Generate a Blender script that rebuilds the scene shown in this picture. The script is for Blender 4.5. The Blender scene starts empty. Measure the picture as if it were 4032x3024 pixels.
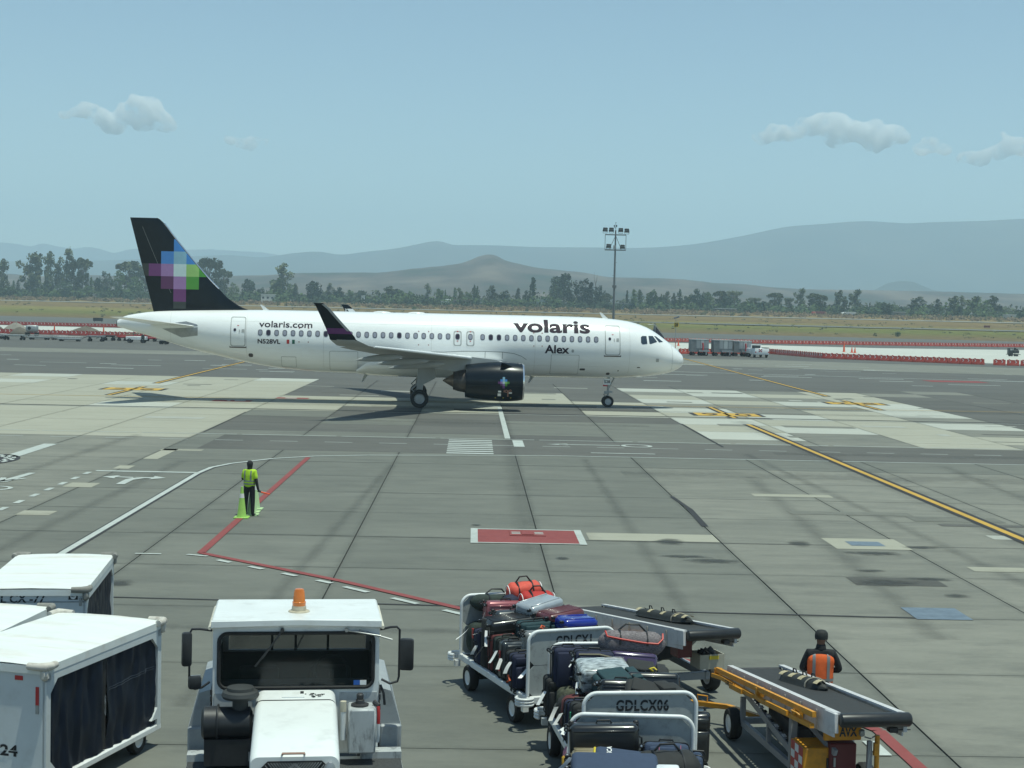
import bpy, bmesh, math, random
from math import sin, cos, tan, pi, radians, sqrt, exp
from mathutils import Vector, Matrix, Euler, noise as mnoise
random.seed(7)
rnd = random.Random(11)
SC = bpy.context.scene
COL = SC.collection

# ------------------------------------------------------------------ camera, light, sky, exposure
CAM_H, FPX, CX, CY = 6.33, 6056.0, 2016.0, 1512.0
PITCH, YAW, ROLL = radians(2.7284), radians(1.478), radians(1.27)
FWD = Vector((sin(YAW) * cos(PITCH), cos(YAW) * cos(PITCH), -sin(PITCH)))
_rt = Vector((cos(YAW), -sin(YAW), 0))
_dn = FWD.cross(_rt)
RGT = _rt * cos(ROLL) - _dn * sin(ROLL)
DWN = _rt * sin(ROLL) + _dn * cos(ROLL)
EYE = Vector((0, 0, CAM_H))
cd = bpy.data.cameras.new('camera')
cam = bpy.data.objects.new('camera', cd)
COL.objects.link(cam)
cd.sensor_width = 36.0
cd.lens = 36.0 * FPX / 4032.0
cd.clip_start, cd.clip_end = 0.5, 60000
_m = Matrix((RGT, -DWN, -FWD)).transposed().to_4x4()
_m.translation = EYE
cam.matrix_world = _m
SC.camera = cam

SUN = Vector((0.17, -0.12, 1.0)).normalized()
sl = bpy.data.lights.new('sun', 'SUN')
sl.energy = 4.5
sl.angle = radians(0.53)
sl.color = (0.93, 1.0, 0.86)
so = bpy.data.objects.new('sun', sl)
COL.objects.link(so)
so.rotation_euler = SUN.to_track_quat('Z', 'Y').to_euler()
so.location = (30, -20, 200)
w = bpy.data.worlds.new('World')
SC.world = w
w.use_nodes = True
nt = w.node_tree
sky = nt.nodes.new('ShaderNodeTexSky')
sky.sky_type = 'NISHITA'
sky.sun_disc = False
sky.sun_elevation = math.asin(SUN.z)
sky.sun_rotation = math.atan2(SUN.x, SUN.y)
sky.altitude = 1500
sky.air_density = 1.0
sky.dust_density = 0.6
sky.ozone_density = 1.4
tint = nt.nodes.new('ShaderNodeVectorMath')   # green cast of the tinted window pane, put into the sky colour
tint.operation = 'MULTIPLY'
tint.inputs[1].default_value = (0.97, 1.06, 0.95)
nt.links.new(sky.outputs[0], tint.inputs[0])
nt.links.new(tint.outputs[0], nt.nodes['Background'].inputs[0])
nt.nodes['Background'].inputs[1].default_value = 0.125
SC.view_settings.view_transform = 'Standard'
SC.view_settings.look = 'None'
SC.view_settings.exposure = 0.0
SC.view_settings.gamma = 1.0
SC.view_settings.use_curve_mapping = False
SC.cycles.use_denoising = True
SC.cycles.max_bounces = 12
SC.cycles.diffuse_bounces = 4
SC.cycles.glossy_bounces = 4
SC.cycles.volume_bounces = 10
SC.cycles.volume_step_rate = 2.0

def ray(x, y):
    return FWD * FPX + RGT * (x - CX) + DWN * (y - CY)

def G(x, y, z=0.0):
    """ground point seen at photo pixel x, y (4032 x 3024), on the level z"""
    d = ray(x, y)
    return EYE + d * ((z - CAM_H) / d.z)

def PY(x, y, Y):
    """point seen at photo pixel x, y on the upright plane at distance Y"""
    d = ray(x, y)
    return EYE + d * (Y / d.y)

# ------------------------------------------------------------------ materials
MATS = {}

def mat(name, col, rough=0.6, metal=0.0, var=0.12, scale=4.0, bump=0.0, coat=0.0, spec=0.5, dirt=None, dirt_amt=0.5,
        dirt_scale=3.0, stretch=None, emit=None):
    if name in MATS:
        return MATS[name]
    m = bpy.data.materials.new(name)
    m.use_nodes = True
    t = m.node_tree
    b = t.nodes['Principled BSDF']
    b.inputs['Roughness'].default_value = rough
    b.inputs['Metallic'].default_value = metal
    b.inputs['Specular IOR Level'].default_value = spec
    b.inputs['Coat Weight'].default_value = coat
    b.inputs['Coat Roughness'].default_value = 0.08
    c = (col[0], col[1], col[2], 1)
    tc = t.nodes.new('ShaderNodeTexCoord')
    src = tc.outputs['Object']
    if stretch:
        mp = t.nodes.new('ShaderNodeMapping')
        mp.inputs['Scale'].default_value = stretch
        t.links.new(src, mp.inputs[0])
        src = mp.outputs[0]
    if var > 0:
        n = t.nodes.new('ShaderNodeTexNoise')
        n.inputs['Scale'].default_value = scale
        n.inputs['Detail'].default_value = 6
        n.inputs['Roughness'].default_value = 0.65
        t.links.new(src, n.inputs['Vector'])
        r = t.nodes.new('ShaderNodeValToRGB')
        r.color_ramp.elements[0].position = 0.3
        r.color_ramp.elements[1].position = 0.7
        r.color_ramp.elements[0].color = tuple(v * (1 - var) for v in c[:3]) + (1,)
        r.color_ramp.elements[1].color = tuple(min(1, v * (1 + var)) for v in c[:3]) + (1,)
        t.links.new(n.outputs['Fac'], r.inputs[0])
        outc = r.outputs[0]
        if dirt:
            n2 = t.nodes.new('ShaderNodeTexNoise')
            n2.inputs['Scale'].default_value = dirt_scale
            n2.inputs['Detail'].default_value = 9
            n2.inputs['Roughness'].default_value = 0.7
            t.links.new(src, n2.inputs['Vector'])
            r2 = t.nodes.new('ShaderNodeValToRGB')
            r2.color_ramp.elements[0].position = 0.52
            r2.color_ramp.elements[1].position = 0.72
            r2.color_ramp.elements[0].color = (0, 0, 0, 1)
            r2.color_ramp.elements[1].color = (dirt_amt,) * 3 + (1,)
            t.links.new(n2.outputs['Fac'], r2.inputs[0])
            mx = t.nodes.new('ShaderNodeMix')
            mx.data_type = 'RGBA'
            t.links.new(r2.outputs[0], mx.inputs[0])
            t.links.new(outc, mx.inputs[6])
            mx.inputs[7].default_value = (dirt[0], dirt[1], dirt[2], 1)
            outc = mx.outputs[2]
        t.links.new(outc, b.inputs['Base Color'])
        if bump:
            bp = t.nodes.new('ShaderNodeBump')
            bp.inputs['Strength'].default_value = bump
            bp.inputs['Distance'].default_value = 0.02
            t.links.new(n.outputs['Fac'], bp.inputs['Height'])
            t.links.new(bp.outputs[0], b.inputs['Normal'])
    else:
        b.inputs['Base Color'].default_value = c
    if emit:
        b.inputs['Emission Color'].default_value = (emit[0], emit[1], emit[2], 1)
        b.inputs['Emission Strength'].default_value = 1.0
    MATS[name] = m
    return m

def glass_mat(name, col, rough=0.05, alpha=0.75):
    if name in MATS:
        return MATS[name]
    m = bpy.data.materials.new(name)
    m.use_nodes = True
    t = m.node_tree
    b = t.nodes['Principled BSDF']
    b.inputs['Base Color'].default_value = (*col, 1)
    b.inputs['Roughness'].default_value = rough
    b.inputs['Alpha'].default_value = alpha
    n = t.nodes.new('ShaderNodeTexNoise')
    n.inputs['Scale'].default_value = 3
    r = t.nodes.new('ShaderNodeMapRange')
    r.inputs['To Min'].default_value = rough
    r.inputs['To Max'].default_value = rough + 0.12
    t.links.new(n.outputs['Fac'], r.inputs[0])
    t.links.new(r.outputs[0], b.inputs['Roughness'])
    MATS[name] = m
    return m

# ------------------------------------------------------------------ mesh building
class B:
    def __init__(s):
        s.bm = bmesh.new()
        s.mi = 0

    def _tag(s, faces, mi):
        mi = s.mi if mi is None else mi
        for f in faces:
            f.material_index = mi

    def box(s, c, d, rot=None, bev=0.0, seg=1, mi=None):
        r = bmesh.ops.create_cube(s.bm, size=1.0)
        vs = r['verts']
        M = Matrix.Translation(Vector(c))
        if rot is not None:
            R = rot if isinstance(rot, Matrix) else Euler(rot).to_matrix()
            M = M @ R.to_4x4()
        M = M @ Matrix.Diagonal((d[0], d[1], d[2], 1))
        bmesh.ops.transform(s.bm, matrix=M, verts=vs)
        fs = list({f for v in vs for f in v.link_faces})
        s._tag(fs, mi)
        if bev > 0:
            es = list({e for v in vs for e in v.link_edges})
            r2 = bmesh.ops.bevel(s.bm, geom=es, offset=bev, segments=seg, profile=0.5, affect='EDGES', material=-1)
            s._tag(r2['faces'], mi)
        return s

    def cyl(s, p0, p1, r0, r1=None, n=12, cap=True, mi=None):
        p0, p1 = Vector(p0), Vector(p1)
        r1 = r0 if r1 is None else r1
        ax = (p1 - p0).normalized()
        u = ax.orthogonal().normalized()
        v = ax.cross(u)
        A = [s.bm.verts.new(p0 + (u * cos(2 * pi * k / n) + v * sin(2 * pi * k / n)) * r0) for k in range(n)]
        Bv = [s.bm.verts.new(p1 + (u * cos(2 * pi * k / n) + v * sin(2 * pi * k / n)) * r1) for k in range(n)]
        fs = [s.bm.faces.new((A[k], A[(k + 1) % n], Bv[(k + 1) % n], Bv[k])) for k in range(n)]
        if cap:
            fs.append(s.bm.faces.new(A[::-1]))
            fs.append(s.bm.faces.new(Bv))
        s._tag(fs, mi)
        return s

    def tube(s, pts, r, n=8, closed=False, mi=None, cap=True):
        pts = [Vector(p) for p in pts]
        N = len(pts)
        rings = []
        u = None
        for i, p in enumerate(pts):
            a = pts[(i - 1) % N] if (i > 0 or closed) else p
            b = pts[(i + 1) % N] if (i < N - 1 or closed) else p
            t = (b - a).normalized()
            if u is None:
                u = t.orthogonal().normalized()
            u = (u - t * u.dot(t))
            u = u.normalized() if u.length > 1e-6 else t.orthogonal().normalized()
            v = t.cross(u)
            rr = r[i] if isinstance(r, (list, tuple)) else r
            rings.append([s.bm.verts.new(p + (u * cos(2 * pi * k / n) + v * sin(2 * pi * k / n)) * rr) for k in range(n)])
        fs = []
        for i in range(N if closed else N - 1):
            A, C = rings[i], rings[(i + 1) % N]
            fs += [s.bm.faces.new((A[k], A[(k + 1) % n], C[(k + 1) % n], C[k])) for k in range(n)]
        if not closed and cap:
            fs.append(s.bm.faces.new(rings[0][::-1]))
            fs.append(s.bm.faces.new(rings[-1]))
        s._tag(fs, mi)
        return s

    def lathe(s, prof, o=(0, 0, 0), ax=(0, 0, 1), n=24, mi=None, closed=False):
        """prof: (radius, height along axis)"""
        o, ax = Vector(o), Vector(ax).normalized()
        u = ax.orthogonal().normalized()
        v = ax.cross(u)
        rings = []
        for (r, h) in prof:
            if r < 1e-5:
                rings.append([s.bm.verts.new(o + ax * h)])
            else:
                rings.append([s.bm.verts.new(o + ax * h + (u * cos(2 * pi * k / n) + v * sin(2 * pi * k / n)) * r) for k in range(n)])
        fs = []
        L = len(rings)
        for i in range(L if closed else L - 1):
            A, C = rings[i], rings[(i + 1) % L]
            for k in range(n):
                k2 = (k + 1) % n
                if len(A) == 1 and len(C) == 1:
                    continue
                if len(A) == 1:
                    fs.append(s.bm.faces.new((A[0], C[k2], C[k])))
                elif len(C) == 1:
                    fs.append(s.bm.faces.new((A[k], A[k2], C[0])))
                else:
                    fs.append(s.bm.faces.new((A[k], A[k2], C[k2], C[k])))
        s._tag(fs, mi)
        return s

    def ext(s, poly, vec, mi=None, bev=0.0):
        """solid: polygon of 3D points pushed along vec"""
        vec = Vector(vec)
        A = [s.bm.verts.new(Vector(p)) for p in poly]
        C = [s.bm.verts.new(Vector(p) + vec) for p in poly]
        n = len(A)
        fs = [s.bm.faces.new(A[::-1]), s.bm.faces.new(C)]
        fs += [s.bm.faces.new((A[k], A[(k + 1) % n], C[(k + 1) % n], C[k])) for k in range(n)]
        s._tag(fs, mi)
        if bev:
            es = list({e for f in fs for e in f.edges})
            r2 = bmesh.ops.bevel(s.bm, geom=es, offset=bev, segments=2, profile=0.5, affect='EDGES', material=-1)
            s._tag(r2['faces'], mi)
        return s

    def face(s, pts, mi=None):
        f = s.bm.faces.new([s.bm.verts.new(Vector(p)) for p in pts])
        s._tag([f], mi)
        return s

    def grid(s, rows, mi=None, close_u=False):
        V = [[s.bm.verts.new(Vector(p)) for p in r] for r in rows]
        fs = []
        for i in range(len(V) - 1):
            m = len(V[i])
            for j in range(m if close_u else m - 1):
                fs.append(s.bm.faces.new((V[i][j], V[i][(j + 1) % m], V[i + 1][(j + 1) % m], V[i + 1][j])))
        s._tag(fs, mi)
        return V

    def xf(s, M):
        bmesh.ops.transform(s.bm, matrix=M, verts=s.bm.verts)
        return s

    def build(s, name, mats, parent=None, smooth=True, angle=38, fix=True):
        if fix:
            bmesh.ops.recalc_face_normals(s.bm, faces=s.bm.faces)
        me = bpy.data.meshes.new(name)
        s.bm.to_mesh(me)
        s.bm.free()
        for m in (mats if isinstance(mats, (list, tuple)) else [mats]):
            me.materials.append(m)
        if smooth:
            me.shade_smooth()
            me.set_sharp_from_angle(angle=radians(angle))
        o = bpy.data.objects.new(name, me)
        COL.objects.link(o)
        if parent:
            o.parent = parent
        return o

def tag(o, label=None, cat=None, group=None, kind=None):
    if label:
        o['label'] = label
    if cat:
        o['category'] = cat
    if group:
        o['group'] = group
    if kind:
        o['kind'] = kind
    return o

def thing(name, label, cat, loc=(0, 0, 0), rz=0.0, group=None):
    o = bpy.data.objects.new(name, None)
    o.empty_display_size = 0.2
    COL.objects.link(o)
    o.location = loc
    o.rotation_euler = (0, 0, rz)
    return tag(o, label, cat, group)

def dup(root, loc, rz, label=None, group=None, scale=None):
    r = root.copy()
    COL.objects.link(r)
    r.location = loc
    r.rotation_euler = (0, 0, rz)
    if scale is not None:
        r.scale = scale if isinstance(scale, (tuple, list)) else (scale,) * 3
    if label:
        r['label'] = label
    if group:
        r['group'] = group
    for ch in list(root.children):
        c = ch.copy()
        COL.objects.link(c)
        c.parent = r
        for g in list(ch.children):
            d = g.copy()
            COL.objects.link(d)
            d.parent = c
    return r

def text2d(txt, bold=0.0, ls=1.0, shear=0.0):
    """2D glyph mesh of txt normalised to height 1 (caps height from the text's own bounds): returns verts, faces, w, h"""
    cu = bpy.data.curves.new('txt', 'FONT')
    cu.body = txt
    cu.size = 1.0
    cu.offset = bold
    cu.space_character = ls
    cu.shear = shear
    cu.resolution_u = 4
    o = bpy.data.objects.new('txt', cu)
    COL.objects.link(o)
    dg = bpy.context.evaluated_depsgraph_get()
    me = bpy.data.meshes.new_from_object(o.evaluated_get(dg))
    vs = [v.co.copy() for v in me.vertices]
    fs = [tuple(p.vertices) for p in me.polygons]
    COL.objects.unlink(o)
    bpy.data.objects.remove(o)
    bpy.data.curves.remove(cu)
    bpy.data.meshes.remove(me)
    x0 = min(v.x for v in vs); x1 = max(v.x for v in vs)
    y0 = min(v.y for v in vs); y1 = max(v.y for v in vs)
    return [((v.x - x0) / (x1 - x0), (v.y - y0) / (y1 - y0)) for v in vs], fs

def flat_text(b, txt, o, ux, uy, bold=0.02, mi=None, stencil=0.0, shear=0.0, ls=1.0):
    """add text to builder b in the parallelogram o, o+ux, o+uy"""
    vs, fs = text2d(txt, bold, ls, shear)
    t = bmesh.new()
    V = [t.verts.new((x, y, 0)) for x, y in vs]
    for f in fs:
        try:
            t.faces.new([V[i] for i in f])
        except ValueError:
            pass
    if stencil > 0:
        for h in (0.5 - stencil, 0.5 + stencil):
            g = t.verts[:] + t.edges[:] + t.faces[:]
            bmesh.ops.bisect_plane(t, geom=g, plane_co=(0, h, 0), plane_no=(0, 1, 0))
        kill = [f for f in t.faces if abs(f.calc_center_median().y - 0.5) < stencil * 0.98]
        bmesh.ops.delete(t, geom=kill, context='FACES')
    o, ux, uy = Vector(o), Vector(ux), Vector(uy)
    mp = {}
    for v in t.verts:
        mp[v] = b.bm.verts.new(o + ux * v.co.x + uy * v.co.y)
    out = []
    for f in t.faces:
        out.append(b.bm.faces.new([mp[v] for v in f.verts]))
    b._tag(out, mi)
    t.free()

def rrect(cx, cy, w, h, r, n=4):
    pts = []
    for (sx, sy, a0) in ((1, 1, 0), (-1, 1, 90), (-1, -1, 180), (1, -1, 270)):
        for k in range(n + 1):
            a = radians(a0 + 90 * k / n)
            pts.append((cx + sx * (w / 2 - r) + r * cos(a), cy + sy * (h / 2 - r) + r * sin(a)))
    return pts

def interp(tab, x):
    """smooth (monotone-ish) interpolation in a table of (x, y)"""
    if x <= tab[0][0]:
        return tab[0][1]
    for i in range(len(tab) - 1):
        x0, y0 = tab[i]
        x1, y1 = tab[i + 1]
        if x <= x1:
            d = (y1 - y0) / (x1 - x0)
            m0 = d if i == 0 else (d + (y0 - tab[i - 1][1]) / (x0 - tab[i - 1][0])) / 2
            m1 = d if i + 2 >= len(tab) else (d + (tab[i + 2][1] - y1) / (tab[i + 2][0] - x1)) / 2
            h = x1 - x0
            t = (x - x0) / h
            return ((2 * t ** 3 - 3 * t ** 2 + 1) * y0 + (t ** 3 - 2 * t ** 2 + t) * h * m0 +
                    (-2 * t ** 3 + 3 * t ** 2) * y1 + (t ** 3 - t ** 2) * h * m1)
    return tab[-1][1]

# common materials
BLACK = mat('black_rubber', (0.018, 0.018, 0.018), 0.8, var=0.3, scale=12)
DKPLAS = mat('dark_plastic', (0.02, 0.021, 0.023), 0.45, var=0.25, scale=8)
WPAINT = mat('white_painted_steel', (0.72, 0.73, 0.72), 0.42, var=0.06, scale=3, dirt=(0.30, 0.25, 0.19), dirt_amt=0.35, dirt_scale=2.2)
WCLEAN = mat('white_paint_clean', (0.80, 0.81, 0.80), 0.35, var=0.04)
STEEL = mat('galvanised_steel', (0.36, 0.37, 0.37), 0.45, 0.6, var=0.2, scale=9)
DKSTEEL = mat('dark_steel', (0.05, 0.05, 0.052), 0.55, 0.4, var=0.3, scale=8)
YEL = mat('yellow_machine_paint', (0.62, 0.27, 0.02), 0.5, var=0.15, scale=4, dirt=(0.12, 0.07, 0.02), dirt_amt=0.6)
TAGW = mat('white_paper_tag', (0.78, 0.78, 0.76), 0.6, var=0.05)
RED = mat('red_paint', (0.45, 0.03, 0.03), 0.45, var=0.15)
INK = mat('black_stencil_ink', (0.012, 0.012, 0.014), 0.7, var=0.35, scale=14)
# ------------------------------------------------------------------ ground materials (world position driven)
def ground_mat(name, c0, c1, big=0.12, streak=(1, 1, 1), fine=9.0, rough=0.85, spots=None, tint=0.03, big_amt=0.55, fleck=0.5, edge=False):
    m = bpy.data.materials.new(name)
    m.use_nodes = True
    t = m.node_tree
    L = t.links.new
    b = t.nodes['Principled BSDF']
    b.inputs['Roughness'].default_value = rough
    b.inputs['Specular IOR Level'].default_value = 0.3
    g = t.nodes.new('ShaderNodeNewGeometry')
    mp = t.nodes.new('ShaderNodeMapping')
    mp.inputs['Scale'].default_value = streak
    L(g.outputs['Position'], mp.inputs[0])
    def noise(scale, det=8, rgh=0.65, src=None):
        n = t.nodes.new('ShaderNodeTexNoise')
        n.inputs['Scale'].default_value = scale
        n.inputs['Detail'].default_value = det
        n.inputs['Roughness'].default_value = rgh
        L(src or mp.outputs[0], n.inputs['Vector'])
        return n.outputs['Fac']
    def math_(op, a, bb):
        n = t.nodes.new('ShaderNodeMath')
        n.operation = op
        for i, v in ((0, a), (1, bb)):
            if isinstance(v, (int, float)):
                n.inputs[i].default_value = v
            else:
                L(v, n.inputs[i])
        return n.outputs[0]
    nb = noise(big)
    nm = noise(big * 7, 10, 0.7)
    nf = noise(fine, 6, 0.7, g.outputs['Position'])
    s = math_('ADD', math_('MULTIPLY', nb, big_amt), math_('MULTIPLY', nm, 0.95 - big_amt * 0.6))
    s = math_('ADD', s, math_('MULTIPLY', nf, 0.22))
    oi = t.nodes.new('ShaderNodeObjectInfo')
    s = math_('ADD', s, math_('MULTIPLY', math_('SUBTRACT', oi.outputs['Random'], 0.5), tint * 4))
    r = t.nodes.new('ShaderNodeValToRGB')
    r.color_ramp.elements[0].position = 0.38
    r.color_ramp.elements[1].position = 0.98
    r.color_ramp.elements[0].color = (*c0, 1)
    r.color_ramp.elements[1].color = (*c1, 1)
    L(s, r.inputs[0])
    out = r.outputs[0]
    if spots:
        vn = noise(0.55, 9, 0.72)
        r2 = t.nodes.new('ShaderNodeValToRGB')
        r2.color_ramp.elements[0].position = 0.50
        r2.color_ramp.elements[1].position = 0.74
        r2.color_ramp.elements[0].color = (0, 0, 0, 1)
        r2.color_ramp.elements[1].color = (fleck,) * 3 + (1,)
        L(vn, r2.inputs[0])
        mx = t.nodes.new('ShaderNodeMix')
        mx.data_type = 'RGBA'
        L(r2.outputs[0], mx.inputs[0])
        L(out, mx.inputs[6])
        mx.inputs[7].default_value = (*spots, 1)
        out = mx.outputs[2]
    if edge:
        # worn, dirty slab margins: distance to the slab's own edge, broken by noise
        tc = t.nodes.new('ShaderNodeTexCoord')
        sx = t.nodes.new('ShaderNodeSeparateXYZ')
        L(tc.outputs['Generated'], sx.inputs[0])
        dx = math_('MINIMUM', sx.outputs[0], math_('SUBTRACT', 1.0, sx.outputs[0]))
        dy = math_('MINIMUM', sx.outputs[1], math_('SUBTRACT', 1.0, sx.outputs[1]))
        dd = math_('MINIMUM', dx, dy)
        ne = noise(2.2, 8, 0.75, g.outputs['Position'])
        dd = math_('ADD', dd, math_('MULTIPLY', math_('SUBTRACT', ne, 0.5), 0.11))
        r3 = t.nodes.new('ShaderNodeValToRGB')
        r3.color_ramp.elements[0].position = 0.0
        r3.color_ramp.elements[1].position = 0.035
        r3.color_ramp.elements[0].color = (0.34, 0.34, 0.34, 1)
        r3.color_ramp.elements[1].color = (0, 0, 0, 1)
        L(dd, r3.inputs[0])
        mx2 = t.nodes.new('ShaderNodeMix')
        mx2.data_type = 'RGBA'
        L(r3.outputs[0], mx2.inputs[0])
        L(out, mx2.inputs[6])
        mx2.inputs[7].default_value = (c0[0] * 0.62, c0[1] * 0.62, c0[2] * 0.62, 1)
        out = mx2.outputs[2]
    L(out, b.inputs['Base Color'])
    bp = t.nodes.new('ShaderNodeBump')
    bp.inputs['Strength'].default_value = 0.25
    bp.inputs['Distance'].default_value = 0.01
    L(nf, bp.inputs['Height'])
    L(bp.outputs[0], b.inputs['Normal'])
    MATS[name] = m
    return m

SLAB_GREY = ground_mat('slab_grey', (0.098, 0.103, 0.090), (0.185, 0.187, 0.160), streak=(0.6, 1.5, 1), spots=(0.075, 0.078, 0.072), fleck=0.5, edge=True)
SLAB_MID = ground_mat('slab_mid', (0.120, 0.124, 0.108), (0.250, 0.245, 0.205), streak=(0.6, 1.6, 1), spots=(0.07, 0.073, 0.07), fleck=0.5, edge=True)
SLAB_BEIGE = ground_mat('slab_beige', (0.265, 0.26, 0.205), (0.37, 0.36, 0.295), streak=(0.6, 1.4, 1), edge=True)
SLAB_PALE = ground_mat('slab_pale', (0.33, 0.34, 0.30), (0.45, 0.455, 0.40), streak=(0.6, 1.4, 1), edge=True)
SLAB_DARK = ground_mat('slab_dark', (0.066, 0.067, 0.061), (0.135, 0.132, 0.118), streak=(0.5, 1.6, 1), edge=True)
ASPHALT = ground_mat('old_asphalt', (0.068, 0.069, 0.064), (0.132, 0.130, 0.118), big=0.05, streak=(0.4, 1.5, 1), fine=4)
SEAL = ground_mat('joint_sealant', (0.022, 0.022, 0.022), (0.045, 0.045, 0.043))
PATCH_W = ground_mat('fresh_concrete', (0.27, 0.28, 0.25), (0.40, 0.40, 0.35))
NEWCON = ground_mat('new_white_concrete', (0.40, 0.41, 0.37), (0.54, 0.54, 0.49), big=0.05)
PAINT_W = ground_mat('worn_white_line_paint', (0.26, 0.29, 0.27), (0.52, 0.55, 0.52), big=0.6, fine=14)
PAINT_Y = ground_mat('yellow_line_paint', (0.34, 0.215, 0.05), (0.60, 0.37, 0.07), big=0.4, fine=14)
PAINT_R = ground_mat('red_line_paint', (0.185, 0.045, 0.045), (0.28, 0.075, 0.070), big=0.6, fine=14)
PAINT_K = ground_mat('black_line_paint', (0.022, 0.023, 0.026), (0.05, 0.05, 0.052), big=0.5, fine=14)
def soft_mat(name, col, inner=0.12, outer=0.5, amt=0.8, along=False):
    """stain that fades out towards the edge of its sheet"""
    m = bpy.data.materials.new(name)
    m.use_nodes = True
    t = m.node_tree
    L = t.links.new
    b = t.nodes['Principled BSDF']
    b.inputs['Base Color'].default_value = (*col, 1)
    b.inputs['Roughness'].default_value = 0.75
    tc = t.nodes.new('ShaderNodeTexCoord')
    mp = t.nodes.new('ShaderNodeMapping')
    mp.inputs['Location'].default_value = (-0.5, 0.0 if along else -0.5, 0)
    mp.inputs['Scale'].default_value = (1, 0 if along else 1, 0)
    L(tc.outputs['Generated'], mp.inputs[0])
    ln = t.nodes.new('ShaderNodeVectorMath')
    ln.operation = 'LENGTH'
    L(mp.outputs[0], ln.inputs[0])
    g = t.nodes.new('ShaderNodeNewGeometry')
    n = t.nodes.new('ShaderNodeTexNoise')
    n.inputs['Scale'].default_value = 2.2
    n.inputs['Detail'].default_value = 8
    n.inputs['Roughness'].default_value = 0.7
    mp2 = t.nodes.new('ShaderNodeMapping')
    mp2.inputs['Scale'].default_value = (1, 0.35, 1) if along else (0.7, 1.3, 1)
    L(g.outputs['Position'], mp2.inputs[0])
    L(mp2.outputs[0], n.inputs['Vector'])
    ad = t.nodes.new('ShaderNodeMath')
    ad.operation = 'MULTIPLY_ADD'
    L(n.outputs['Fac'], ad.inputs[0])
    ad.inputs[1].default_value = 0.7
    L(ln.outputs['Value'], ad.inputs[2])
    r = t.nodes.new('ShaderNodeMapRange')
    r.inputs['From Min'].default_value = inner + 0.35
    r.inputs['From Max'].default_value = outer + 0.27
    r.inputs['To Min'].default_value = amt
    r.inputs['To Max'].default_value = 0.0
    L(ad.outputs[0], r.inputs[0])
    L(r.outputs[0], b.inputs['Alpha'])
    MATS[name] = m
    return m
OIL = soft_mat('oil_stain', (0.045, 0.048, 0.045), 0.08, 0.42, 0.75)
TYRE = soft_mat('tyre_rubber_streak', (0.05, 0.052, 0.05), 0.0, 0.42, 0.17, True)
GRATE_M = mat('steel_grate', (0.16, 0.20, 0.24), 0.5, 0.3, var=0.2)

# ------------------------------------------------------------------ terrain
def d_field(x, y):
    return y - (545 - 0.31 * x)

def terrain_z(x, y):
    d = d_field(x, y)
    if d <= 0:
        return -0.15
    z = 0.018 * min(d, 300)
    if d > 300:
        z += 0.032 * min(d - 300, 130)
    return z - 0.15 * max(0, 1 - d / 20)

def grass_material():
    m = bpy.data.materials.new('dry_grass_field')
    m.use_nodes = True
    t = m.node_tree
    L = t.links.new
    b = t.nodes['Principled BSDF']
    b.inputs['Roughness'].default_value = 0.95
    b.inputs['Specular IOR Level'].default_value = 0.1
    g = t.nodes.new('ShaderNodeNewGeometry')
    sx = t.nodes.new('ShaderNodeSeparateXYZ')
    L(g.outputs['Position'], sx.inputs[0])
    def M(op, a, c):
        n = t.nodes.new('ShaderNodeMath')
        n.operation = op
        for i, v in ((0, a), (1, c)):
            if isinstance(v, (int, float)):
                n.inputs[i].default_value = v
            else:
                L(v, n.inputs[i])
        return n.outputs[0]
    d = M('ADD', sx.outputs[1], M('MULTIPLY', sx.outputs[0], 0.31))
    d = M('SUBTRACT', d, 545)
    mp = t.nodes.new('ShaderNodeMapping')
    mp.inputs['Scale'].default_value = (0.02, 0.05, 1)
    mp.inputs['Rotation'].default_value = (0, 0, -0.3)
    L(g.outputs['Position'], mp.inputs[0])
    n1 = t.nodes.new('ShaderNodeTexNoise')
    n1.inputs['Scale'].default_value = 1.0
    n1.inputs['Detail'].default_value = 8
    n1.inputs['Roughness'].default_value = 0.7
    L(mp.outputs[0], n1.inputs['Vector'])
    dd = M('ADD', d, M('MULTIPLY', M('SUBTRACT', n1.outputs['Fac'], 0.5), 110))
    r = t.nodes.new('ShaderNodeValToRGB')
    cr = r.color_ramp
    cr.elements[0].position = 0.0
    cr.elements[0].color = (0.16, 0.115, 0.055, 1)
    cr.elements[1].position = 1.0
    cr.elements[1].color = (0.18, 0.12, 0.06, 1)
    for p, c in ((0.10, (0.15, 0.125, 0.045)), (0.22, (0.135, 0.14, 0.032)), (0.36, (0.21, 0.175, 0.055)), (0.50, (0.165, 0.115, 0.05)), (0.75, (0.22, 0.155, 0.06))):
        e = cr.elements.new(p)
        e.color = (*c, 1)
    mr = t.nodes.new('ShaderNodeMapRange')
    mr.inputs['From Min'].default_value = 0
    mr.inputs['From Max'].default_value = 420
    L(dd, mr.inputs[0])
    L(mr.outputs[0], r.inputs[0])
    n2 = t.nodes.new('ShaderNodeTexNoise')
    n2.inputs['Scale'].default_value = 0.22
    n2.inputs['Detail'].default_value = 9
    n2.inputs['Roughness'].default_value = 0.75
    L(g.outputs['Position'], n2.inputs['Vector'])
    mv = t.nodes.new('ShaderNodeMapRange')
    mv.inputs['From Min'].default_value = 0.3
    mv.inputs['From Max'].default_value = 0.7
    mv.inputs['To Min'].default_value = 0.5
    mv.inputs['To Max'].default_value = 1.25
    L(n2.outputs['Fac'], mv.inputs[0])
    vm = t.nodes.new('ShaderNodeVectorMath')
    vm.operation = 'SCALE'
    L(r.outputs[0], vm.inputs[0])
    L(mv.outputs[0], vm.inputs['Scale'])
    L(vm.outputs[0], b.inputs['Base Color'])
    return m

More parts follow.
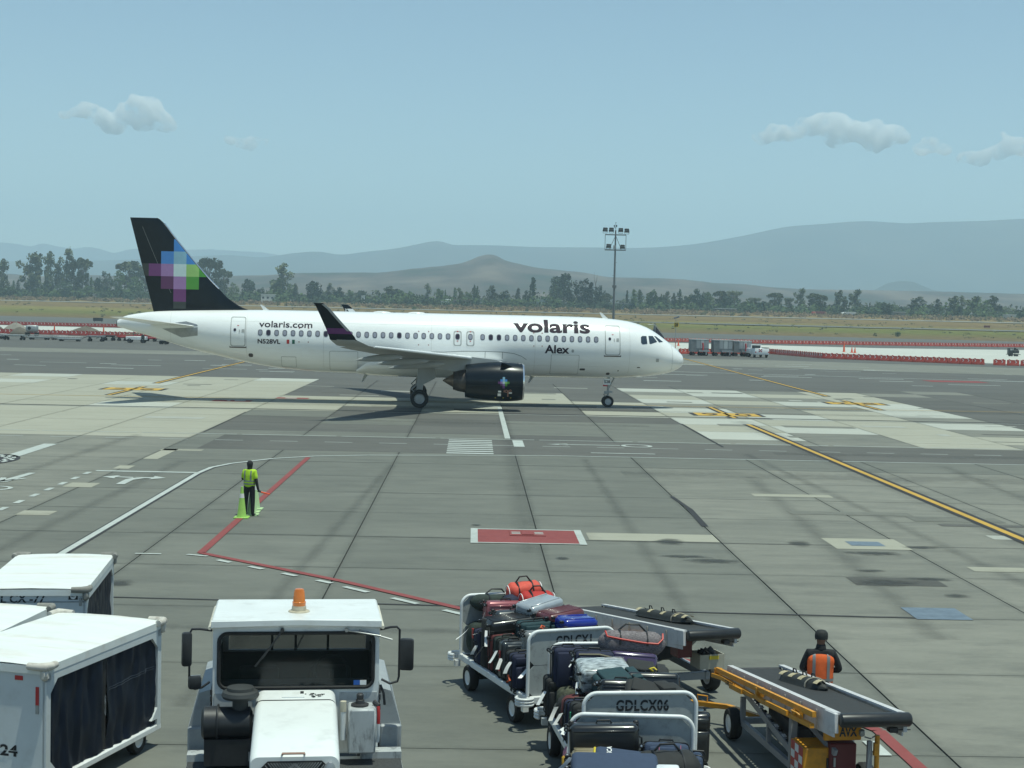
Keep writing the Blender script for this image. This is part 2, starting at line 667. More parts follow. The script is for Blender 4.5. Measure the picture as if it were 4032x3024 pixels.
b = B()
ys = [-60, 0, 100, 300, 440] + [460 + 12 * k for k in range(45)] + [1020, 1100, 1250, 1500, 2000, 3000, 5000, 7800]
xs = [-5200, -3000, -1500, -800, -500] + [-420 + 28 * k for k in range(31)] + [500, 800, 1500, 3000, 5200]
b.grid([[(x, y, terrain_z(x, y) + (0.35 * mnoise.noise((x * 0.02, y * 0.02, 3)) if d_field(x, y) > 15 else 0)) for x in xs] for y in ys])
tag(b.build('ground', grass_material()), kind='structure')

# ------------------------------------------------------------------ apron: slabs, asphalt, markings
b = B()
b.face([(-70, 4, -0.035), (70, 4, -0.035), (110, 134.6, -0.035), (-110, 134.6, -0.035)])
apron = tag(b.build('apron', SEAL), kind='structure')
b = B()
b.face([(-110, 134.32, 0), (110, 134.32, 0), (330, 442, 0), (-290, 634, 0), (-290, 300, 0)])
tag(b.build('taxiway', ASPHALT), kind='structure')

SX, SY, X0, Y0 = 5.09, 5.11, -8.24, 21.92
def slab_tone(cx, cy):
    r = rnd.random()
    if cy < 75.5:
        if cx < -13.4:
            return SLAB_MID
        if cx > 12 and cy > 67:
            return SLAB_GREY
        if cx > 7 and cy < 62:
            return SLAB_MID
        return SLAB_GREY
    if cx < -13.4:
        return SLAB_BEIGE if r < 0.92 else SLAB_PALE
    if 12.1 < cx < 34:
        if cy > 128:
            return SLAB_DARK
        return SLAB_PALE if r < 0.36 else (SLAB_BEIGE if r < 0.82 else SLAB_MID)
    if cx >= 34:
        if cy > 88:
            return SLAB_DARK if r < 0.85 else SLAB_MID
        return SLAB_MID
    if 94 < cy < 108:
        return SLAB_BEIGE if r < 0.55 else (SLAB_PALE if r < 0.65 else SLAB_DARK)
    if 107 < cy < 118 and cx > 2:
        return SLAB_BEIGE if r < 0.4 else SLAB_DARK
    return SLAB_GREY if (cy < 94 and r < 0.6) else SLAB_DARK

slabs = []
for k in range(-1, 22):
    y0 = Y0 + SY * k
    y1 = y0 + SY
    half = 0.345 * y1 + 5.5
    j0 = math.floor((-half + 0.026 * y1 - X0) / SX)
    j1 = math.ceil((half + 0.026 * y1 - X0) / SX)
    for j in range(j0, j1):
        slabs.append((X0 + SX * (j + 0.5), (y0 + y1) / 2))
slabs.sort(key=lambda p: p[0] ** 2 + p[1] ** 2)
slab_me = {}
rest = {}
for i, (cx, cy) in enumerate(slabs):
    m = slab_tone(cx, cy)
    if i < 300:
        if m.name not in slab_me:
            bb = B()
            bb.box((0, 0, -0.016), (SX - 0.034, SY - 0.022, 0.032))
            o = bb.build('concrete_slab', m, apron, smooth=False)
            slab_me[m.name] = o.data
        else:
            o = bpy.data.objects.new('concrete_slab', slab_me[m.name])
            COL.objects.link(o)
            o.parent = apron
        o.location = (cx, cy, rnd.uniform(-0.002, 0.002))
    else:
        rest.setdefault(m.name, []).append((cx, cy))
if rest:
    bb = B()
    ml = []
    for q, (nm, pts) in enumerate(rest.items()):
        ml.append(MATS[nm])
        for cx, cy in pts:
            bb.box((cx, cy, -0.016 + rnd.uniform(-0.002, 0.002)), (SX - 0.034, SY - 0.022, 0.032), mi=q)
    tag(bb.build('far_slab', ml, apron, smooth=False), kind='stuff')

ZL = [0.0065]
def mark(name, polys, m, z=None, lift=0.004):
    """flat painted sheets (polygons of x, y) on the apron, a part of it"""
    if z is None:
        z = 0.0065
    bb = B()
    for p in polys:
        bb.face([(q[0], q[1], z) for q in p])
    return bb.build(name, m, apron, smooth=False)

def strip(x0, y0, x1, y1, wd):
    dx, dy = x1 - x0, y1 - y0
    l = sqrt(dx * dx + dy * dy)
    nx, ny = -dy / l * wd / 2, dx / l * wd / 2
    return [(x0 + nx, y0 + ny), (x0 - nx, y0 - ny), (x1 - nx, y1 - ny), (x1 + nx, y1 + ny)]

def dashes(x0, y0, x1, y1, wd, on, off, start=0.0):
    l = sqrt((x1 - x0) ** 2 + (y1 - y0) ** 2)
    ux, uy = (x1 - x0) / l, (y1 - y0) / l
    out, t = [], start
    while t < l:
        e = min(t + on, l)
        out.append(strip(x0 + ux * t, y0 + uy * t, x0 + ux * e, y0 + uy * e, wd))
        t += on + off
    return out

def wobble(x0, y0, x1, y1, wd, n=24, amp=0.04, seed=0):
    out = []
    pts = [(x0 + (x1 - x0) * k / n, y0 + (y1 - y0) * k / n + amp * mnoise.noise((k * 0.7, seed, 0))) for k in range(n + 1)]
    for k in range(n):
        out.append([(pts[k][0], pts[k][1] + wd / 2), (pts[k][0], pts[k][1] - wd / 2), (pts[k + 1][0], pts[k + 1][1] - wd / 2), (pts[k + 1][0], pts[k + 1][1] + wd / 2)])
    return out

def rect(x0, y0, x1, y1):
    return [(x0, y0), (x1, y0), (x1, y1), (x0, y1)]

Z1, Z2, Z3, Z4, Z5 = 0.0065, 0.0105, 0.0145, 0.0185, 0.0225
# repair strips and patches of other concrete
pr = random.Random(5)
pp = []
for (x0, x1, y0, y1, n) in ((14, 33, 77, 126, 22), (-34, -15, 78, 130, 8), (-8, 9, 95, 106, 9), (34, 50, 70, 120, 6), (9, 17, 33, 52, 5), (-20, 8, 110, 128, 12), (16, 30, 48, 66, 6)):
    for _ in range(n):
        x, y = pr.uniform(x0, x1), pr.uniform(y0, y1)
        q = (x, y, pr.uniform(0.6, 4.2), pr.uniform(0.3, 1.5))
        if all(q[0] > p[0] + p[2] or p[0] > q[0] + q[2] or q[1] > p[1] + p[3] or p[1] > q[1] + q[3] for p in pp):
            pp.append(q)
for m_, sel in ((PATCH_W, 0), (SLAB_MID, 1), (SLAB_DARK, 2)):
    mark('repair_patch', [rect(x, y, x + a, y + c) for i, (x, y, a, c) in enumerate(pp) if i % 3 == sel], m_, Z1 + sel * 0.0008)
mark('repair_patch', [rect(-13.3, 62.5, -12.7, 67), rect(-13.6, 58.6, -13.0, 59.8), rect(-13.9, 52.5, -12.9, 53.8), rect(-13.4, 45.4, -12.4, 46.4), rect(-13.4, 66.3, -11.6, 67)], SLAB_BEIGE, Z1)
mark('repair_patch', [rect(3.35, 42.5, 7.0, 43.9), rect(10.1, 41.7, 12.2, 43.7), rect(12.8, 38.3, 14.4, 39), rect(10, 53.6, 12.8, 54.4)], SLAB_BEIGE, Z1)
# dark road strip, cable trench and lines running along the taxilane
mark('service_road', [rect(-12, 67.5, 60, 75), ], SLAB_DARK, 0.0045)
mark('cable_trench', wobble(-40, 93.6, 60, 95.4, 0.42, 40, 0.12, 1), PAINT_K, Z2)
mark('painted_line', wobble(-40, 92.9, -14, 93.3, 0.14) + wobble(-6, 93.4, 60, 94.7, 0.16, 40, 0.08, 2), PAINT_W, Z2)
mark('painted_line', wobble(-45, 102.9, 60, 107.7, 0.16, 40, 0.03, 3), PAINT_Y, Z2)
mark('painted_line', dashes(-50, 75.1, 60, 75.6, 0.16, 4.6, 0.25), PAINT_W, Z2)
mark('painted_line', dashes(-40, 72.0, 60, 71.7, 0.12, 1.3, 1.25), PAINT_W, Z2)
mark('painted_line', wobble(-4.4, 65.9, 3, 67.3, 0.16, 16, 0.06, 4) + wobble(3, 67.3, 60, 67.4, 0.16, 40, 0.06, 5), PAINT_W, Z2)
cv = [(-10.2, 24), (-10.2, 57.6), (-10.05, 59.7), (-9.55, 61.3), (-8.2, 63.6), (-6.6, 65.0), (-4.4, 65.9)]
mark('painted_line', [strip(*cv[i], *cv[i + 1], 0.19) for i in range(6)], PAINT_W, Z2)
mark('painted_line', [strip(cv[i][0] + 0.02, cv[i][1] - 0.02, cv[i + 1][0] + 0.02, cv[i + 1][1] - 0.02, 0.33) for i in range(6)], PAINT_K, Z1 + 0.002)
mark('painted_line', [rect(-14.0, 57.5, -10.2, 57.85)] + dashes(-14.12, 57.2, -14.12, 30, 0.2, 0.75, 0.95), PAINT_W, Z3)
# turn arrows and other marks of the left side road
mark('road_arrow', [[(-12.3, 53.5), (-12.0, 53.5), (-12.0, 54.9), (-11.75, 55.45), (-12.1, 55.6), (-12.3, 55.0)],
                    [(-13.3, 55.7), (-12.75, 56.25), (-12.8, 55.85), (-12.2, 55.75), (-12.15, 55.5), (-12.8, 55.6), (-12.75, 55.2)],
                    [(-11.0, 55.65), (-11.5, 56.2), (-11.48, 55.78), (-12.1, 55.72), (-12.1, 55.45), (-11.48, 55.5), (-11.5, 55.1)]], PAINT_W, Z4)
mark('road_arrow', [[(-16.45, 53.3), (-16.05, 53.6), (-15.9, 56.5), (-16.15, 56.5)], [(-16.45, 53.3), (-16.65, 54.8), (-16.45, 54.8), (-16.25, 53.9)],
                    [(-16.45, 53.3), (-15.7, 54.7), (-15.85, 54.8), (-16.3, 53.9)]], PAINT_W, Z4)
mark('painted_line', [rect(-18.85, 62.3, -18.25, 68.2)], PAINT_W, Z3)
def ringpoly(cx, cy, r0, r1, n=36):
    return [[(cx + r0 * cos(a), cy + r0 * sin(a)), (cx + r1 * cos(a), cy + r1 * sin(a)), (cx + r1 * cos(c), cy + r1 * sin(c)), (cx + r0 * cos(c), cy + r0 * sin(c))]
            for a, c in ((2 * pi * k / n, 2 * pi * (k + 1) / n) for k in range(n))]
mark('speed_roundel', ringpoly(-15.95, 51.7, 0.46, 0.62), PAINT_W, Z4)
mark('hydrant_disc', [[(-19.4 + 1.5 * cos(2 * pi * k / 40), 60.9 + 2.4 * sin(2 * pi * k / 40)) for k in range(40)]], PAINT_K, Z3)
chk = []
for r_ in range(3):
    for k in range(30):
        if (k + r_) % 2 == 0:
            a, c = 2 * pi * k / 30, 2 * pi * (k + 1) / 30
            q0, q1 = 0.60 + 0.1 * r_, 0.70 + 0.1 * r_
            chk.append([(-19.4 + 1.5 * q0 * cos(a), 60.9 + 2.4 * q0 * sin(a)), (-19.4 + 1.5 * q1 * cos(a), 60.9 + 2.4 * q1 * sin(a)),
                        (-19.4 + 1.5 * q1 * cos(c), 60.9 + 2.4 * q1 * sin(c)), (-19.4 + 1.5 * q0 * cos(c), 60.9 + 2.4 * q0 * sin(c))])
mark('hydrant_disc', chk, PAINT_W, Z4)
# nose-in line, crossing, block, arrow on the road
mark('painted_line', [rect(1.66, 75.8, 1.94, 100.5)], PAINT_W, Z3)
mark('zebra_crossing', [rect(-1.08, 67.3 + 0.96 * k, 1.0, 67.3 + 0.96 * k + 0.5) for k in range(8)], PAINT_W, Z4)
mark('painted_line', [rect(2.0, 71.3, 2.5, 74.8)], PAINT_W, Z4)
mark('road_arrow', [rect(4.2, 72.9, 7.1, 73.15), [(3.6, 73.0), (4.6, 73.5), (4.6, 72.6)], rect(5.4, 68.8, 8.3, 69.05)], PAINT_W, Z4)
mark('speed_roundel', ringpoly(7.9, 73.0, 0.55, 0.75), PAINT_W, Z4)
# red safety line with white dashes beside it
rd = [(-6.8, 64.3), (-6.8, 39.0), (-2.9, 35.3), (4.3, 27.45), (6.35, 23.2), (6.55, 18.0)]
mark('red_safety_line', [strip(*rd[i], *rd[i + 1], 0.21) for i in range(5)], PAINT_R, Z4)
wd_ = [rect(-8.4, 38.65, -7.75, 38.78), strip(-7.1, 38.72, -6.55, 38.5, 0.13)]
wd_ += dashes(-6.2, 37.95, -2.95, 34.85, 0.15, 0.5, 0.75) + dashes(-2.8, 34.6, 4.1, 27.1, 0.15, 0.85, 0.85) + dashes(4.9, 25.9, 6.0, 23.1, 0.2, 0.9, 0.8) + dashes(6.05, 22.6, 6.25, 18, 0.22, 0.75, 0.75)
mark('painted_line', wd_, PAINT_W, Z4)
# red hydrant box
mark('red_hydrant_marking', [rect(0.2, 41.65, 3.08, 44.2)], PAINT_R, Z3)
mark('painted_line', [rect(0.04, 41.5, 0.24, 44.3), rect(3.02, 41.5, 3.22, 44.3), rect(0.24, 44.14, 3.02, 44.26), rect(0.24, 41.54, 3.02, 41.66)], PAINT_W, Z4)
bb = B()
bb.box((1.65, 43.45, 0.02), (1.02, 1.05, 0.03))
bb.box((1.65, 43.4, 0.045), (0.34, 0.75, 0.018))
hp = bb.build('hydrant_cover', PAINT_R, apron, smooth=False)
mark('painted_line', [rect(1.2, 43.2, 1.45, 43.32), rect(1.2, 43.45, 1.45, 43.57), rect(1.85, 43.2, 2.1, 43.32), rect(1.85, 43.45, 2.1, 43.57)], PAINT_W, 0.039)
# yellow stand lead-in lines with black edges and number panels
def lead(x0, y0, x1, y1, wy=0.24, wk=0.62):
    mark('lead_in_line', [strip(x0, y0, x1, y1, wk)], PAINT_K, Z3)
    mark('lead_in_line', [strip(x0, y0, x1, y1, wy)], PAINT_Y, Z4)
def panel(xc, yc, txt, wx=4.0, wy=2.7, rot=0):
    mark('stand_number_panel', [rect(xc - wx / 2 - 0.3, yc - wy / 2, xc - wx / 2, yc + wy / 2), rect(xc + wx / 2, yc - wy / 2, xc + wx / 2 + 0.3, yc + wy / 2)], PAINT_K, Z3)
    mark('stand_number_panel', [rect(xc - wx / 2, yc - wy / 2, xc + wx / 2, yc + wy / 2)], PAINT_Y, Z4)
    bb = B()
    for s_, ch in ((-1, txt[0]), (1, txt[1])):
        flat_text(bb, ch, (xc + s_ * 1.05 - 0.5, yc - wy * 0.38, Z5 + 0.004), (1.0, 0, 0), (0, wy * 0.76, 0), 0.0)
    bb.build('stand_number', PAINT_K, apron, smooth=False)
lead(16.1, 30, 16.1, 89.1)
lead(16.25, 94.3, 16.35, 105.2)
panel(16.25, 97.5, '90')
lead(28.4, 105.7, 28.4, 117)
panel(28.4, 113.2, '28')
lead(28.6, 123.1, 30.6, 240)
lead(-24.7, 105, -24.7, 116.3)
panel(-24.7, 112.8, '26')
lead(-24.9, 121.5, -25.6, 200)
# red ground signs partly under the aircraft shadow
mark('red_ground_sign', [rect(-17.0, 100.6, -14.5, 102.2), rect(-13.4, 105, -11.2, 106.2)], PAINT_R, Z3)
mark('red_ground_sign', [rect(-16.1, 101.1, -15.9, 101.8), rect(-15.6, 101.1, -14.9, 101.8), rect(-12.8, 105.3, -12.0, 105.9)], PAINT_W, Z4)
# dashes of far stands
fd = []
for (x0, x1, y, n) in ((-60, -8, 150, 9), (-66, -10, 160, 8), (-62, -20, 176, 6), (12, 70, 150, 9), (16, 80, 165, 10), (14, 86, 182, 10), (20, 60, 198, 6)):
    for _ in range(n):
        x = pr.uniform(x0, x1)
        y_ = y + pr.uniform(-6, 6)
        fd.append(rect(x, y_, x + pr.uniform(1.0, 5.5), y_ + pr.uniform(0.3, 0.8)))
mark('painted_line', fd, PAINT_W, Z3)
mark('painted_line', wobble(14, 171, 62, 160, 0.5, 20, 0.1, 8), PAINT_W, Z3)
mark('red_ground_sign', [rect(47, 156, 53, 160)], PAINT_R, Z3)
mark('painted_line', dashes(62, 184, 92, 128, 0.3, 1.2, 1.6), PAINT_W, Z4)
# concrete strips of the far side
b = B()
b.face([(-120, 186, 0.006), (-20, 192, 0.006), (-20, 206, 0.006), (-130, 204, 0.006)])
b.face([(10, 198, 0.006), (52, 184, 0.006), (110, 172, 0.006), (110, 196, 0.006), (62, 214, 0.006), (40, 222, 0.006), (10, 214, 0.006)])
tag(b.build('concrete_strip', SLAB_MID, apron, smooth=False))
# new white concrete of the works area
b = B()
b.face([(-150, 322, 0.008), (-25, 316, 0.008), (-25, 372, 0.008), (-150, 384, 0.008)])
b.face([(25, 268, 0.008), (52, 262, 0.008), (60, 240, 0.008), (84, 226, 0.008), (150, 240, 0.008), (142, 352, 0.008), (88, 330, 0.008), (25, 345, 0.008)])
tag(b.build('works_pavement', NEWCON, smooth=False), kind='structure')
# manhole, grates, stains
bb = B()
bb.lathe([(0, 0.012), (0.52, 0.012), (0.56, 0.0)], (2.35, 31.9, 0.006), n=28)
bb.build('manhole_cover', GRATE_M, apron)
bb = B()
bb.lathe([(0.56, 0.003), (1.02, 0.003), (1.05, 0.0)], (2.35, 31.9, 0.004), n=28)
bb.build('manhole_collar', SLAB_MID, apron)
bb = B()
for (x0, y0, x1, y1) in ((10.65, 42.3, 11.6, 43.1), (9.5, 32.0, 10.7, 33.3)):
    bb.face([(x0, y0, 0.012), (x1, y0, 0.012), (x1, y1, 0.012), (x0, y1, 0.012)])
bb.build('drain_grate', GRATE_M, apron, smooth=False)
def blob(x, y, a, c, seed, n=22):
    return [(x + a * cos(2 * pi * k / n) * (1 + 0.45 * mnoise.noise((cos(2 * pi * k / n) * 1.6, sin(2 * pi * k / n) * 1.6, seed))),
             y + c * sin(2 * pi * k / n) * (1 + 0.45 * mnoise.noise((cos(2 * pi * k / n) * 1.6 + 9, sin(2 * pi * k / n) * 1.6, seed)))) for k in range(n)]
for i, (x, y, a, c) in enumerate(((5.6, 42.4, 0.55, 0.75), (5.7, 39.9, 1.0, 0.35), (6.3, 39.2, 0.95, 0.55), (9.2, 42.5, 0.42, 0.7), (10.9, 41.0, 0.95, 0.5), (12.6, 42.2, 0.7, 0.4),
                                   (10.1, 38.1, 0.5, 0.3), (10.0, 36.4, 1.0, 0.55), (11.3, 37.0, 0.7, 0.3), (11.2, 34.8, 0.4, 0.35), (2.4, 39.2, 0.25, 0.35), (-7.9, 34.6, 0.45, 0.6), (0.2, 45, 0.2, 0.25), (16.4, 36, 0.9, 0.6))):
    mark('oil_stain', [rect(x - a * 1.25, y - c * 1.25, x + a * 1.25, y + c * 1.25)], OIL, 0.0083 + 0.00013 * i)
for i, (x0, y0, x1, y1, wd2) in enumerate(((16.1, 24, 16.1, 92, 2.6), (13.6, 30, 12.6, 70, 0.9), (1.6, 40, 1.9, 92, 1.3), (-12.0, 30, -11.6, 62, 1.0), (-4.5, 24, -3.2, 62, 0.7), (4.6, 26, 4.9, 66, 0.8), (9.4, 30, 11.0, 60, 1.3), (19, 40, 20.5, 66, 1.2), (-16.8, 44, -16.0, 74, 1.2))):
    o = mark('tyre_mark', [rect(-wd2 / 2, -0.5 * sqrt((x1 - x0) ** 2 + (y1 - y0) ** 2), wd2 / 2, 0.5 * sqrt((x1 - x0) ** 2 + (y1 - y0) ** 2))], TYRE, 0.0048 + 0.0001 * i)
    o.location = ((x0 + x1) / 2, (y0 + y1) / 2, 0)
    o.rotation_euler = (0, 0, math.atan2(y1 - y0, x1 - x0) - pi / 2)
for i, (x0, x1, y, wd2) in enumerate(((-20, 30, 99.5, 3.2), (-24, 40, 105.0, 1.6), (6, 34, 60.5, 5.0), (-8, 10, 86, 2.2), (14, 40, 70.5, 3.0), (-20, 0, 30.0, 1.0))):
    o = mark('tyre_mark', [rect(-wd2 / 2, -(x1 - x0) / 2, wd2 / 2, (x1 - x0) / 2)], TYRE, 0.0057 + 0.0001 * i)
    o.location = ((x0 + x1) / 2, y, 0)
    o.rotation_euler = (0, 0, pi / 2)
mark('sealed_crack', [strip(7.0, 53, 7.15, 49.8, 0.14), strip(7.15, 49.8, 7.05, 45.6, 0.2), strip(12.15, 88.5, 12.1, 73.4, 0.12), strip(-13.2, 76, -13.35, 91, 0.05)], PAINT_K, Z3)
mark('sealed_crack', wobble(-9, 33.0, 9.5, 32.15, 0.1, 40, 0.06, 21) + wobble(-9, 42.5, 9, 42.3, 0.03, 30, 0.03, 22), PAINT_K, Z1 + 0.003)
# roads through the field
b = B()
for (x0, x1, d0, d1) in ((-480, 520, 298, 309),):
    n = 40
    rows = []
    for dd in (d0, d1):
        rows.append([(x0 + (x1 - x0) * k / n, 545 - 0.31 * (x0 + (x1 - x0) * k / n) + dd, terrain_z(0, 545 + dd) + 0.35) for k in range(n + 1)])
    b.grid(rows)
tag(b.build('perimeter_road', ground_mat('perimeter_road_gravel', (0.20, 0.21, 0.19), (0.30, 0.30, 0.27), big=0.03, fine=1.5), smooth=False), kind='structure')
b = B()
n = 30
for (d0, d1, mi) in ((138, 145, 0), (128, 138, 1)):
    b.grid([[(-80 + 600 * k / n, 545 - 0.31 * (-80 + 600 * k / n) + dd, terrain_z(0, 545 + dd) + 0.30) for k in range(n + 1)] for dd in (d0, d1)], mi=mi)
tag(b.build('runway', [ASPHALT, SLAB_MID], smooth=False), kind='structure')
# ------------------------------------------------------------------ haze, hills, clouds
def hill_mat(name, c0, c1, c2, sc=0.004):
    m = bpy.data.materials.new(name)
    m.use_nodes = True
    t = m.node_tree
    L = t.links.new
    b = t.nodes['Principled BSDF']
    b.inputs['Roughness'].default_value = 1.0
    b.inputs['Specular IOR Level'].default_value = 0.0
    g = t.nodes.new('ShaderNodeNewGeometry')
    mp = t.nodes.new('ShaderNodeMapping')
    mp.inputs['Scale'].default_value = (1, 0.35, 2.2)
    L(g.outputs['Position'], mp.inputs[0])
    n = t.nodes.new('ShaderNodeTexNoise')
    n.inputs['Scale'].default_value = sc
    n.inputs['Detail'].default_value = 9
    n.inputs['Roughness'].default_value = 0.62
    L(mp.outputs[0], n.inputs['Vector'])
    r = t.nodes.new('ShaderNodeValToRGB')
    cr = r.color_ramp
    cr.elements[0].position, cr.elements[0].color = 0.36, (*c0, 1)
    cr.elements[1].position, cr.elements[1].color = 0.66, (*c2, 1)
    e = cr.elements.new(0.5)
    e.color = (*c1, 1)
    L(n.outputs['Fac'], r.inputs[0])
    L(r.outputs[0], b.inputs['Base Color'])
    return m

def ridge(name, pts, Y, foot, depth, m, bump=0.0, n=260, seed=0, sharp=0.6):
    """terrain mesh whose crest follows pts (photo x, y) at distance Y"""
    P = [PY(x, y, Y) for x, y in pts]
    tab = [(p.x, p.z) for p in P]
    x0, x1 = tab[0][0], tab[-1][0]
    prof = [(-1.0, 0.0), (-0.72, 0.16), (-0.45, 0.42), (-0.22, 0.74), (-0.08, 0.93), (0.0, 1.0), (0.15, 0.9), (0.45, 0.6), (0.8, 0.2), (1.0, 0.0)]
    rows = []
    for (d, h) in prof:
        row = []
        for k in range(n + 1):
            x = x0 + (x1 - x0) * k / n
            z = interp(tab, x)
            zz = foot + (z - foot) * h
            q = mnoise.fractal((x * 3.5 / depth, d * 2 + seed, seed), 0.9, 2.1, 5)
            zz += (z - foot) * 0.10 * q * (1 - abs(h - 0.5) * 1.6 if h < 1 else 0.0)
            if bump:
                zz += bump * mnoise.fractal((x * 0.03, d * 7, seed + 4), 0.9, 2.0, 3)
            row.append((x, Y + d * depth * (1 + 0.12 * mnoise.noise((x * 2 / depth, seed, 1))), zz))
        rows.append(row)
    b = B()
    b.grid(rows)
    return tag(b.build(name, m), kind='structure')

HILL = hill_mat('dry_scrub_hillside', (0.035, 0.042, 0.032), (0.080, 0.064, 0.055), (0.15, 0.12, 0.095), 0.008)
MTN = hill_mat('wooded_mountain', (0.03, 0.04, 0.035), (0.045, 0.052, 0.045), (0.07, 0.07, 0.055), 0.003)
ridge('hills', [(-500, 1060), (-200, 1075), (23, 1077), (160, 1088), (362, 1083), (560, 1092), (760, 1100), (921, 1086), (1066, 1083), (1146, 1076), (1300, 1074), (1446, 1073), (1500, 1073), (1621, 1059), (1740, 1047),
                (1811, 1037), (1850, 1025), (1890, 1008), (1925, 1002), (1954, 1007), (1985, 1023), (2033, 1037), (2109, 1053), (2197, 1063), (2315, 1076), (2373, 1088), (2520, 1094), (2697, 1101),
                (2770, 1111), (2905, 1119), (2997, 1128), (3159, 1138), (3346, 1141), (3697, 1148), (4028, 1157), (4400, 1165)], 2700, 9.0, 1100, HILL, 0.5, 420, 3)
ridge('low_hill', [(3380, 1150), (3440, 1147), (3480, 1122), (3520, 1110), (3556, 1107), (3600, 1112), (3640, 1128), (3680, 1143), (3740, 1150)], 4200, 9.0, 500, MTN, 0, 80, 8)
ridge('mountain', [(-700, 1030), (-300, 1036), (0, 1030), (339, 1026), (560, 1020), (782, 1008), (908, 1005), (1035, 1013), (1098, 1005), (1161, 996), (1256, 991), (1335, 1002), (1450, 990), (1558, 978), (1640, 962), (1685, 953),
                   (1732, 950), (1780, 963), (1850, 965), (1938, 966), (2096, 972), (2300, 974), (2552, 975), (2734, 961), (2916, 930), (3099, 893), (3208, 884), (3408, 871), (3573, 879), (3664, 875), (3882, 869), (4032, 861), (4400, 850), (4900, 870)],
      6600, 9.0, 1900, MTN, 0, 320, 15)
ridge('far_mountain', [(-700, 930), (-300, 940), (0, 954), (68, 961), (122, 970), (163, 959), (226, 970), (289, 979), (339, 973), (384, 978), (450, 995), (500, 984), (600, 975), (750, 983), (829, 982), (956, 990), (1035, 994), (1098, 1004), (1250, 1030), (1400, 1050)],
      9200, 9.0, 600, MTN, 0, 200, 25)
HZ = bpy.data.materials.new('haze_air')
HZ.use_nodes = True
_t = HZ.node_tree
_t.nodes.remove(_t.nodes['Principled BSDF'])
_v = _t.nodes.new('ShaderNodeVolumePrincipled')
_v.inputs['Color'].default_value = (0.66, 0.87, 1.0, 1)
_v.inputs['Density'].default_value = 0.00023
_v.inputs['Anisotropy'].default_value = 0.0
_t.links.new(_v.outputs[0], _t.nodes['Material Output'].inputs['Volume'])
b = B()
b.box((0, 4900, 295), (13000, 10400, 594))
hz = tag(b.build('haze', HZ, smooth=False), kind='stuff')

CLM = bpy.data.materials.new('cloud_vapour')
CLM.use_nodes = True
_t = CLM.node_tree
_t.nodes.remove(_t.nodes['Principled BSDF'])
_v = _t.nodes.new('ShaderNodeVolumePrincipled')
_v.inputs['Color'].default_value = (0.999, 0.999, 0.999, 1)
_v.inputs['Anisotropy'].default_value = 0.0
_g = _t.nodes.new('ShaderNodeNewGeometry')
_n = _t.nodes.new('ShaderNodeTexNoise')
_n.inputs['Scale'].default_value = 0.009
_n.inputs['Detail'].default_value = 7
_n.inputs['Roughness'].default_value = 0.6
_t.links.new(_g.outputs['Position'], _n.inputs['Vector'])
_r = _t.nodes.new('ShaderNodeMapRange')
_r.inputs['From Min'].default_value = 0.42
_r.inputs['From Max'].default_value = 0.60
_r.inputs['To Min'].default_value = 0.0
_r.inputs['To Max'].default_value = 0.034
_t.links.new(_n.outputs['Fac'], _r.inputs[0])
_t.links.new(_r.outputs[0], _v.inputs['Density'])
_t.links.new(_v.outputs[0], _t.nodes['Material Output'].inputs['Volume'])

def cloud(label, blobs, Y):
    """blobs: (photo x, photo y, radius in photo pixels)"""
    b = B()
    cr = random.Random(len(label))
    for (x, y, r) in blobs:
        c = PY(x, y, Y)
        rr = r * Y / FPX
        for k in range(9):
            a, q = cr.uniform(0, 2 * pi), cr.uniform(-0.5, 0.9)
            s = rr * (1.0 if k == 0 else cr.uniform(0.35, 0.6))
            o = Vector((0, 0, 0)) if k == 0 else Vector((cos(a), sin(a), q)) * rr * 0.72
            M = Matrix.Translation(c + o) @ Matrix.Diagonal((s * 1.1, s * 1.1, s * 0.85, 1))
            bmesh.ops.create_icosphere(b.bm, subdivisions=2, radius=1.0, matrix=M)
    o = b.build('cloud', CLM)
    md = o.modifiers.new('r', 'REMESH')
    md.mode = 'VOXEL'
    md.voxel_size = 22
    dg = bpy.context.evaluated_depsgraph_get()
    me = bpy.data.meshes.new_from_object(o.evaluated_get(dg))
    o.modifiers.clear()
    old = o.data
    o.data = me
    bpy.data.meshes.remove(old)
    tag(o, label, 'cloud')

cloud('small white cumulus with two humps over the aircraft tail', [(255, 452, 24), (310, 440, 30), (360, 440, 42), (410, 470, 44), (455, 495, 44), (500, 440, 40), (560, 425, 56), (590, 420, 50), (630, 475, 50), (665, 495, 34), (560, 485, 44)], 12000)
cloud('thin small cloud puff right of the two humped cloud', [(905, 552, 22), (935, 562, 26), (970, 570, 26), (1005, 560, 26), (1040, 560, 20), (985, 580, 22)], 12500)
cloud('long flat bottomed white cumulus high above the right hand mountain', [(3000, 545, 34), (3060, 525, 42), (3120, 530, 40), (3190, 500, 48), (3250, 495, 55), (3290, 475, 44), (3350, 515, 56), (3410, 525, 56), (3470, 545, 50), (3510, 525, 46), (3550, 540, 36), (3440, 575, 40), (3290, 550, 44)], 12000)
cloud('faint ragged cloud touching the right edge of the sky', [(3630, 590, 32), (3670, 570, 40), (3720, 590, 30), (3800, 620, 30), (3860, 625, 40), (3930, 600, 40), (3990, 575, 46), (4040, 580, 50), (3950, 525, 14)], 12500)

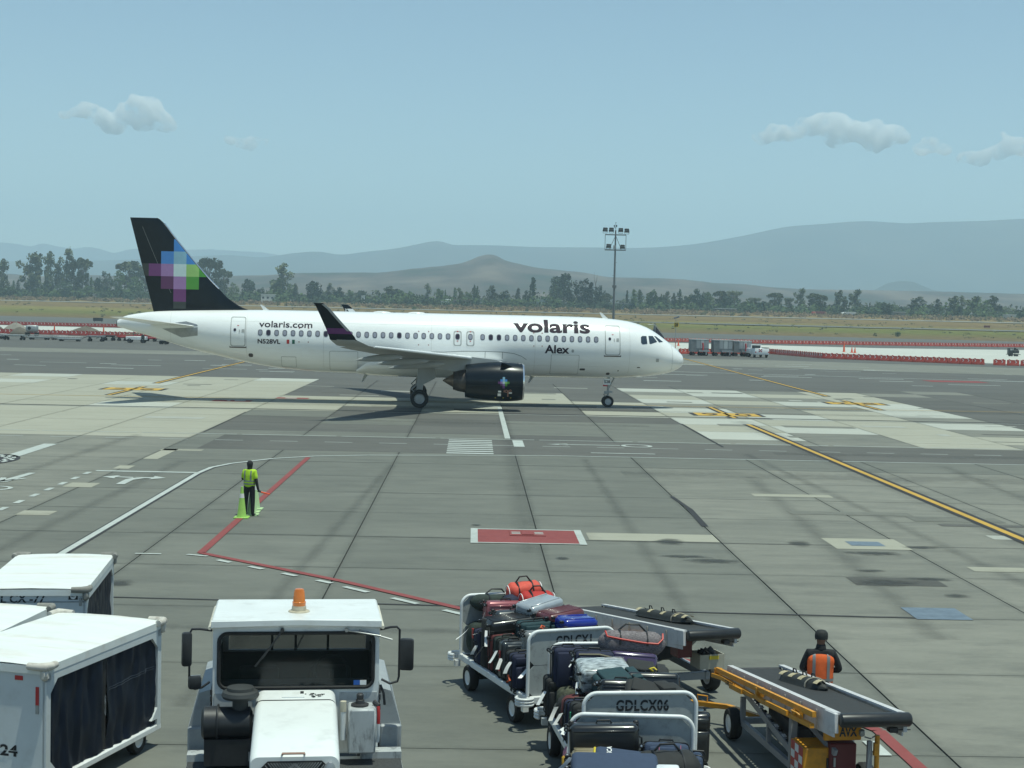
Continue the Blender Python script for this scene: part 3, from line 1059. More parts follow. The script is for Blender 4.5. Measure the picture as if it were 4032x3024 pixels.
# ------------------------------------------------------------------ vegetation
def leaf_mat(name, col, var=0.45):
    m = bpy.data.materials.new(name)
    m.use_nodes = True
    t = m.node_tree
    L = t.links.new
    b = t.nodes['Principled BSDF']
    b.inputs['Roughness'].default_value = 0.8
    b.inputs['Specular IOR Level'].default_value = 0.2
    g = t.nodes.new('ShaderNodeNewGeometry')
    r = t.nodes.new('ShaderNodeValToRGB')
    r.color_ramp.elements[0].color = tuple(c * (1 - var) for c in col) + (1,)
    r.color_ramp.elements[1].color = tuple(c * (1 + var) for c in col) + (1,)
    L(g.outputs['Random Per Island'], r.inputs[0])
    oi = t.nodes.new('ShaderNodeObjectInfo')
    mr = t.nodes.new('ShaderNodeMapRange')
    mr.inputs['To Min'].default_value = 0.7
    mr.inputs['To Max'].default_value = 1.3
    L(oi.outputs['Random'], mr.inputs[0])
    vm = t.nodes.new('ShaderNodeVectorMath')
    vm.operation = 'SCALE'
    L(r.outputs[0], vm.inputs[0])
    L(mr.outputs[0], vm.inputs['Scale'])
    L(vm.outputs[0], b.inputs['Base Color'])
    return m

LEAF_E = leaf_mat('eucalyptus_leaves', (0.085, 0.10, 0.055))
LEAF_D = leaf_mat('dark_evergreen_leaves', (0.035, 0.055, 0.03))
LEAF_G = leaf_mat('green_bush_leaves', (0.062, 0.095, 0.035))
BRUSH_M = leaf_mat('dry_brush_stems', (0.175, 0.125, 0.075), 0.35)
OLIVE_M = leaf_mat('olive_scrub_leaves', (0.10, 0.10, 0.05), 0.4)
BARK = mat('tree_bark', (0.14, 0.12, 0.10), 0.9, var=0.3, scale=2)

def leaves(b, c, rad, n, size, R, squash=1.0):
    for _ in range(n):
        while True:
            p = Vector((R.uniform(-1, 1), R.uniform(-1, 1), R.uniform(-1, 1)))
            if p.length < 1 and p.length > 0.25:
                break
        p = Vector((p.x * rad, p.y * rad, p.z * rad * squash)) + Vector(c)
        u = Vector((R.gauss(0, 1), R.gauss(0, 1), R.gauss(0, 1))).normalized()
        v = u.orthogonal().normalized()
        s = size * R.uniform(0.6, 1.3)
        b.face([p - u * s * 0.5 - v * s * 0.3, p + u * s * 0.5 - v * s * 0.25, p + u * s * 0.4 + v * s * 0.35, p - u * s * 0.35 + v * s * 0.4])

def tree_proto(kind, seed):
    """trunk and crown meshes of a tree 20 m tall; width about the kind's own"""
    R = random.Random(seed)
    tb, cb = B(), B()
    H = 20.0
    if kind == 'tall':
        tb.tube([(0, 0, -0.5), (R.uniform(-.4, .4), 0, 6), (R.uniform(-.8, .8), 0, 13), (R.uniform(-1, 1), 0, 18)], [0.55, 0.42, 0.26, 0.08], 7)
        for k in range(13):
            h = 5 + 14 * (k / 12.0)
            a = R.uniform(0, 2 * pi)
            rr = R.uniform(1.2, 4.4) * (1.0 if h < 15 else 0.62)
            c = Vector((cos(a) * rr, sin(a) * rr, h + R.uniform(-.6, 1.4)))
            tb.tube([(0, 0, h - 2.6), c * 0.55 + Vector((0, 0, (h - 1.6) * 0.45)), c], [0.2, 0.12, 0.05], 5)
            leaves(cb, c, R.uniform(1.3, 2.4), 60, 1.05, R, 1.2)
        leaves(cb, (0, 0, 18.4), 1.6, 46, 0.9, R, 1.1)
        leaves(cb, (0, 0, 9), 2.3, 90, 1.1, R, 2.8)
    elif kind == 'umbrella':
        tb.tube([(0, 0, -0.5), (0.3, 0, 6), (0.1, 0, 11)], [0.6, 0.5, 0.35], 7)
        for k in range(15):
            a = 2 * pi * k / 15 + R.uniform(-.2, .2)
            rr = R.uniform(1.5, 5.6)
            c = Vector((cos(a) * rr, sin(a) * rr, 17.6 - rr * 0.42 + R.uniform(-1.2, .8)))
            tb.tube([(0, 0, 8.5), c * 0.5 + Vector((0, 0, 5.0)), c], [0.25, 0.14, 0.05], 5)
            leaves(cb, c, R.uniform(1.3, 2.3), 54, 1.05, R, 1.0)
        for k in range(9):
            a = R.uniform(0, 2 * pi)
            c = Vector((cos(a) * 3.2, sin(a) * 3.2, R.uniform(6.5, 12.5)))
            tb.tube([(0, 0, 6), c * 0.5 + Vector((0, 0, 3.6)), c], [0.2, 0.12, 0.05], 5)
            leaves(cb, c, R.uniform(1.2, 2.2), 40, 1.05, R, 1.0)
    elif kind == 'round':
        tb.tube([(0, 0, -0.5), (0, 0, 8)], [0.8, 0.4], 7)
        for k in range(20):
            a, q = R.uniform(0, 2 * pi), R.uniform(-0.85, 1)
            rr = 6.0 * sqrt(max(0, 1 - q * q)) * R.uniform(0.65, 1)
            c = Vector((cos(a) * rr, sin(a) * rr, 10.2 + q * 7.6))
            tb.tube([(0, 0, 5), c * 0.5 + Vector((0, 0, 4)), c], [0.25, 0.15, 0.06], 5)
            leaves(cb, c, R.uniform(1.9, 3.0), 46, 1.25, R)
        leaves(cb, (0, 0, 8), 4.6, 130, 1.4, R, 1.2)
    elif kind == 'poplar':
        tb.tube([(0, 0, -0.5), (0, 0, 19)], [0.5, 0.06], 7)
        for k in range(22):
            h = 2.5 + 16.5 * k / 21
            rr = 2.5 * sin(min(1, (20.3 - h) / 9) * pi / 2) * R.uniform(0.5, 1)
            a = R.uniform(0, 2 * pi)
            leaves(cb, (cos(a) * rr * 0.6, sin(a) * rr * 0.6, h), rr * 0.8 + 0.35, 30, 0.95, R, 1.5)
    elif kind == 'dead':
        tb.tube([(0, 0, -0.5), (0.2, 0, 9), (-0.2, 0, 13)], [0.5, 0.35, 0.25], 7)
        for s_, t_ in ((-1, 20), (0.9, 18.5), (0.3, 17)):
            tb.tube([(-0.2, 0, 12.6), (s_ * 1.2, 0.3, 15.5), (s_ * 1.5, 0.2, t_)], [0.2, 0.12, 0.05], 5)
        leaves(cb, (0, 0, 6), 2.6, 60, 1.0, R, 1.6)
    return tb, cb

W_OF = {'tall': 9.5, 'umbrella': 12.5, 'round': 15.5, 'poplar': 5.4, 'dead': 6}
PROTO = {}
TREES = [
 (8, 1028, 44, 'tall'), (72, 1100, 16, 'poplar'), (54, 1104, 14, 'poplar'), (28, 1126, 62, 'round'), (118, 1000, 74, 'tall'), (150, 1012, 40, 'tall'), (190, 1000, 40, 'tall'), (262, 982, 52, 'tall'), (325, 1006, 62, 'umbrella'),
 (292, 1022, 50, 'tall'), (225, 1040, 44, 'tall'), (182, 1112, 62, 'round'), (252, 1104, 56, 'round'), (300, 1124, 46, 'round'), (128, 1090, 44, 'round'), (360, 1092, 24, 'poplar'), (386, 1092, 30, 'round'), (345, 1120, 44, 'round'),
 (416, 1063, 52, 'round'), (468, 1060, 46, 'round'), (517, 1019, 92, 'umbrella'), (540, 1085, 60, 'round'), (575, 1050, 60, 'umbrella'), (823, 1004, 88, 'umbrella'), (790, 1050, 50, 'tall'), (886, 1054, 60, 'umbrella'), (860, 1090, 46, 'round'),
 (921, 1108, 36, 'round'), (978, 1097, 52, 'round'), (1024, 1126, 34, 'round'), (1108, 1046, 66, 'tall'), (1100, 1090, 70, 'round'), (1165, 1122, 24, 'tall'), (1140, 1112, 48, 'round'), (1237, 1105, 60, 'round'), (1297, 1121, 34, 'tall'),
 (1331, 1127, 40, 'round'), (1377, 1140, 30, 'round'), (1424, 1140, 34, 'round'), (1527, 1130, 44, 'tall'), (1567, 1136, 46, 'round'), (1620, 1150, 44, 'round'), (1685, 1121, 26, 'tall'), (1729, 1135, 36, 'round'), (1754, 1140, 9, 'poplar'),
 (1792, 1132, 20, 'poplar'), (1812, 1136, 22, 'tall'), (1845, 1146, 26, 'round'), (1868, 1121, 19, 'poplar'), (1880, 1126, 17, 'poplar'), (1938, 1130, 46, 'tall'), (1989, 1140, 40, 'round'), (2042, 1137, 22, 'tall'),
 (2100, 1093, 34, 'poplar'), (2078, 1140, 32, 'round'), (2223, 1073, 96, 'round'), (2190, 1105, 50, 'round'), (2300, 1091, 62, 'round'), (2330, 1110, 40, 'poplar'), (2347, 1071, 24, 'dead'), (2364, 1120, 40, 'round'), (2388, 1153, 36, 'umbrella'),
 (2470, 1144, 14, 'poplar'), (2497, 1138, 28, 'poplar'), (2520, 1140, 30, 'poplar'), (2567, 1132, 44, 'round'), (2604, 1157, 11, 'poplar'), (2624, 1150, 24, 'tall'), (2655, 1159, 22, 'tall'), (2677, 1138, 22, 'poplar'), (2600, 1168, 70, 'round'),
 (2712, 1150, 44, 'round'), (2752, 1133, 52, 'round'), (2785, 1148, 42, 'round'), (2837, 1140, 50, 'umbrella'), (2893, 1138, 56, 'umbrella'), (2865, 1165, 50, 'round'), (2939, 1182, 46, 'round'), (2972, 1168, 48, 'umbrella'), (3008, 1185, 50, 'round'),
 (3054, 1148, 58, 'umbrella'), (3108, 1167, 34, 'umbrella'), (3152, 1138, 38, 'tall'), (3205, 1150, 54, 'umbrella'), (3236, 1155, 44, 'umbrella'), (3186, 1209, 58, 'round'), (3302, 1150, 34, 'tall'), (3322, 1172, 26, 'tall'),
 (3370, 1143, 42, 'tall'), (3409, 1202, 38, 'round'), (3376, 1212, 40, 'round'), (3462, 1189, 42, 'round'), (3492, 1184, 46, 'round'), (3520, 1196, 40, 'round'), (3552, 1206, 34, 'round'), (3611, 1174, 52, 'tall'), (3662, 1196, 24, 'umbrella'),
 (3696, 1179, 28, 'tall'), (3753, 1172, 42, 'tall'), (3787, 1169, 36, 'tall'), (3836, 1169, 50, 'tall'), (3869, 1164, 62, 'round'), (3919, 1169, 46, 'tall'), (3949, 1214, 30, 'umbrella'), (4022, 1212, 44, 'round')]
KLAB = {'tall': 'tall loose grey green eucalyptus', 'umbrella': 'open topped tree with spreading bare limbs', 'round': 'dense round crowned dark green tree', 'poplar': 'narrow upright poplar', 'dead': 'bare dead tree with forked top'}
tr = random.Random(3)
MARKS = [(0, 'photo left edge'), (700, 'black tail fin'), (1057, 'pale terrace house'), (1250, 'near winglet tip'), (1405, 'far winglet tip'), (1520, 'low brown shed'), (1648, 'blue violet wall'), (1760, 'white two storey house'), (1900, 'long white roofed shelter'),
         (2135, 'pale green roofed house'), (2416, 'floodlight mast'), (2660, 'yellow number sign'), (2855, 'low shed with thin white roof'), (3223, 'red lorry'), (3341, 'white lorry'), (3527, 'white roofed open shed'), (3886, 'dark red taxiway sign'), (4032, 'photo right edge')]
TKEY = {}
for i, (px, py, wpx, kind) in enumerate(TREES):
    L_ = min(MARKS, key=lambda q: abs(q[0] - px))
    TKEY.setdefault((kind, L_[1], px < L_[0]), []).append((abs(L_[0] - px), i))
TLAB = {}
SHORT = {'tall': 'tall loose grey green eucalyptus', 'umbrella': 'open topped spreading tree', 'round': 'dense round dark green tree', 'poplar': 'narrow upright poplar', 'dead': 'bare dead tree with forked top'}
ORD = ['first', 'second', 'third', 'fourth', 'fifth', 'sixth', 'seventh', 'eighth', 'ninth', 'tenth', 'eleventh', 'twelfth']
for (kind, ln_, left), v_ in TKEY.items():
    v_.sort()
    for k, (_, i) in enumerate(v_):
        TLAB[i] = (ORD[k] + ' ' if len(v_) > 1 else '') + SHORT[kind] + (' left of the ' if left else ' right of the ') + ln_
for i, (px, py, wpx, kind) in enumerate(TREES):
    base = 1166 + 86 * px / 4032.0 + 3
    x0 = PY(px, base, 900).x
    dd = tr.uniform(385, 470) if py < 1150 else tr.uniform(372, 440)
    Y = 545 - 0.31 * x0 + dd
    p = PY(px, py, Y)
    z0 = terrain_z(p.x, Y)
    h = p.z - z0
    wm = wpx * Y / FPX
    var = i % 3
    dark = 2170 < px < 2340 or (kind == 'round' and i % 2 == 0)
    key = (kind, var, dark)
    zone = 'left of the black tail fin' if px < 700 else ('between the tail fin and the floodlight mast' if px < 2420 else 'beyond the field right of the floodlight mast')
    lab = TLAB[i]
    if 2170 < px < 2250 and py < 1080:
        lab = 'largest dark dense tree in the row left of the floodlight mast'
    grp = None if kind == 'dead' or 'largest' in lab else 'trees along the far edge of the airfield'
    if key not in PROTO:
        r = thing('tree', lab, 'tree')
        tb, cb = tree_proto(kind, 100 + 7 * var + len(kind))
        tb.build('trunk', BARK, r)
        cb.build('crown', LEAF_D if dark else (LEAF_G if kind in ('round', 'poplar') else LEAF_E), r, smooth=False, fix=False)
        PROTO[key] = r
        if grp:
            r['group'] = grp
        o = r
    else:
        o = dup(PROTO[key], (0, 0, 0), 0)
        o['label'] = lab
        if grp:
            o['group'] = grp
        elif 'group' in o:
            del o['group']
    o.location = (p.x, Y, z0)
    o.rotation_euler = (0, 0, tr.uniform(0, 6.28))
    s = wm / W_OF[kind] * (1.22 if kind != 'poplar' else 1.1)
    o.scale = (s, s, h / 20.0)

# bush belt in front of and between the trees, dry brush along the perimeter road, tufts in the grass
def belt(name, m, n, dr, hr, wr, q, sz, seed, gap=0.0):
    R = random.Random(seed)
    b = B()
    for _ in range(n):
        x = R.uniform(-340, 360)
        if gap and mnoise.noise((x * 0.02, seed, 0)) < gap:
            continue
        dd = R.uniform(*dr)
        y = 545 - 0.31 * x + dd
        h = R.uniform(*hr)
        if hr[1] > 4:
            h *= 0.45 + 0.75 * max(0, 0.5 + mnoise.noise((x * 0.035, seed, 7))) * (1.0 if x < 0 else 0.85)
        r = R.uniform(*wr)
        leaves(b, (x, y, terrain_z(x, y) + h * 0.45), r, q, sz, R, h * 0.55 / r)
    return tag(b.build(name, m, smooth=False, fix=False), kind='stuff')
belt('bush_belt', LEAF_G, 620, (380, 430), (3.0, 8.5), (2.4, 5.0), 26, 1.6, 1, -0.25)
belt('dark_undergrowth', LEAF_D, 620, (374, 420), (2.2, 6.5), (2.2, 4.6), 26, 1.5, 2, -0.3)
belt('far_wood', LEAF_E, 300, (470, 620), (5, 11), (4, 7), 26, 2.2, 9, -0.2)
belt('dry_brush', BRUSH_M, 900, (318, 372), (0.9, 2.3), (1.2, 2.6), 26, 0.75, 4)
belt('green_scrub', OLIVE_M, 240, (318, 374), (0.9, 2.4), (1.0, 2.4), 24, 0.75, 5)
belt('grass_tufts', OLIVE_M, 520, (12, 270), (0.25, 0.7), (0.5, 1.6), 12, 0.5, 6, -0.3)
R = random.Random(12)
for (px, py, s, lab) in ((3535, 1317, 1.0, 'single dark green shrub in the grass beyond the right barriers'), (3447, 1318, 0.7, 'thin pale shrub in the grass left of the dark shrub'), (1630, 1200, 1.2, 'lone brown bush at the field edge before the blue wall')):
    Y = G(px, py).y if py > 1300 else 860
    if py > 1300:
        Y = 520
    p = PY(px, py, Y)
    r = thing('shrub', lab, 'shrub', (p.x, Y, terrain_z(p.x, Y)))
    bb = B()
    bb.tube([(0, 0, -0.1), (0, 0, 0.8 * s)], 0.06, 5)
    bb.build('stem', BARK, r)
    bb = B()
    leaves(bb, (0, 0, 0.9 * s), 1.0 * s, 120, 0.4 * s, R, 0.9)
    bb.build('foliage', LEAF_G if s != 0.7 else OLIVE_M, r, smooth=False, fix=False)

# ------------------------------------------------------------------ houses and vehicles at the field edge
WINM = mat('dark_window_pane', (0.03, 0.035, 0.04), 0.2, var=0.1)
def house(label, x0, x1, yt, yb, col, Y=880, roof=None, wins=2, cat='house', storeys=1, name='house', depth=6):
    Y = 545 - 0.31 * PY(x0, yb, 900).x + (388 if Y > 850 else 378)
    a, c = PY(x0, yb, Y), PY(x1, yt, Y)
    zb = terrain_z((a.x + c.x) / 2, Y)
    wdt, h = c.x - a.x, max(2.2, c.z - zb)
    r = thing(name, label, cat, ((a.x + c.x) / 2, Y, zb))
    m = mat('render_' + '_'.join(str(int(v * 100)) for v in col), col, 0.85, var=0.12, scale=0.6, dirt=(0.2, 0.17, 0.13), dirt_amt=0.3, dirt_scale=0.5)
    b = B()
    b.box((0, 0, h * 0.5 - 0.2), (wdt, depth, h + 0.4))
    if storeys == 2:
        b.box((wdt * 0.12, 0.4, h + h * 0.28), (wdt * 0.5, depth * 0.7, h * 0.6))
    b.build('wall', m, r, smooth=False)
    b = B()
    b.box((0, 0, h + 0.09), (wdt + 0.5, depth + 0.5, 0.18))
    b.build('roof', mat('roof_' + (roof or 'grey'), {'grey': (0.35, 0.35, 0.34), 'white': (0.72, 0.74, 0.73), 'green': (0.30, 0.42, 0.36), 'blue': (0.12, 0.2, 0.36), 'rust': (0.25, 0.15, 0.10)}[roof or 'grey'], 0.6, var=0.12, scale=0.5), r, smooth=False)
    for k in range(wins):
        b = B()
        b.box((wdt * ((k + 0.5) / wins - 0.5), -depth / 2 - 0.02, h * 0.58), (min(1.3, wdt * 0.18), 0.08, min(1.2, h * 0.35)))
        b.build('window', WINM, r, smooth=False)
    return r
house('pale terrace roofed house beside the tall pointed tree', 1030, 1084, 1160, 1170, (0.55, 0.56, 0.52), 905, 'white', 3)
house('small white wall end showing among bushes above the fuselage', 1424, 1435, 1165, 1178, (0.72, 0.73, 0.70), 900, 'white', 1)
house('little pale cyan hut above the fuselage', 1440, 1457, 1181, 1190, (0.30, 0.45, 0.47), 880, 'grey', 1)
house('low brown shed with a white roof edge', 1481, 1558, 1184, 1196, (0.27, 0.2, 0.15), 880, 'white', 0)
house('long low blue violet wall by the field', 1601, 1694, 1187, 1199, (0.12, 0.11, 0.20), 880, 'blue', 0, 'wall', name='garden_wall', depth=0.6)
house('white two storey house beside the brown block', 1738, 1780, 1188, 1204, (0.74, 0.76, 0.74), 870, 'white', 2, storeys=2)
house('bare brown concrete block building beside white house', 1785, 1856, 1180, 1207, (0.30, 0.24, 0.19), 872, 'rust', 4, 'building', name='block_building')
house('long white roofed shelter behind the dark trees', 1880, 1920, 1191, 1196, (0.25, 0.25, 0.23), 900, 'white', 0)
house('pale green roofed house left of the big dark trees', 2113, 2157, 1180, 1190, (0.45, 0.5, 0.46), 895, 'green', 2)
house('long grey flat roofed building behind the floodlight mast', 2429, 2511, 1196, 1218, (0.22, 0.24, 0.24), 880, 'grey', 4, 'building', name='block_building')
house('long low shed with thin white roof right of the sign', 2814, 2895, 1223, 1232, (0.10, 0.09, 0.08), 830, 'white', 0)
house('white roofed open shed among trees at right', 3494, 3560, 1230, 1243, (0.20, 0.19, 0.17), 790, 'white', 1)
house('pale house with white roof at far right', 3957, 3993, 1240, 1252, (0.5, 0.52, 0.5), 760, 'white', 1)
house('pale low house half hidden by trees left of the tail', 337, 377, 1158, 1169, (0.42, 0.40, 0.37), 925, 'grey', 2)

def far_truck(label, x0, x1, yt, yb, Y, cabc, boxc):
    Y = 545 - 0.31 * PY(x0, yb, 850).x + 368
    a, c = PY(x0, yb, Y), PY(x1, yt, Y)
    r = thing('lorry', label, 'truck', ((a.x + c.x) / 2, Y, terrain_z(a.x, Y) + 0.2))
    L, h = c.x - a.x, max(2.2, c.z - terrain_z(a.x, Y))
    b = B()
    b.box((L * 0.14, 0, h * 0.58), (L * 0.7, 2.3, h * 0.6), bev=0.08)
    b.build('body', boxc, r)
    b = B()
    b.box((-L * 0.36, 0, h * 0.45), (L * 0.26, 2.2, h * 0.62), bev=0.25)
    b.build('cab', cabc, r)
    for k in (-0.36, 0.05, 0.35):
        b = B()
        b.cyl((L * k, -1.15, 0.42), (L * k, 1.15, 0.42), 0.45, n=12)
        b.build('wheel', BLACK, r)
far_truck('red lorry trailer parked at the field edge', 3195, 3251, 1229, 1246, 800, RED, mat('dull_red_body', (0.18, 0.03, 0.03), 0.6))
far_truck('white lorry with pale slatted body right of the red trailer', 3312, 3370, 1233, 1246, 790, WCLEAN, mat('pale_grey_body', (0.45, 0.47, 0.46), 0.6))

# ------------------------------------------------------------------ barriers, cones, mounds
BAR_O = mat('orange_red_plastic', (0.42, 0.055, 0.032), 0.5, var=0.22, scale=1.2, dirt=(0.30, 0.16, 0.12), dirt_amt=0.5, dirt_scale=1.2)
BAR_O2 = mat('faded_red_plastic', (0.30, 0.035, 0.025), 0.55, var=0.2, scale=1.2)
REFL = mat('white_reflective_print', (0.72, 0.70, 0.66), 0.4, var=0.05)
def barrier_mesh(m):
    b = B()
    b.mi = 0
    L = 1.70
    prof = [(-0.26, 0.0), (-0.26, 0.22), (-0.13, 0.45), (-0.10, 0.82), (0.10, 0.82), (0.13, 0.45), (0.26, 0.22), (0.26, 0.0)]
    b.ext([(-L / 2, y, z) for y, z in prof], (L, 0, 0))
    for s in (-1, 1):
        b.box((s * 0.5, 0, 0.86), (0.26, 0.12, 0.10), bev=0.03)
        b.box((s * (L / 2 - 0.1), -0.2, 0.05), (0.2, 0.2, 0.1))
    for cx in (-0.42, 0.38):
        b.ext([(cx - 0.16, -0.135, 0.76), (cx - 0.04, -0.135, 0.76), (cx + 0.16, -0.145, 0.52), (cx - 0.02, -0.165, 0.36), (cx - 0.14, -0.165, 0.36), (cx + 0.03, -0.145, 0.52)], (0, -0.012, 0), mi=1)
    return b
def row(pts, label, group, m, gapf=0.0, seed=0, skip=None):
    R = random.Random(seed)
    first = None
    for i in range(len(pts) - 1):
        a, c = Vector(pts[i]), Vector(pts[i + 1])
        n = int((c - a).length / 1.78)
        for k in range(n):
            q = a + (c - a) * ((k + 0.5) / n)
            if skip and skip(q):
                continue
            rz = math.atan2((c - a).y, (c - a).x) + R.uniform(-0.03, 0.03)
            if first is None:
                o = first = barrier_mesh(m).build('water_barrier', [m, REFL])
            else:
                o = first.copy()
                COL.objects.link(o)
            o.location = (q.x, q.y, 0)
            o.rotation_euler = (0, 0, rz)
            tag(o, label, 'barrier', group)
row([(33, 246), (50.2, 259.9), (54.3, 237), (74.3, 221.6)], 'orange red barrier with white chevrons in the near row behind the parked pickup', 'near right row of water barriers', BAR_O, seed=1)
row([(75.3, 221), (84, 217.5)], 'orange red barrier right of the gap in the near row', 'barriers right of the gap', BAR_O, seed=2)
row([(26, 352), (70, 356), (110, 370), (150, 388)], 'orange red barrier in the far row at the right beyond the white concrete', 'far right row of water barriers', BAR_O, seed=3)
row([(-135, 391), (-80, 384), (-26, 376)], 'red barrier in the far row at the left beyond the white concrete', 'far left row of water barriers', BAR_O2, seed=4)
row([(-100, 290), (-60, 284), (-24, 278)], 'red barrier in the near row behind the parked baggage dollies', 'near left row of water barriers', BAR_O2, seed=5)

CONE_O = mat('orange_cone_plastic', (0.60, 0.09, 0.03), 0.5, var=0.12)
def cone(label, loc, h, m, group=None, name='traffic_cone', base=0.44, collar=None):
    r = thing(name, label, 'traffic cone', loc, 0.0, group)
    b = B()
    b.lathe([(base * 0.34, 0.03), (base * 0.31, 0.06), (0.03 * h / 0.9, h - 0.01), (0.0, h)], n=20)
    b.build('body', m, r)
    b = B()
    b.box((0, 0, 0.02), (base, base, 0.04), bev=0.01)
    b.build('base', m, r)
    if collar:
        b = B()
        f0, f1 = collar
        rr = lambda f: base * 0.31 + (0.03 - base * 0.31) * f
        b.lathe([(rr(f0) + 0.004, h * f0), (rr(f1) + 0.004, h * f1)], n=20)
        b.build('reflective_collar', REFL, r)
    return r
for i, (px, py, lab) in enumerate(((214, 1318, 'tall orange cone behind left dollies near the grey tank'), (408, 1320, 'tall orange cone by the dark dirt mound nearer the tail'), (3323, 1386, 'tall orange cone on the white concrete left of the pair'),
                                   (3354, 1389, 'first small orange cone of the pair on the white concrete'), (3366, 1390, 'second small orange cone of the pair on the white concrete'), (2671, 1362, 'orange cone beside the numbered sign pole'))):
    g = G(px, py)
    cone(lab, (g.x, g.y, 0), 2.0 if 'tall' in lab else 1.1, CONE_O, base=0.7)
DIRT = ground_mat('heap_dirt', (0.07, 0.062, 0.05), (0.17, 0.15, 0.12), big=0.9, fine=6)
GRAV = ground_mat('heap_gravel', (0.17, 0.155, 0.13), (0.30, 0.28, 0.24), big=0.9, fine=6)
def mound(label, px, py, wpx, hpx, m, seed):
    g = G(px, py)
    s = g.y / FPX
    wx, h = wpx * s / 2, hpx * s
    b = B()
    rows = []
    for i in range(9):
        f = i / 8.0
        rr = cos(f * pi / 2) ** 0.8
        rows.append([(wx * rr * cos(a) * (1 + 0.12 * mnoise.noise((cos(a) * 2, sin(a) * 2, seed))), wx * 0.6 * rr * sin(a), h * (f ** 1.15) * (1 + 0.15 * mnoise.noise((cos(a) * 3, f * 3, seed + 2)))) for a in (2 * pi * k / 30 for k in range(30))])
    b.grid(rows, close_u=True)
    b.bm.faces.new([v for v in b.bm.verts][-30:])
    o = b.build('dirt_mound', m)
    o.location = (g.x, g.y, 0)
    tag(o, label, 'dirt mound')
mound('large pale gravel mound behind the grey tank cart', 62, 1312, 118, 42, GRAV, 1)
mound('small dark dirt mound in front of the gravel mound', 78, 1316, 80, 28, DIRT, 2)
mound('wide dark brown dirt mound nearest the aircraft tail', 336, 1318, 140, 34, DIRT, 3)
mound('low brown dirt heap at the left edge of the works', 2, 1312, 40, 26, DIRT, 4)
# ------------------------------------------------------------------ floodlight mast, numbered sign
GALV = mat('grey_mast_steel', (0.20, 0.215, 0.22), 0.5, 0.35, var=0.12, scale=1.5)
p = G(2413, 1420)
MY = 192.0
p = PY(2416, 1235, MY)
mast = thing('floodlight_mast', 'tall grey floodlight mast with six lamp heads behind the aircraft nose', 'floodlight', (p.x, MY, 0))
zt = PY(2430, 925, MY).z
zb = PY(2430, 985, MY).z
ztop = PY(2432, 896, MY).z
b = B()
b.cyl((0, 0, 0), (0, 0, ztop - 0.35), 0.19, 0.09, n=14)
b.build('pole', GALV, mast)
b = B()
b.box((0, 0, PY(2420, 1128, MY).z), (0.5, 0.34, 0.3))
b.build('junction_box', GALV, mast)
b = B()
for z in (zt, zb):
    b.box((0, -0.14, z), (2.62, 0.09, 0.13))
for x in (-1.3, 1.3):
    b.box((x, -0.14, (zt + zb) / 2), (0.06, 0.06, zt - zb))
for s_ in (-1, 1):
    b.tube([(0, -0.14, zt - 0.1), (s_ * 0.75, -0.14, zb + 0.1)], 0.03, 6)
b.build('lamp_frame', GALV, mast)
b = B()
b.box((-0.12, -0.25, zb + 0.35), (0.3, 0.2, 0.45))
b.build('control_box', STEEL, mast)
LENS = mat('floodlight_lens', (0.30, 0.33, 0.34), 0.15, var=0.1)
for (x, z, yw) in ((-1.32, zt + 0.62, 0.3), (-0.55, zt + 0.62, 0.0), (0.62, zt + 0.60, 0.0), (1.38, zt + 0.55, -0.35), (-0.85, zb + 0.48, 0.0), (0.88, zb + 0.42, 0.0)):
    b = B()
    Rm = Matrix.Rotation(yw, 3, 'Z') @ Matrix.Rotation(0.45, 3, 'X')
    b.box((x, -0.2, z), (0.56, 0.24, 0.5), rot=Rm, bev=0.04)
    b.tube([(x - 0.3, -0.18, z - 0.05), (x - 0.26, -0.16, z - 0.42), (x + 0.26, -0.16, z - 0.42), (x + 0.3, -0.18, z - 0.05)], 0.025, 5)
    h = b.build('floodlight', DKPLAS, mast)
    b = B()
    b.box(Vector((x, -0.2, z)) + Rm @ Vector((0, -0.125, 0.1)), (0.48, 0.02, 0.13), rot=Rm)
    b.box(Vector((x, -0.2, z)) + Rm @ Vector((0, -0.125, -0.13)), (0.48, 0.02, 0.13), rot=Rm)
    b.build('lens', LENS, h, smooth=False)
b = B()
b.cyl((0, 0, ztop - 0.4), (0, 0, ztop + 0.55), 0.025, n=6)
b.tube([(-0.18, 0, ztop + 0.25), (-0.16, 0, ztop + 0.02), (0, 0, ztop - 0.1), (0.08, 0, ztop + 0.2)], 0.03, 6)
b.cyl((-0.18, 0, ztop + 0.1), (-0.18, 0, ztop + 0.3), 0.07, n=8)
b.cyl((0.1, 0, ztop + 0.1), (0.1, 0, ztop + 0.3), 0.07, n=8)
for k in range(4):
    a = k * pi / 2
    b.tube([(0, 0, ztop + 0.5), (0.12 * cos(a), 0.12 * sin(a), ztop + 0.68)], 0.012, 4)
b.build('lightning_rod', DKSTEEL, mast)
b = B()
for k in range(7):
    b.box((0.16 * (-1) ** k, 0, 3 + 1.6 * k), (0.22, 0.03, 0.03))
b.build('climbing_rung', GALV, mast, smooth=False)

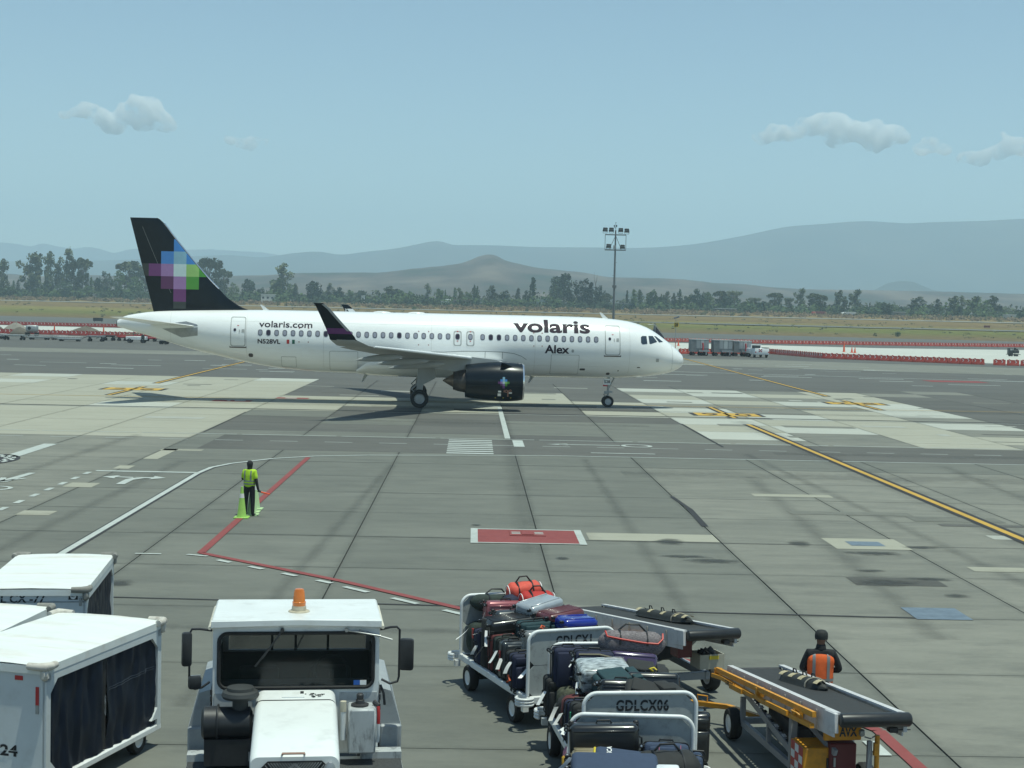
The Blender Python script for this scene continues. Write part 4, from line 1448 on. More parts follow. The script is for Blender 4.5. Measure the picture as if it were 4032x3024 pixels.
p = PY(2659, 1361, 260)
sg = thing('stand_sign', 'yellow stand number sign on a pole with a solar panel right of the nose', 'sign', (p.x, 260, 0))
zc = PY(2663, 1279, 260).z
b = B()
b.cyl((0, 0, 0), (0, 0, 1.6), 0.06, n=8)
b.build('pole_base', RED, sg)
b = B()
b.cyl((0, 0, 1.6), (0, 0, zc + 1.3), 0.045, n=8)
b.build('pole', STEEL, sg)
b = B()
b.box((0.08, -0.08, zc), (0.8, 0.06, 0.76))
bo = b.build('board', mat('yellow_sign_face', (0.62, 0.42, 0.04), 0.5, var=0.1), sg, smooth=False)
b = B()
flat_text(b, '28', (-0.2, -0.115, zc - 0.27), (0.56, 0, 0), (0, 0, 0.54), 0.03)
b.build('number', INK, bo, smooth=False)
b = B()
b.box((0.1, 0, zc + 1.25), (0.95, 0.7, 0.05), rot=(0.2, -0.3, 0))
b.build('solar_panel', mat('solar_cells', (0.02, 0.025, 0.05), 0.2, var=0.1), sg, smooth=False)
b = B()
b.box((-0.5, 0, zc - 0.6), (0.5, 0.1, 0.1))
b.build('bracket', DKSTEEL, sg, smooth=False)

# ------------------------------------------------------------------ far vehicles and trailers
def wheel(b, c, r, wd, ax=(0, 1, 0), n=18, rim=None):
    c, ax = Vector(c), Vector(ax).normalized()
    h = wd / 2
    b.lathe([(r * 0.55, -h * 0.8), (r * 0.9, -h), (r, -h * 0.6), (r, h * 0.6), (r * 0.9, h), (r * 0.55, h * 0.8)], c, ax, n, mi=0)
    b.lathe([(0, -h * 0.62), (r * 0.2, -h * 0.75), (r * 0.45, -h * 0.6), (r * 0.57, -h * 0.85)], c, ax, n, mi=1)
    b.lathe([(0, h * 0.62), (r * 0.2, h * 0.75), (r * 0.45, h * 0.6), (r * 0.57, h * 0.85)], c, ax, n, mi=1)

def wheel_part(name, c, r, wd, parent, ax=(0, 1, 0), rimm=None):
    b = B()
    wheel(b, c, r, wd, ax)
    return b.build(name, [BLACK, rimm or WPAINT], parent)

GREYBOX = mat('grey_trailer_panel', (0.20, 0.21, 0.21), 0.55, 0.1, var=0.15, scale=1.2, dirt=(0.12, 0.1, 0.08), dirt_amt=0.5)
GREYBOX2 = mat('grey_trailer_lid', (0.42, 0.44, 0.43), 0.5, var=0.1)
def box_trailer(label, px0, px1, pyb, pyt, pipe):
    a, c = G(px0, pyb), G(px1, pyb)
    Y = a.y
    wdt = (px1 - px0) * Y / FPX
    ht = PY(px0, pyt, Y).z
    r = thing('ground_unit', label, 'ground unit', ((a.x + c.x) / 2, Y, 0), 0.08)
    b = B()
    b.box((0, 0, 0.55 + (ht - 0.6) / 2), (wdt, 1.9, ht - 0.65), bev=0.04)
    b.build('housing', GREYBOX, r)
    b = B()
    b.box((0, 0, ht - 0.05), (wdt + 0.08, 2.0, 0.1), bev=0.03)
    b.build('lid', GREYBOX2, r)
    for k in range(3):
        b = B()
        b.box((-wdt * 0.1 + k * wdt * 0.24, -0.97, 1.25 + (ht - 1.5) / 2), (wdt * 0.21, 0.05, ht - 1.35))
        b.build('louvre_panel', STEEL if k != 1 else GREYBOX2, r, smooth=False)
    b = B()
    b.box((wdt * 0.2, -1.25, 0.75), (wdt * 0.6, 0.55, 0.22))
    b.box((wdt * 0.32, -1.35, 0.55), (0.16, 0.3, 0.8))
    b.build('drawbar', STEEL, r, smooth=False)
    if pipe:
        b = B()
        b.tube([(wdt * 0.15, -1.02, 2.0), (wdt * 0.17, -1.1, 1.4), (wdt * 0.15, -1.2, 0.8)], 0.11, 8)
        b.build('hose', RED, r)
    for s_ in (-0.36, 0.1, 0.38):
        wheel_part('wheel', (wdt * s_, -0.85, 0.28), 0.28, 0.2, r, rimm=DKSTEEL)
        wheel_part('wheel', (wdt * s_, 0.85, 0.28), 0.28, 0.2, r, rimm=DKSTEEL)
box_trailer('grey boxed ground unit nearest the aircraft nose', 2710, 2781, 1399, 1334, True)
box_trailer('middle grey boxed ground unit with hoses on its tow bar', 2798, 2873, 1401, 1337, False)
box_trailer('grey boxed ground unit beside the white pickup', 2876, 2949, 1402, 1341, True)

g = G(2990, 1408)
pk = thing('pickup_truck', 'white service pickup with a red checker mark on its tailgate', 'pickup', (g.x, g.y, 0), 0.12)
b = B()
b.box((0, 0, 0.95), (2.25, 2.6, 0.95), bev=0.08, seg=2)
b.build('service_body', WCLEAN, pk)
b = B()
b.box((-0.25, 2.1, 1.0), (1.85, 2.2, 0.8), bev=0.12, seg=2)
b.ext([(-1.05, 1.0, 1.35), (-1.05, 2.4, 1.35), (-0.98, 2.0, 1.95), (-0.98, 1.15, 1.95)], (1.6, 0, 0))
b.build('cab', WCLEAN, pk)
b = B()
b.box((-0.25, 0.98, 1.65), (1.35, 0.06, 0.42))
b.build('rear_window', WINM, pk, smooth=False)
b = B()
for x in (-0.75, 0.75):
    b.box((x, -0.4, 1.5), (0.7, 1.6, 0.12))
b.build('roof_rail', DKPLAS, pk, smooth=False)
b = B()
k = 0
for i in range(3):
    for j in range(3):
        if (i + j) % 2 == 0:
            b.box((-0.45 + i * 0.17, -1.31, 0.95 + j * 0.15), (0.17, 0.02, 0.15))
b.build('checker_mark', RED, pk, smooth=False)
for x in (-1.0, 1.0):
    b = B()
    b.box((x * 1.0, -1.31, 0.85), (0.14, 0.05, 0.2))
    b.build('tail_light', RED, pk, smooth=False)
for x in (-0.95, 0.95):
    for y in (-0.5, 2.4):
        wheel_part('wheel', (x, y, 0.36), 0.36, 0.24, pk, (1, 0, 0), rimm=STEEL)

g = G(4008, 1405)
gn = thing('light_generator', 'small dark towed generator on the white concrete at the right edge', 'generator', (g.x, g.y + 3, 0), 0.05)
s = g.y / FPX
b = B()
b.box((-0.4 * 1, 0, 0.95), (0.75, 1.0, 1.1), bev=0.03)
b.build('cabinet', DKPLAS, gn)
b = B()
b.box((-0.4, -0.52, 1.25), (0.45, 0.04, 0.3))
b.build('gauge_panel', STEEL, gn, smooth=False)
b = B()
b.box((0.65, 0, 0.85), (1.0, 0.8, 0.6), bev=0.05)
b.cyl((0.5, 0, 1.1), (0.5, 0, 1.55), 0.2, n=12)
b.cyl((0.9, 0, 1.1), (0.9, 0, 1.4), 0.16, n=12)
b.build('engine', DKSTEEL, gn)
b = B()
b.box((0.2, 0, 0.36), (2.4, 0.9, 0.1))
b.build('frame', DKSTEEL, gn, smooth=False)
for x in (-0.3, 0.7):
    for y in (-0.5, 0.5):
        wheel_part('wheel', (x, y, 0.24), 0.24, 0.16, gn, rimm=DKSTEEL)

# dark ramp like equipment showing behind the cockpit
RY = 205.0
ra, rc_, rd_ = PY(2581, 1284, RY), PY(2613, 1326, RY), PY(2613, 1346, RY)
rp = thing('boarding_ramp', 'dark sloping boarding ramp showing behind the cockpit windows', 'boarding ramp', (ra.x, RY, 0))
xr, z0r, z1r, z2r = rc_.x - ra.x, ra.z, rc_.z, rd_.z
b = B()
b.ext([(0.0, 0, z0r), (xr, 0, z1r), (xr, 0, z1r - 0.35), (-0.5, 0, z0r - 1.7)], (0, 1.4, 0))
b.box((xr - 0.55, 0.7, (z1r + z2r) / 2 - 0.15), (1.2, 1.5, z1r - z2r + 0.2))
b.build('side_panel', mat('dark_ramp_panel', (0.05, 0.045, 0.06), 0.6, var=0.2), rp, smooth=False)
b = B()
for y in (0, 1.4):
    b.tube([(-0.1, y, 0.3), (-0.03, y, z0r + 0.3)], 0.05, 6)
    b.tube([(-0.9, y, z0r + 0.15), (-0.03, y, z0r + 0.25), (xr, y, z1r + 0.15)], 0.03, 6)
b.build('frame', STEEL, rp)
b = B()
b.box((-0.9, 0.7, 0.9), (2.4, 1.6, 1.0), bev=0.06)
b.build('chassis', DKPLAS, rp)
for x in (-1.8, 0.0):
    for y in (-0.1, 1.5):
        wheel_part('wheel', (x, y, 0.35), 0.35, 0.22, rp)

# row of parked dollies at the left
ALU = mat('worn_aluminium', (0.42, 0.43, 0.42), 0.45, 0.5, var=0.2, scale=3)
def dolly(label, px0, px1, pyb, h, colm, tall=0.0, rails=False, post=0):
    a, c = G(px0, pyb), G(px1, pyb)
    Y = a.y
    wdt = (px1 - px0) * Y / FPX
    r = thing('baggage_dolly', label, 'dolly', ((a.x + c.x) / 2, Y, 0), tr.uniform(-0.06, 0.06))
    b = B()
    b.box((0, 0, h), (wdt, 1.6, 0.13))
    b.box((0, 0, h - 0.14), (wdt * 0.9, 1.0, 0.12))
    b.build('deck', colm, r, smooth=False)
    for s_ in (-0.36, 0.36):
        for y in (-0.7, 0.7):
            wheel_part('wheel', (wdt * s_, y, 0.22), 0.22, 0.16, r, rimm=DKSTEEL)
    b = B()
    for s_ in (-0.36, 0.36):
        b.box((wdt * s_, 0, (h + 0.2) / 2), (0.14, 1.3, max(0.1, h - 0.3)))
    b.tube([(-wdt / 2, -0.2, h - 0.1), (-wdt / 2 - 1.1, -0.3, 0.35)], 0.05, 6)
    b.build('undercarriage', DKSTEEL, r, smooth=False)
    if rails:
        b = B()
        for y in (-0.75, 0.75):
            b.tube([(-wdt / 2, y, h + 0.05), (-wdt / 2, y, h + 0.32), (wdt / 2, y, h + 0.32), (wdt / 2, y, h + 0.05)], 0.04, 6)
            for k in range(5):
                b.tube([(-wdt / 2 + wdt * (k + 0.5) / 5, y, h), (-wdt / 2 + wdt * (k + 0.5) / 5, y, h + 0.32)], 0.025, 5)
        b.build('rail', ALU, r)
    return r
dolly('flat pale deck dolly furthest left in the parked row', 24, 112, 1338, 0.78, ALU)
dolly('low light dolly partly hidden behind the leftmost flat dolly', 0, 24, 1334, 0.5, ALU, rails=True)
dolly('low railed aluminium dolly second in the parked row', 124, 206, 1337, 0.42, ALU, rails=True)
dolly('aluminium railed dolly overlapping its right neighbour', 212, 268, 1338, 0.42, ALU, rails=True)
dolly('low railed aluminium dolly nearest the camera in the parked row', 240, 330, 1343, 0.4, ALU, rails=True)
dolly('dark open frame dolly in the middle of the parked row', 352, 418, 1344, 0.86, STEEL)
dolly('dark dolly tucked behind the open frame dolly', 412, 456, 1341, 0.82, DKSTEEL)
dolly('red wheeled dolly left of the white belt vehicle', 468, 502, 1342, 0.7, RED)
dolly('red wheeled low dolly right of the white belt vehicle', 578, 618, 1343, 0.55, RED)
dolly('small dark trolley below the tail cone', 634, 662, 1355, 0.5, DKSTEEL)
g = G(100, 1325)
tk = thing('tank_trailer', 'grey rounded tank cart standing behind the flat dollies', 'tank cart', (g.x, g.y + 4, 0))
b = B()
b.box((0, 0, 1.35), (2.0, 1.4, 1.2), bev=0.3, seg=3)
b.build('tank', ALU, tk)
b = B()
b.lathe([(0, 0.05), (0.28, 0.05), (0.3, 0)], (-0.3, -0.7, 1.4), (0, -1, 0), 18)
b.build('gauge', DKPLAS, tk)
b = B()
b.box((0, 0, 0.6), (2.2, 1.3, 0.14))
b.build('frame', DKSTEEL, tk, smooth=False)
for x in (-0.8, 0.8):
    for y in (-0.6, 0.6):
        wheel_part('wheel', (x, y, 0.3), 0.3, 0.2, tk, rimm=DKSTEEL)
g = G(538, 1350)
bl = thing('belt_vehicle', 'small white belt loader vehicle parked under the aircraft tail', 'belt loader', (g.x, g.y, 0), 0.05)
b = B()
b.box((0, 0, 0.75), (3.1, 1.7, 0.55), bev=0.06)
b.build('body', WPAINT, bl)
b = B()
b.box((0.3, 0, 1.5), (3.9, 0.8, 0.16), rot=(0, -0.12, 0))
b.build('belt', mat('tan_belt', (0.30, 0.25, 0.17), 0.7), bl, smooth=False)
b = B()
b.box((1.1, -0.87, 0.95), (0.5, 0.06, 0.7))
b.build('door', WINM, bl, smooth=False)
b = B()
b.tube([(-0.4, -0.5, 1.0), (-0.4, -0.5, 1.9), (0.1, -0.5, 1.9)], 0.05, 6)
b.build('handrail', DKSTEEL, bl)
for x in (-1.0, 1.05):
    for y in (-0.75, 0.75):
        wheel_part('wheel', (x, y, 0.36), 0.36, 0.24, bl, rimm=DKSTEEL)
b = B()
g = PY(386, 1252, 470)
b.box((0, 0, 0), (2.9, 0.4, 1.0))
sgn = b.build('panel', DKPLAS, None, smooth=False)
r = thing('taxiway_sign', 'low black taxiway sign left of the tail cone', 'sign', (g.x, 470, 0.0))
sgn.parent = r
sgn.location = (0, 0, 0.9)
b = B()
for x in (-1.1, 1.1):
    b.cyl((x, 0, 0), (x, 0, 0.5), 0.06, n=6)
b.build('leg', DKSTEEL, r)
g = PY(3886, 1288, 650)
r = thing('taxiway_sign', 'low dark red taxiway sign in the grass at the right', 'sign', (g.x, 650, terrain_z(g.x, 650)))
b = B()
b.box((0, 0, 0.95), (2.6, 0.3, 0.9))
b.build('panel', mat('dark_red_sign', (0.14, 0.02, 0.02), 0.5), r, smooth=False)
b = B()
for x in (-0.9, 0.9):
    b.cyl((x, 0, -0.3), (x, 0, 0.6), 0.06, n=6)
b.build('leg', DKSTEEL, r)
# ------------------------------------------------------------------ the airliner: local x = metres aft of the nose, y = towards the camera, z = up
TH = radians(2.5)
AC = thing('airliner', 'white airliner with black tail fin and coloured pixel cross taxiing past', 'airliner', (14.18, 103.3, 0), pi + TH)
AWH = mat('airliner_white_paint', (0.80, 0.81, 0.80), 0.22, var=0.03, scale=1.2, coat=0.35, dirt=(0.55, 0.52, 0.45), dirt_amt=0.3, dirt_scale=1.2, stretch=(0.35, 1, 1.6))
ANV = mat('airliner_black_paint', (0.006, 0.010, 0.015), 0.28, var=0.25, scale=2, coat=0.08, spec=0.22)
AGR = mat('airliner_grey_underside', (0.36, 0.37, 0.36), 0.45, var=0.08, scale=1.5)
ABM = mat('bare_metal_plate', (0.30, 0.31, 0.31), 0.4, 0.55, var=0.15, scale=3)
CHR = mat('polished_intake_lip', (0.78, 0.79, 0.80), 0.2, 0.95, var=0.04)
ALN = mat('panel_joint_line', (0.20, 0.21, 0.21), 0.7, var=0.15)
AWG = mat('cabin_window_shade', (0.27, 0.28, 0.33), 0.25, var=0.08)
AWD = mat('cabin_window_open', (0.035, 0.025, 0.04), 0.12, var=0.1)
ARM = mat('cabin_window_surround', (0.10, 0.105, 0.13), 0.5, var=0.1)
TXT = mat('dark_plum_lettering', (0.020, 0.010, 0.022), 0.6, var=0.15, spec=0.2)
TOPT = [(0, 3.20), (0.03, 3.39), (0.25, 3.73), (0.61, 4.07), (1.04, 4.42), (1.47, 4.73), (1.83, 4.99), (2.19, 5.21), (2.61, 5.43), (3.18, 5.63), (3.88, 5.80), (4.72, 5.90), (5.77, 5.98), (7, 6.01), (13.6, 6.03), (22, 6.03), (28.2, 6.01), (31.2, 5.94), (33.4, 5.86), (35.2, 5.76), (36.4, 5.58), (37.2, 5.38), (37.57, 5.15)]
BOTT = [(0, 3.16), (0.05, 2.97), (0.29, 2.72), (0.71, 2.5), (1.12, 2.36), (1.68, 2.24), (2.38, 2.14), (3.08, 2.07), (4.13, 2.0), (5.2, 1.96), (8, 1.95), (22, 1.97), (24.7, 2.02), (25.85, 2.1), (27.36, 2.25), (28.5, 2.42), (29.4, 2.59), (30.38, 2.80), (31.5, 3.05), (32.26, 3.22), (33.0, 3.41), (33.76, 3.63), (34.73, 3.93), (35.63, 4.19), (36.75, 4.48), (37.31, 4.66), (37.57, 4.72)]
HWT = [(0, 0.02), (0.05, 0.24), (0.25, 0.56), (0.61, 0.88), (1.04, 1.13), (1.5, 1.33), (2.0, 1.50), (2.6, 1.66), (3.2, 1.77), (4.0, 1.87), (5.0, 1.94), (6.2, 1.975), (23.5, 1.975), (26, 1.94), (28, 1.84), (30, 1.66), (32, 1.37), (34, 0.97), (36, 0.52), (37.2, 0.27), (37.57, 0.2)]
def fus(s):
    t, bt, hw = interp(TOPT, s), interp(BOTT, s), interp(HWT, s)
    return (t + bt) / 2, (t - bt) / 2, hw
def fus_y(s, z, off=0.0):
    zc, hh, hw = fus(s)
    u = max(-0.999, min(0.999, (z - zc) / hh))
    return hw * sqrt(1 - u * u) + off

b = B()
ss = [0.0, 0.015, 0.05, 0.12, 0.25, 0.42, 0.6, 0.85, 1.1, 1.4, 1.7, 2.0, 2.3, 2.6, 3.0, 3.4, 3.9, 4.5, 5.2, 6, 7] + [8 + 1.5 * k for k in range(10)] + [23 + 0.7 * k for k in range(20)] + [36.9, 37.2, 37.57]
rows = []
NR = 56
for s_ in ss:
    zc, hh, hw = fus(s_)
    rows.append([(s_, hw * cos(2 * pi * k / NR), zc + hh * sin(2 * pi * k / NR)) for k in range(NR)])
V = b.grid(rows, close_u=True)
b.bm.faces.new(V[0])
b.bm.faces.new(V[-1][::-1])
b.build('fuselage', AWH, AC, angle=60)

def patch(b, poly, off=0.012, surf=fus_y, mi=None, dz=0.09, ds=0.35, faces=None):
    """2D polygon (s, z), or glyph faces, laid on the skin"""
    t = bmesh.new()
    if faces is None:
        t.faces.new([t.verts.new((p[0], p[1], 0)) for p in poly])
    else:
        V = [t.verts.new((p[0], p[1], 0)) for p in poly]
        for f in faces:
            try:
                t.faces.new([V[i] for i in f])
            except ValueError:
                pass
    xs = [v.co.x for v in t.verts]; zs = [v.co.y for v in t.verts]
    x0, x1, z0, z1 = min(xs), max(xs), min(zs), max(zs)
    k = 1
    while z0 + k * dz < z1:
        bmesh.ops.bisect_plane(t, geom=t.verts[:] + t.edges[:] + t.faces[:], plane_co=(0, z0 + k * dz, 0), plane_no=(0, 1, 0))
        k += 1
    k = 1
    while x0 + k * ds < x1:
        bmesh.ops.bisect_plane(t, geom=t.verts[:] + t.edges[:] + t.faces[:], plane_co=(x0 + k * ds, 0, 0), plane_no=(1, 0, 0))
        k += 1
    mp = {v: b.bm.verts.new((v.co.x, surf(v.co.x, v.co.y) + off, v.co.y)) for v in t.verts}
    fs = []
    for f in t.faces:
        try:
            fs.append(b.bm.faces.new([mp[v] for v in f.verts]))
        except ValueError:
            pass
    b._tag(fs, mi)
    t.free()

def frame2d(pts, wd):
    """ring of quads round a 2D outline"""
    n = len(pts)
    cx = sum(p[0] for p in pts) / n; cy = sum(p[1] for p in pts) / n
    out = []
    for k in range(n):
        a, c = pts[k], pts[(k + 1) % n]
        def inn(p):
            dx, dy = cx - p[0], cy - p[1]
            l = sqrt(dx * dx + dy * dy)
            return (p[0] + wd * (1 if dx > 0 else -1) * min(1, abs(dx) * 8), p[1] + wd * (1 if dy > 0 else -1) * min(1, abs(dy) * 8))
        out.append([a, c, inn(c), inn(a)])
    return out
def outline(name, pts, wd, m, parent=AC, off=0.014, surf=fus_y):
    b = B()
    for q in frame2d(pts, wd):
        patch(b, q, off, surf)
    return b.build(name, m, parent)
def letter(txt, s0, s1, z0, z1, bold, m=None, name='lettering', surf=fus_y, parent=AC, off=0.013, ls=1.0, shear=0.0):
    """text reads from the tail (s0, larger) to the nose (s1)"""
    vs, fs = text2d(txt, bold, ls, shear)
    b = B()
    patch(b, [(s0 + (s1 - s0) * x, z0 + (z1 - z0) * y) for x, y in vs], off, surf, faces=fs)
    return b.build(name, m or TXT, parent, smooth=False)

# cabin windows, the doors' and exits' included
wins = [28.12 - 0.53 * k for k in range(24)] + [13.67 - 0.535 * k for k in range(15)]
dark = (27.6, 23.88, 19.11, 15.0, 13.13, 12.6)
for s_ in wins:
    b = B()
    patch(b, rrect(s_, 4.555, 0.30, 0.40, 0.13), 0.010, mi=0)
    patch(b, rrect(s_, 4.555, 0.21, 0.30, 0.095), 0.018, mi=1)
    b.build('cabin_window', [ARM, AWD if min(abs(s_ - d) for d in dark) < 0.2 else AWG], AC)
for (sc, dk) in ((15.31, True), (14.47, False)):
    o = outline('overwing_exit', rrect(sc, 4.44, 0.52, 0.99, 0.12), 0.06, AGR)
    b = B()
    patch(b, rrect(sc, 4.555, 0.30, 0.40, 0.13), 0.010, mi=0)
    patch(b, rrect(sc, 4.555, 0.21, 0.30, 0.095), 0.018, mi=1)
    b.build('exit_window', [ARM, AWD if dk else AWG], o)
    b = B()
    patch(b, rrect(sc, 4.89, 0.1, 0.06, 0.01), 0.016)
    patch(b, rrect(sc, 4.27, 0.1, 0.05, 0.01), 0.016)
    b.build('placard', RED, o)
for (s0, s1, z0, z1) in ((4.56, 5.58, 3.54, 5.50), (29.08, 30.06, 3.62, 5.55)):
    sc = (s0 + s1) / 2
    o = outline('passenger_door', rrect(sc, (z0 + z1) / 2, s1 - s0, z1 - z0, 0.13), 0.045, AGR)
    b = B()
    patch(b, rrect(sc + 0.2, z0 + 1.08, 0.17, 0.19, 0.07), 0.016)
    b.build('door_window', AWD, o)
    b = B()
    patch(b, rrect(sc - 0.1, z0 + 1.0, 0.05, 0.2, 0.01), 0.016)
    patch(b, rrect(sc - 0.33, z0 + 1.02, 0.17, 0.2, 0.01), 0.016)
    b.build('handle', AGR, o)
    b = B()
    patch(b, rrect(sc, z0 + 1.36, 0.11, 0.04, 0.01), 0.016)
    b.build('placard', RED, o)
    b = B()
    patch(b, [(s0 - 0.06, z0 + 0.02), (s0 - 0.06, z0 - 0.1), (s1 + 0.06, z0 - 0.1), (s1 + 0.06, z0 + 0.02), (s1, z0 - 0.035), (s0, z0 - 0.035)], 0.02)
    b.build('door_sill', mat('dark_door_sill', (0.06, 0.045, 0.045), 0.6), o, smooth=False)
for (sc, zc, w_, h_) in ((8.2, 2.85, 1.87, 1.32), (22.7, 2.8, 1.85, 1.3), (26.28, 2.66, 0.98, 0.72)):
    outline('cargo_door', rrect(sc, zc, w_, h_, 0.06), 0.025, AGR)
for (s_, z_, a_, c_, nm) in ((7.0, 2.55, 0.36, 0.13, 'vent_plate'), (5.25, 2.28, 0.24, 0.16, 'vent_plate'), (4.6, 2.5, 0.08, 0.08, 'vent_plate'), (3.25, 2.75, 0.2, 0.06, 'vent_plate'), (28.75, 3.05, 0.3, 0.25, 'outflow_valve')):
    b = B()
    patch(b, rrect(s_, z_, a_, c_, min(a_, c_) * 0.4), 0.012)
    b.build(nm, mat('dark_vent', (0.07, 0.06, 0.06), 0.6), AC, smooth=False)
b = B()
patch(b, rrect(2.0, 3.25, 0.2, 0.22, 0.02), 0.014)
b.build('sensor_plate', AGR, AC, smooth=False)
# flight deck glazing
GLZ = mat('flight_deck_glass', (0.03, 0.045, 0.06), 0.06, var=0.3, scale=5, spec=0.8)
for poly in ([(3.16, 4.76), (3.06, 4.85), (2.76, 4.85), (2.73, 4.34), (3.06, 4.30), (3.16, 4.42)], [(2.62, 4.86), (2.30, 4.86), (2.02, 4.47), (2.5, 4.33), (2.58, 4.37)], [(2.20, 4.85), (2.06, 4.84), (1.56, 4.47), (1.88, 4.44)]):
    b = B()
    patch(b, poly, 0.014, dz=0.06, ds=0.12)
    b.build('cockpit_window', GLZ, AC)
b = B()
patch(b, [(1.0, 3.06), (0.0, 3.06), (0.0, 3.075), (1.0, 3.075)], 0.012, ds=0.08)
patch(b, [(0.92, 2.45), (0.935, 2.45), (0.935, 4.3), (0.92, 4.3)], 0.012)
b.build('radome_joint', AGR, AC, smooth=False)
b = B()
for s_ in (24.0, 34.0, 10.2, 3.9, 17.0, 29.0):
    zc, hh, hw = fus(s_)
    patch(b, [(s_, zc - hh * 0.9), (s_ + 0.025, zc - hh * 0.9), (s_ + 0.025, zc + hh * 0.9), (s_, zc + hh * 0.9)], 0.008)
for z_ in (2.75, 5.25):
    patch(b, [(30.0, z_), (4.5, z_), (4.5, z_ + 0.012), (30.0, z_ + 0.012)], 0.006, ds=1.5)
b.build('skin_joint', mat('faint_skin_joint', (0.62, 0.62, 0.60), 0.5), AC, smooth=False)
# lettering and flag
letter('volaris', 11.64, 6.57, 4.93, 5.78, 0.028, ls=1.0)
letter('Alex', 9.57, 7.95, 3.58, 4.14, 0.026)
letter('volaris.com', 28.22, 24.77, 4.91, 5.32, 0.015)
letter('N528VL', 28.28, 26.81, 3.84, 4.14, 0.025)
b = B()
patch(b, rrect(7.72, 3.77, 0.16, 0.2, 0.06), 0.013)
b.build('registered_mark', AGR, AC, smooth=False)
b = B()
for k in range(3):
    patch(b, [(26.40 - 0.175 * k, 3.86), (26.40 - 0.175 * (k + 1), 3.86), (26.40 - 0.175 * (k + 1), 4.13), (26.40 - 0.175 * k, 4.13)], 0.013, mi=k)
b.build('flag', [RED, WCLEAN, mat('flag_green', (0.01, 0.10, 0.06), 0.5)], AC, smooth=False)
b = B()
for (sa, sb, za, zb) in ((17.2, 17.85, 3.97, 4.85), (25.0, 25.6, 4.0, 4.9), (9.75, 10.3, 4.05, 4.9)):
    for sx in (sa, sb):
        for zz in (za, zb):
            patch(b, rrect(sx, zz, 0.09, 0.03, 0.005), 0.012)
            patch(b, rrect(sx, zz, 0.025, 0.09, 0.005), 0.012)
b.build('rescue_corner_mark', mat('dull_red_print', (0.25, 0.06, 0.05), 0.6), AC, smooth=False)

# fin with the coloured squares
FIN = [(36.84, 11.89), (35.10, 11.91), (34.9, 11.85), (34.67, 11.59), (33.92, 10.63), (33.16, 9.71), (31.8, 8.12), (30.96, 7.27), (30.43, 6.74), (29.83, 6.33), (29.45, 6.14), (28.95, 6.0), (30, 5.88), (35.24, 5.70)]
def fin_le(z):
    t = [(p[1], p[0]) for p in FIN[2:11]][::-1]
    return interp(t, z)
def fin_te(z):
    return 35.24 + (36.84 - 35.24) * (z - 5.70) / (11.89 - 5.70)
def fin_y(s, z, off=0.0):
    le, te = fin_le(z), fin_te(z)
    c = max(0.3, te - le)
    u = min(1.0, max(0.0, (s - le) / c))
    th = 0.095 * min(c, 5.6)
    return th * 2.4 * (0.2969 * sqrt(u) - 0.126 * u - 0.3516 * u * u + 0.2843 * u ** 3 - 0.1036 * u ** 4) * 1.0 + 0.006
b = B()
rows = []
zz = [5.5, 5.75, 5.95, 6.14, 6.33, 6.74, 7.27, 8.12, 9, 9.71, 10.63, 11.3, 11.59, 11.78, 11.88]
us = [0, 0.004, 0.015, 0.04, 0.08, 0.15, 0.25, 0.4, 0.55, 0.7, 0.85, 1.0]
for z in zz:
    le = fin_le(z) if z > 6.0 else (28.95 if z > 5.9 else 29.6)
    te = fin_te(z)
    if z > 11.5:
        le = max(le, 34.62 + (z - 11.59) * 1.4)
    up = [(le + (te - le) * u, fin_y(fin_le(max(z, 6.0)) + (te - fin_le(max(z, 6.0))) * u, max(z, 6.0)) * (1 if z < 11.8 else 0.6), z) for u in us]
    rows.append(up + [(p[0], -p[1], p[2]) for p in up[::-1][1:-1]])
V = b.grid(rows, close_u=True)
b.bm.faces.new(V[-1])
fin = b.build('tail_fin', ANV, AC, angle=50)
CB = {'b': (0.045, 0.20, 0.52), 'lb': (0.22, 0.40, 0.50), 'p': (0.13, 0.022, 0.14), 'lp': (0.30, 0.16, 0.36), 'w': (0.50, 0.62, 0.62), 'lg': (0.27, 0.47, 0.13), 'g': (0.06, 0.26, 0.025), 'dp': (0.085, 0.012, 0.085), 'k': (0.025, 0.033, 0.036), 'k2': (0.018, 0.024, 0.026)}
CM = {k: mat('logo_' + n_, CB[k], 0.3, var=0.05, coat=0.3) for k, n_ in dict(b='blue', lb='light_blue', p='purple', lp='light_purple', w='white', lg='light_green', g='green', dp='dark_purple', k='charcoal', k2='faint_charcoal').items()}
LX = [36.40, 35.59, 34.79, 33.97, 33.15, 32.32, 31.4]
LZ = [10.52, 9.72, 8.90, 8.09, 7.26, 6.44, 5.98]
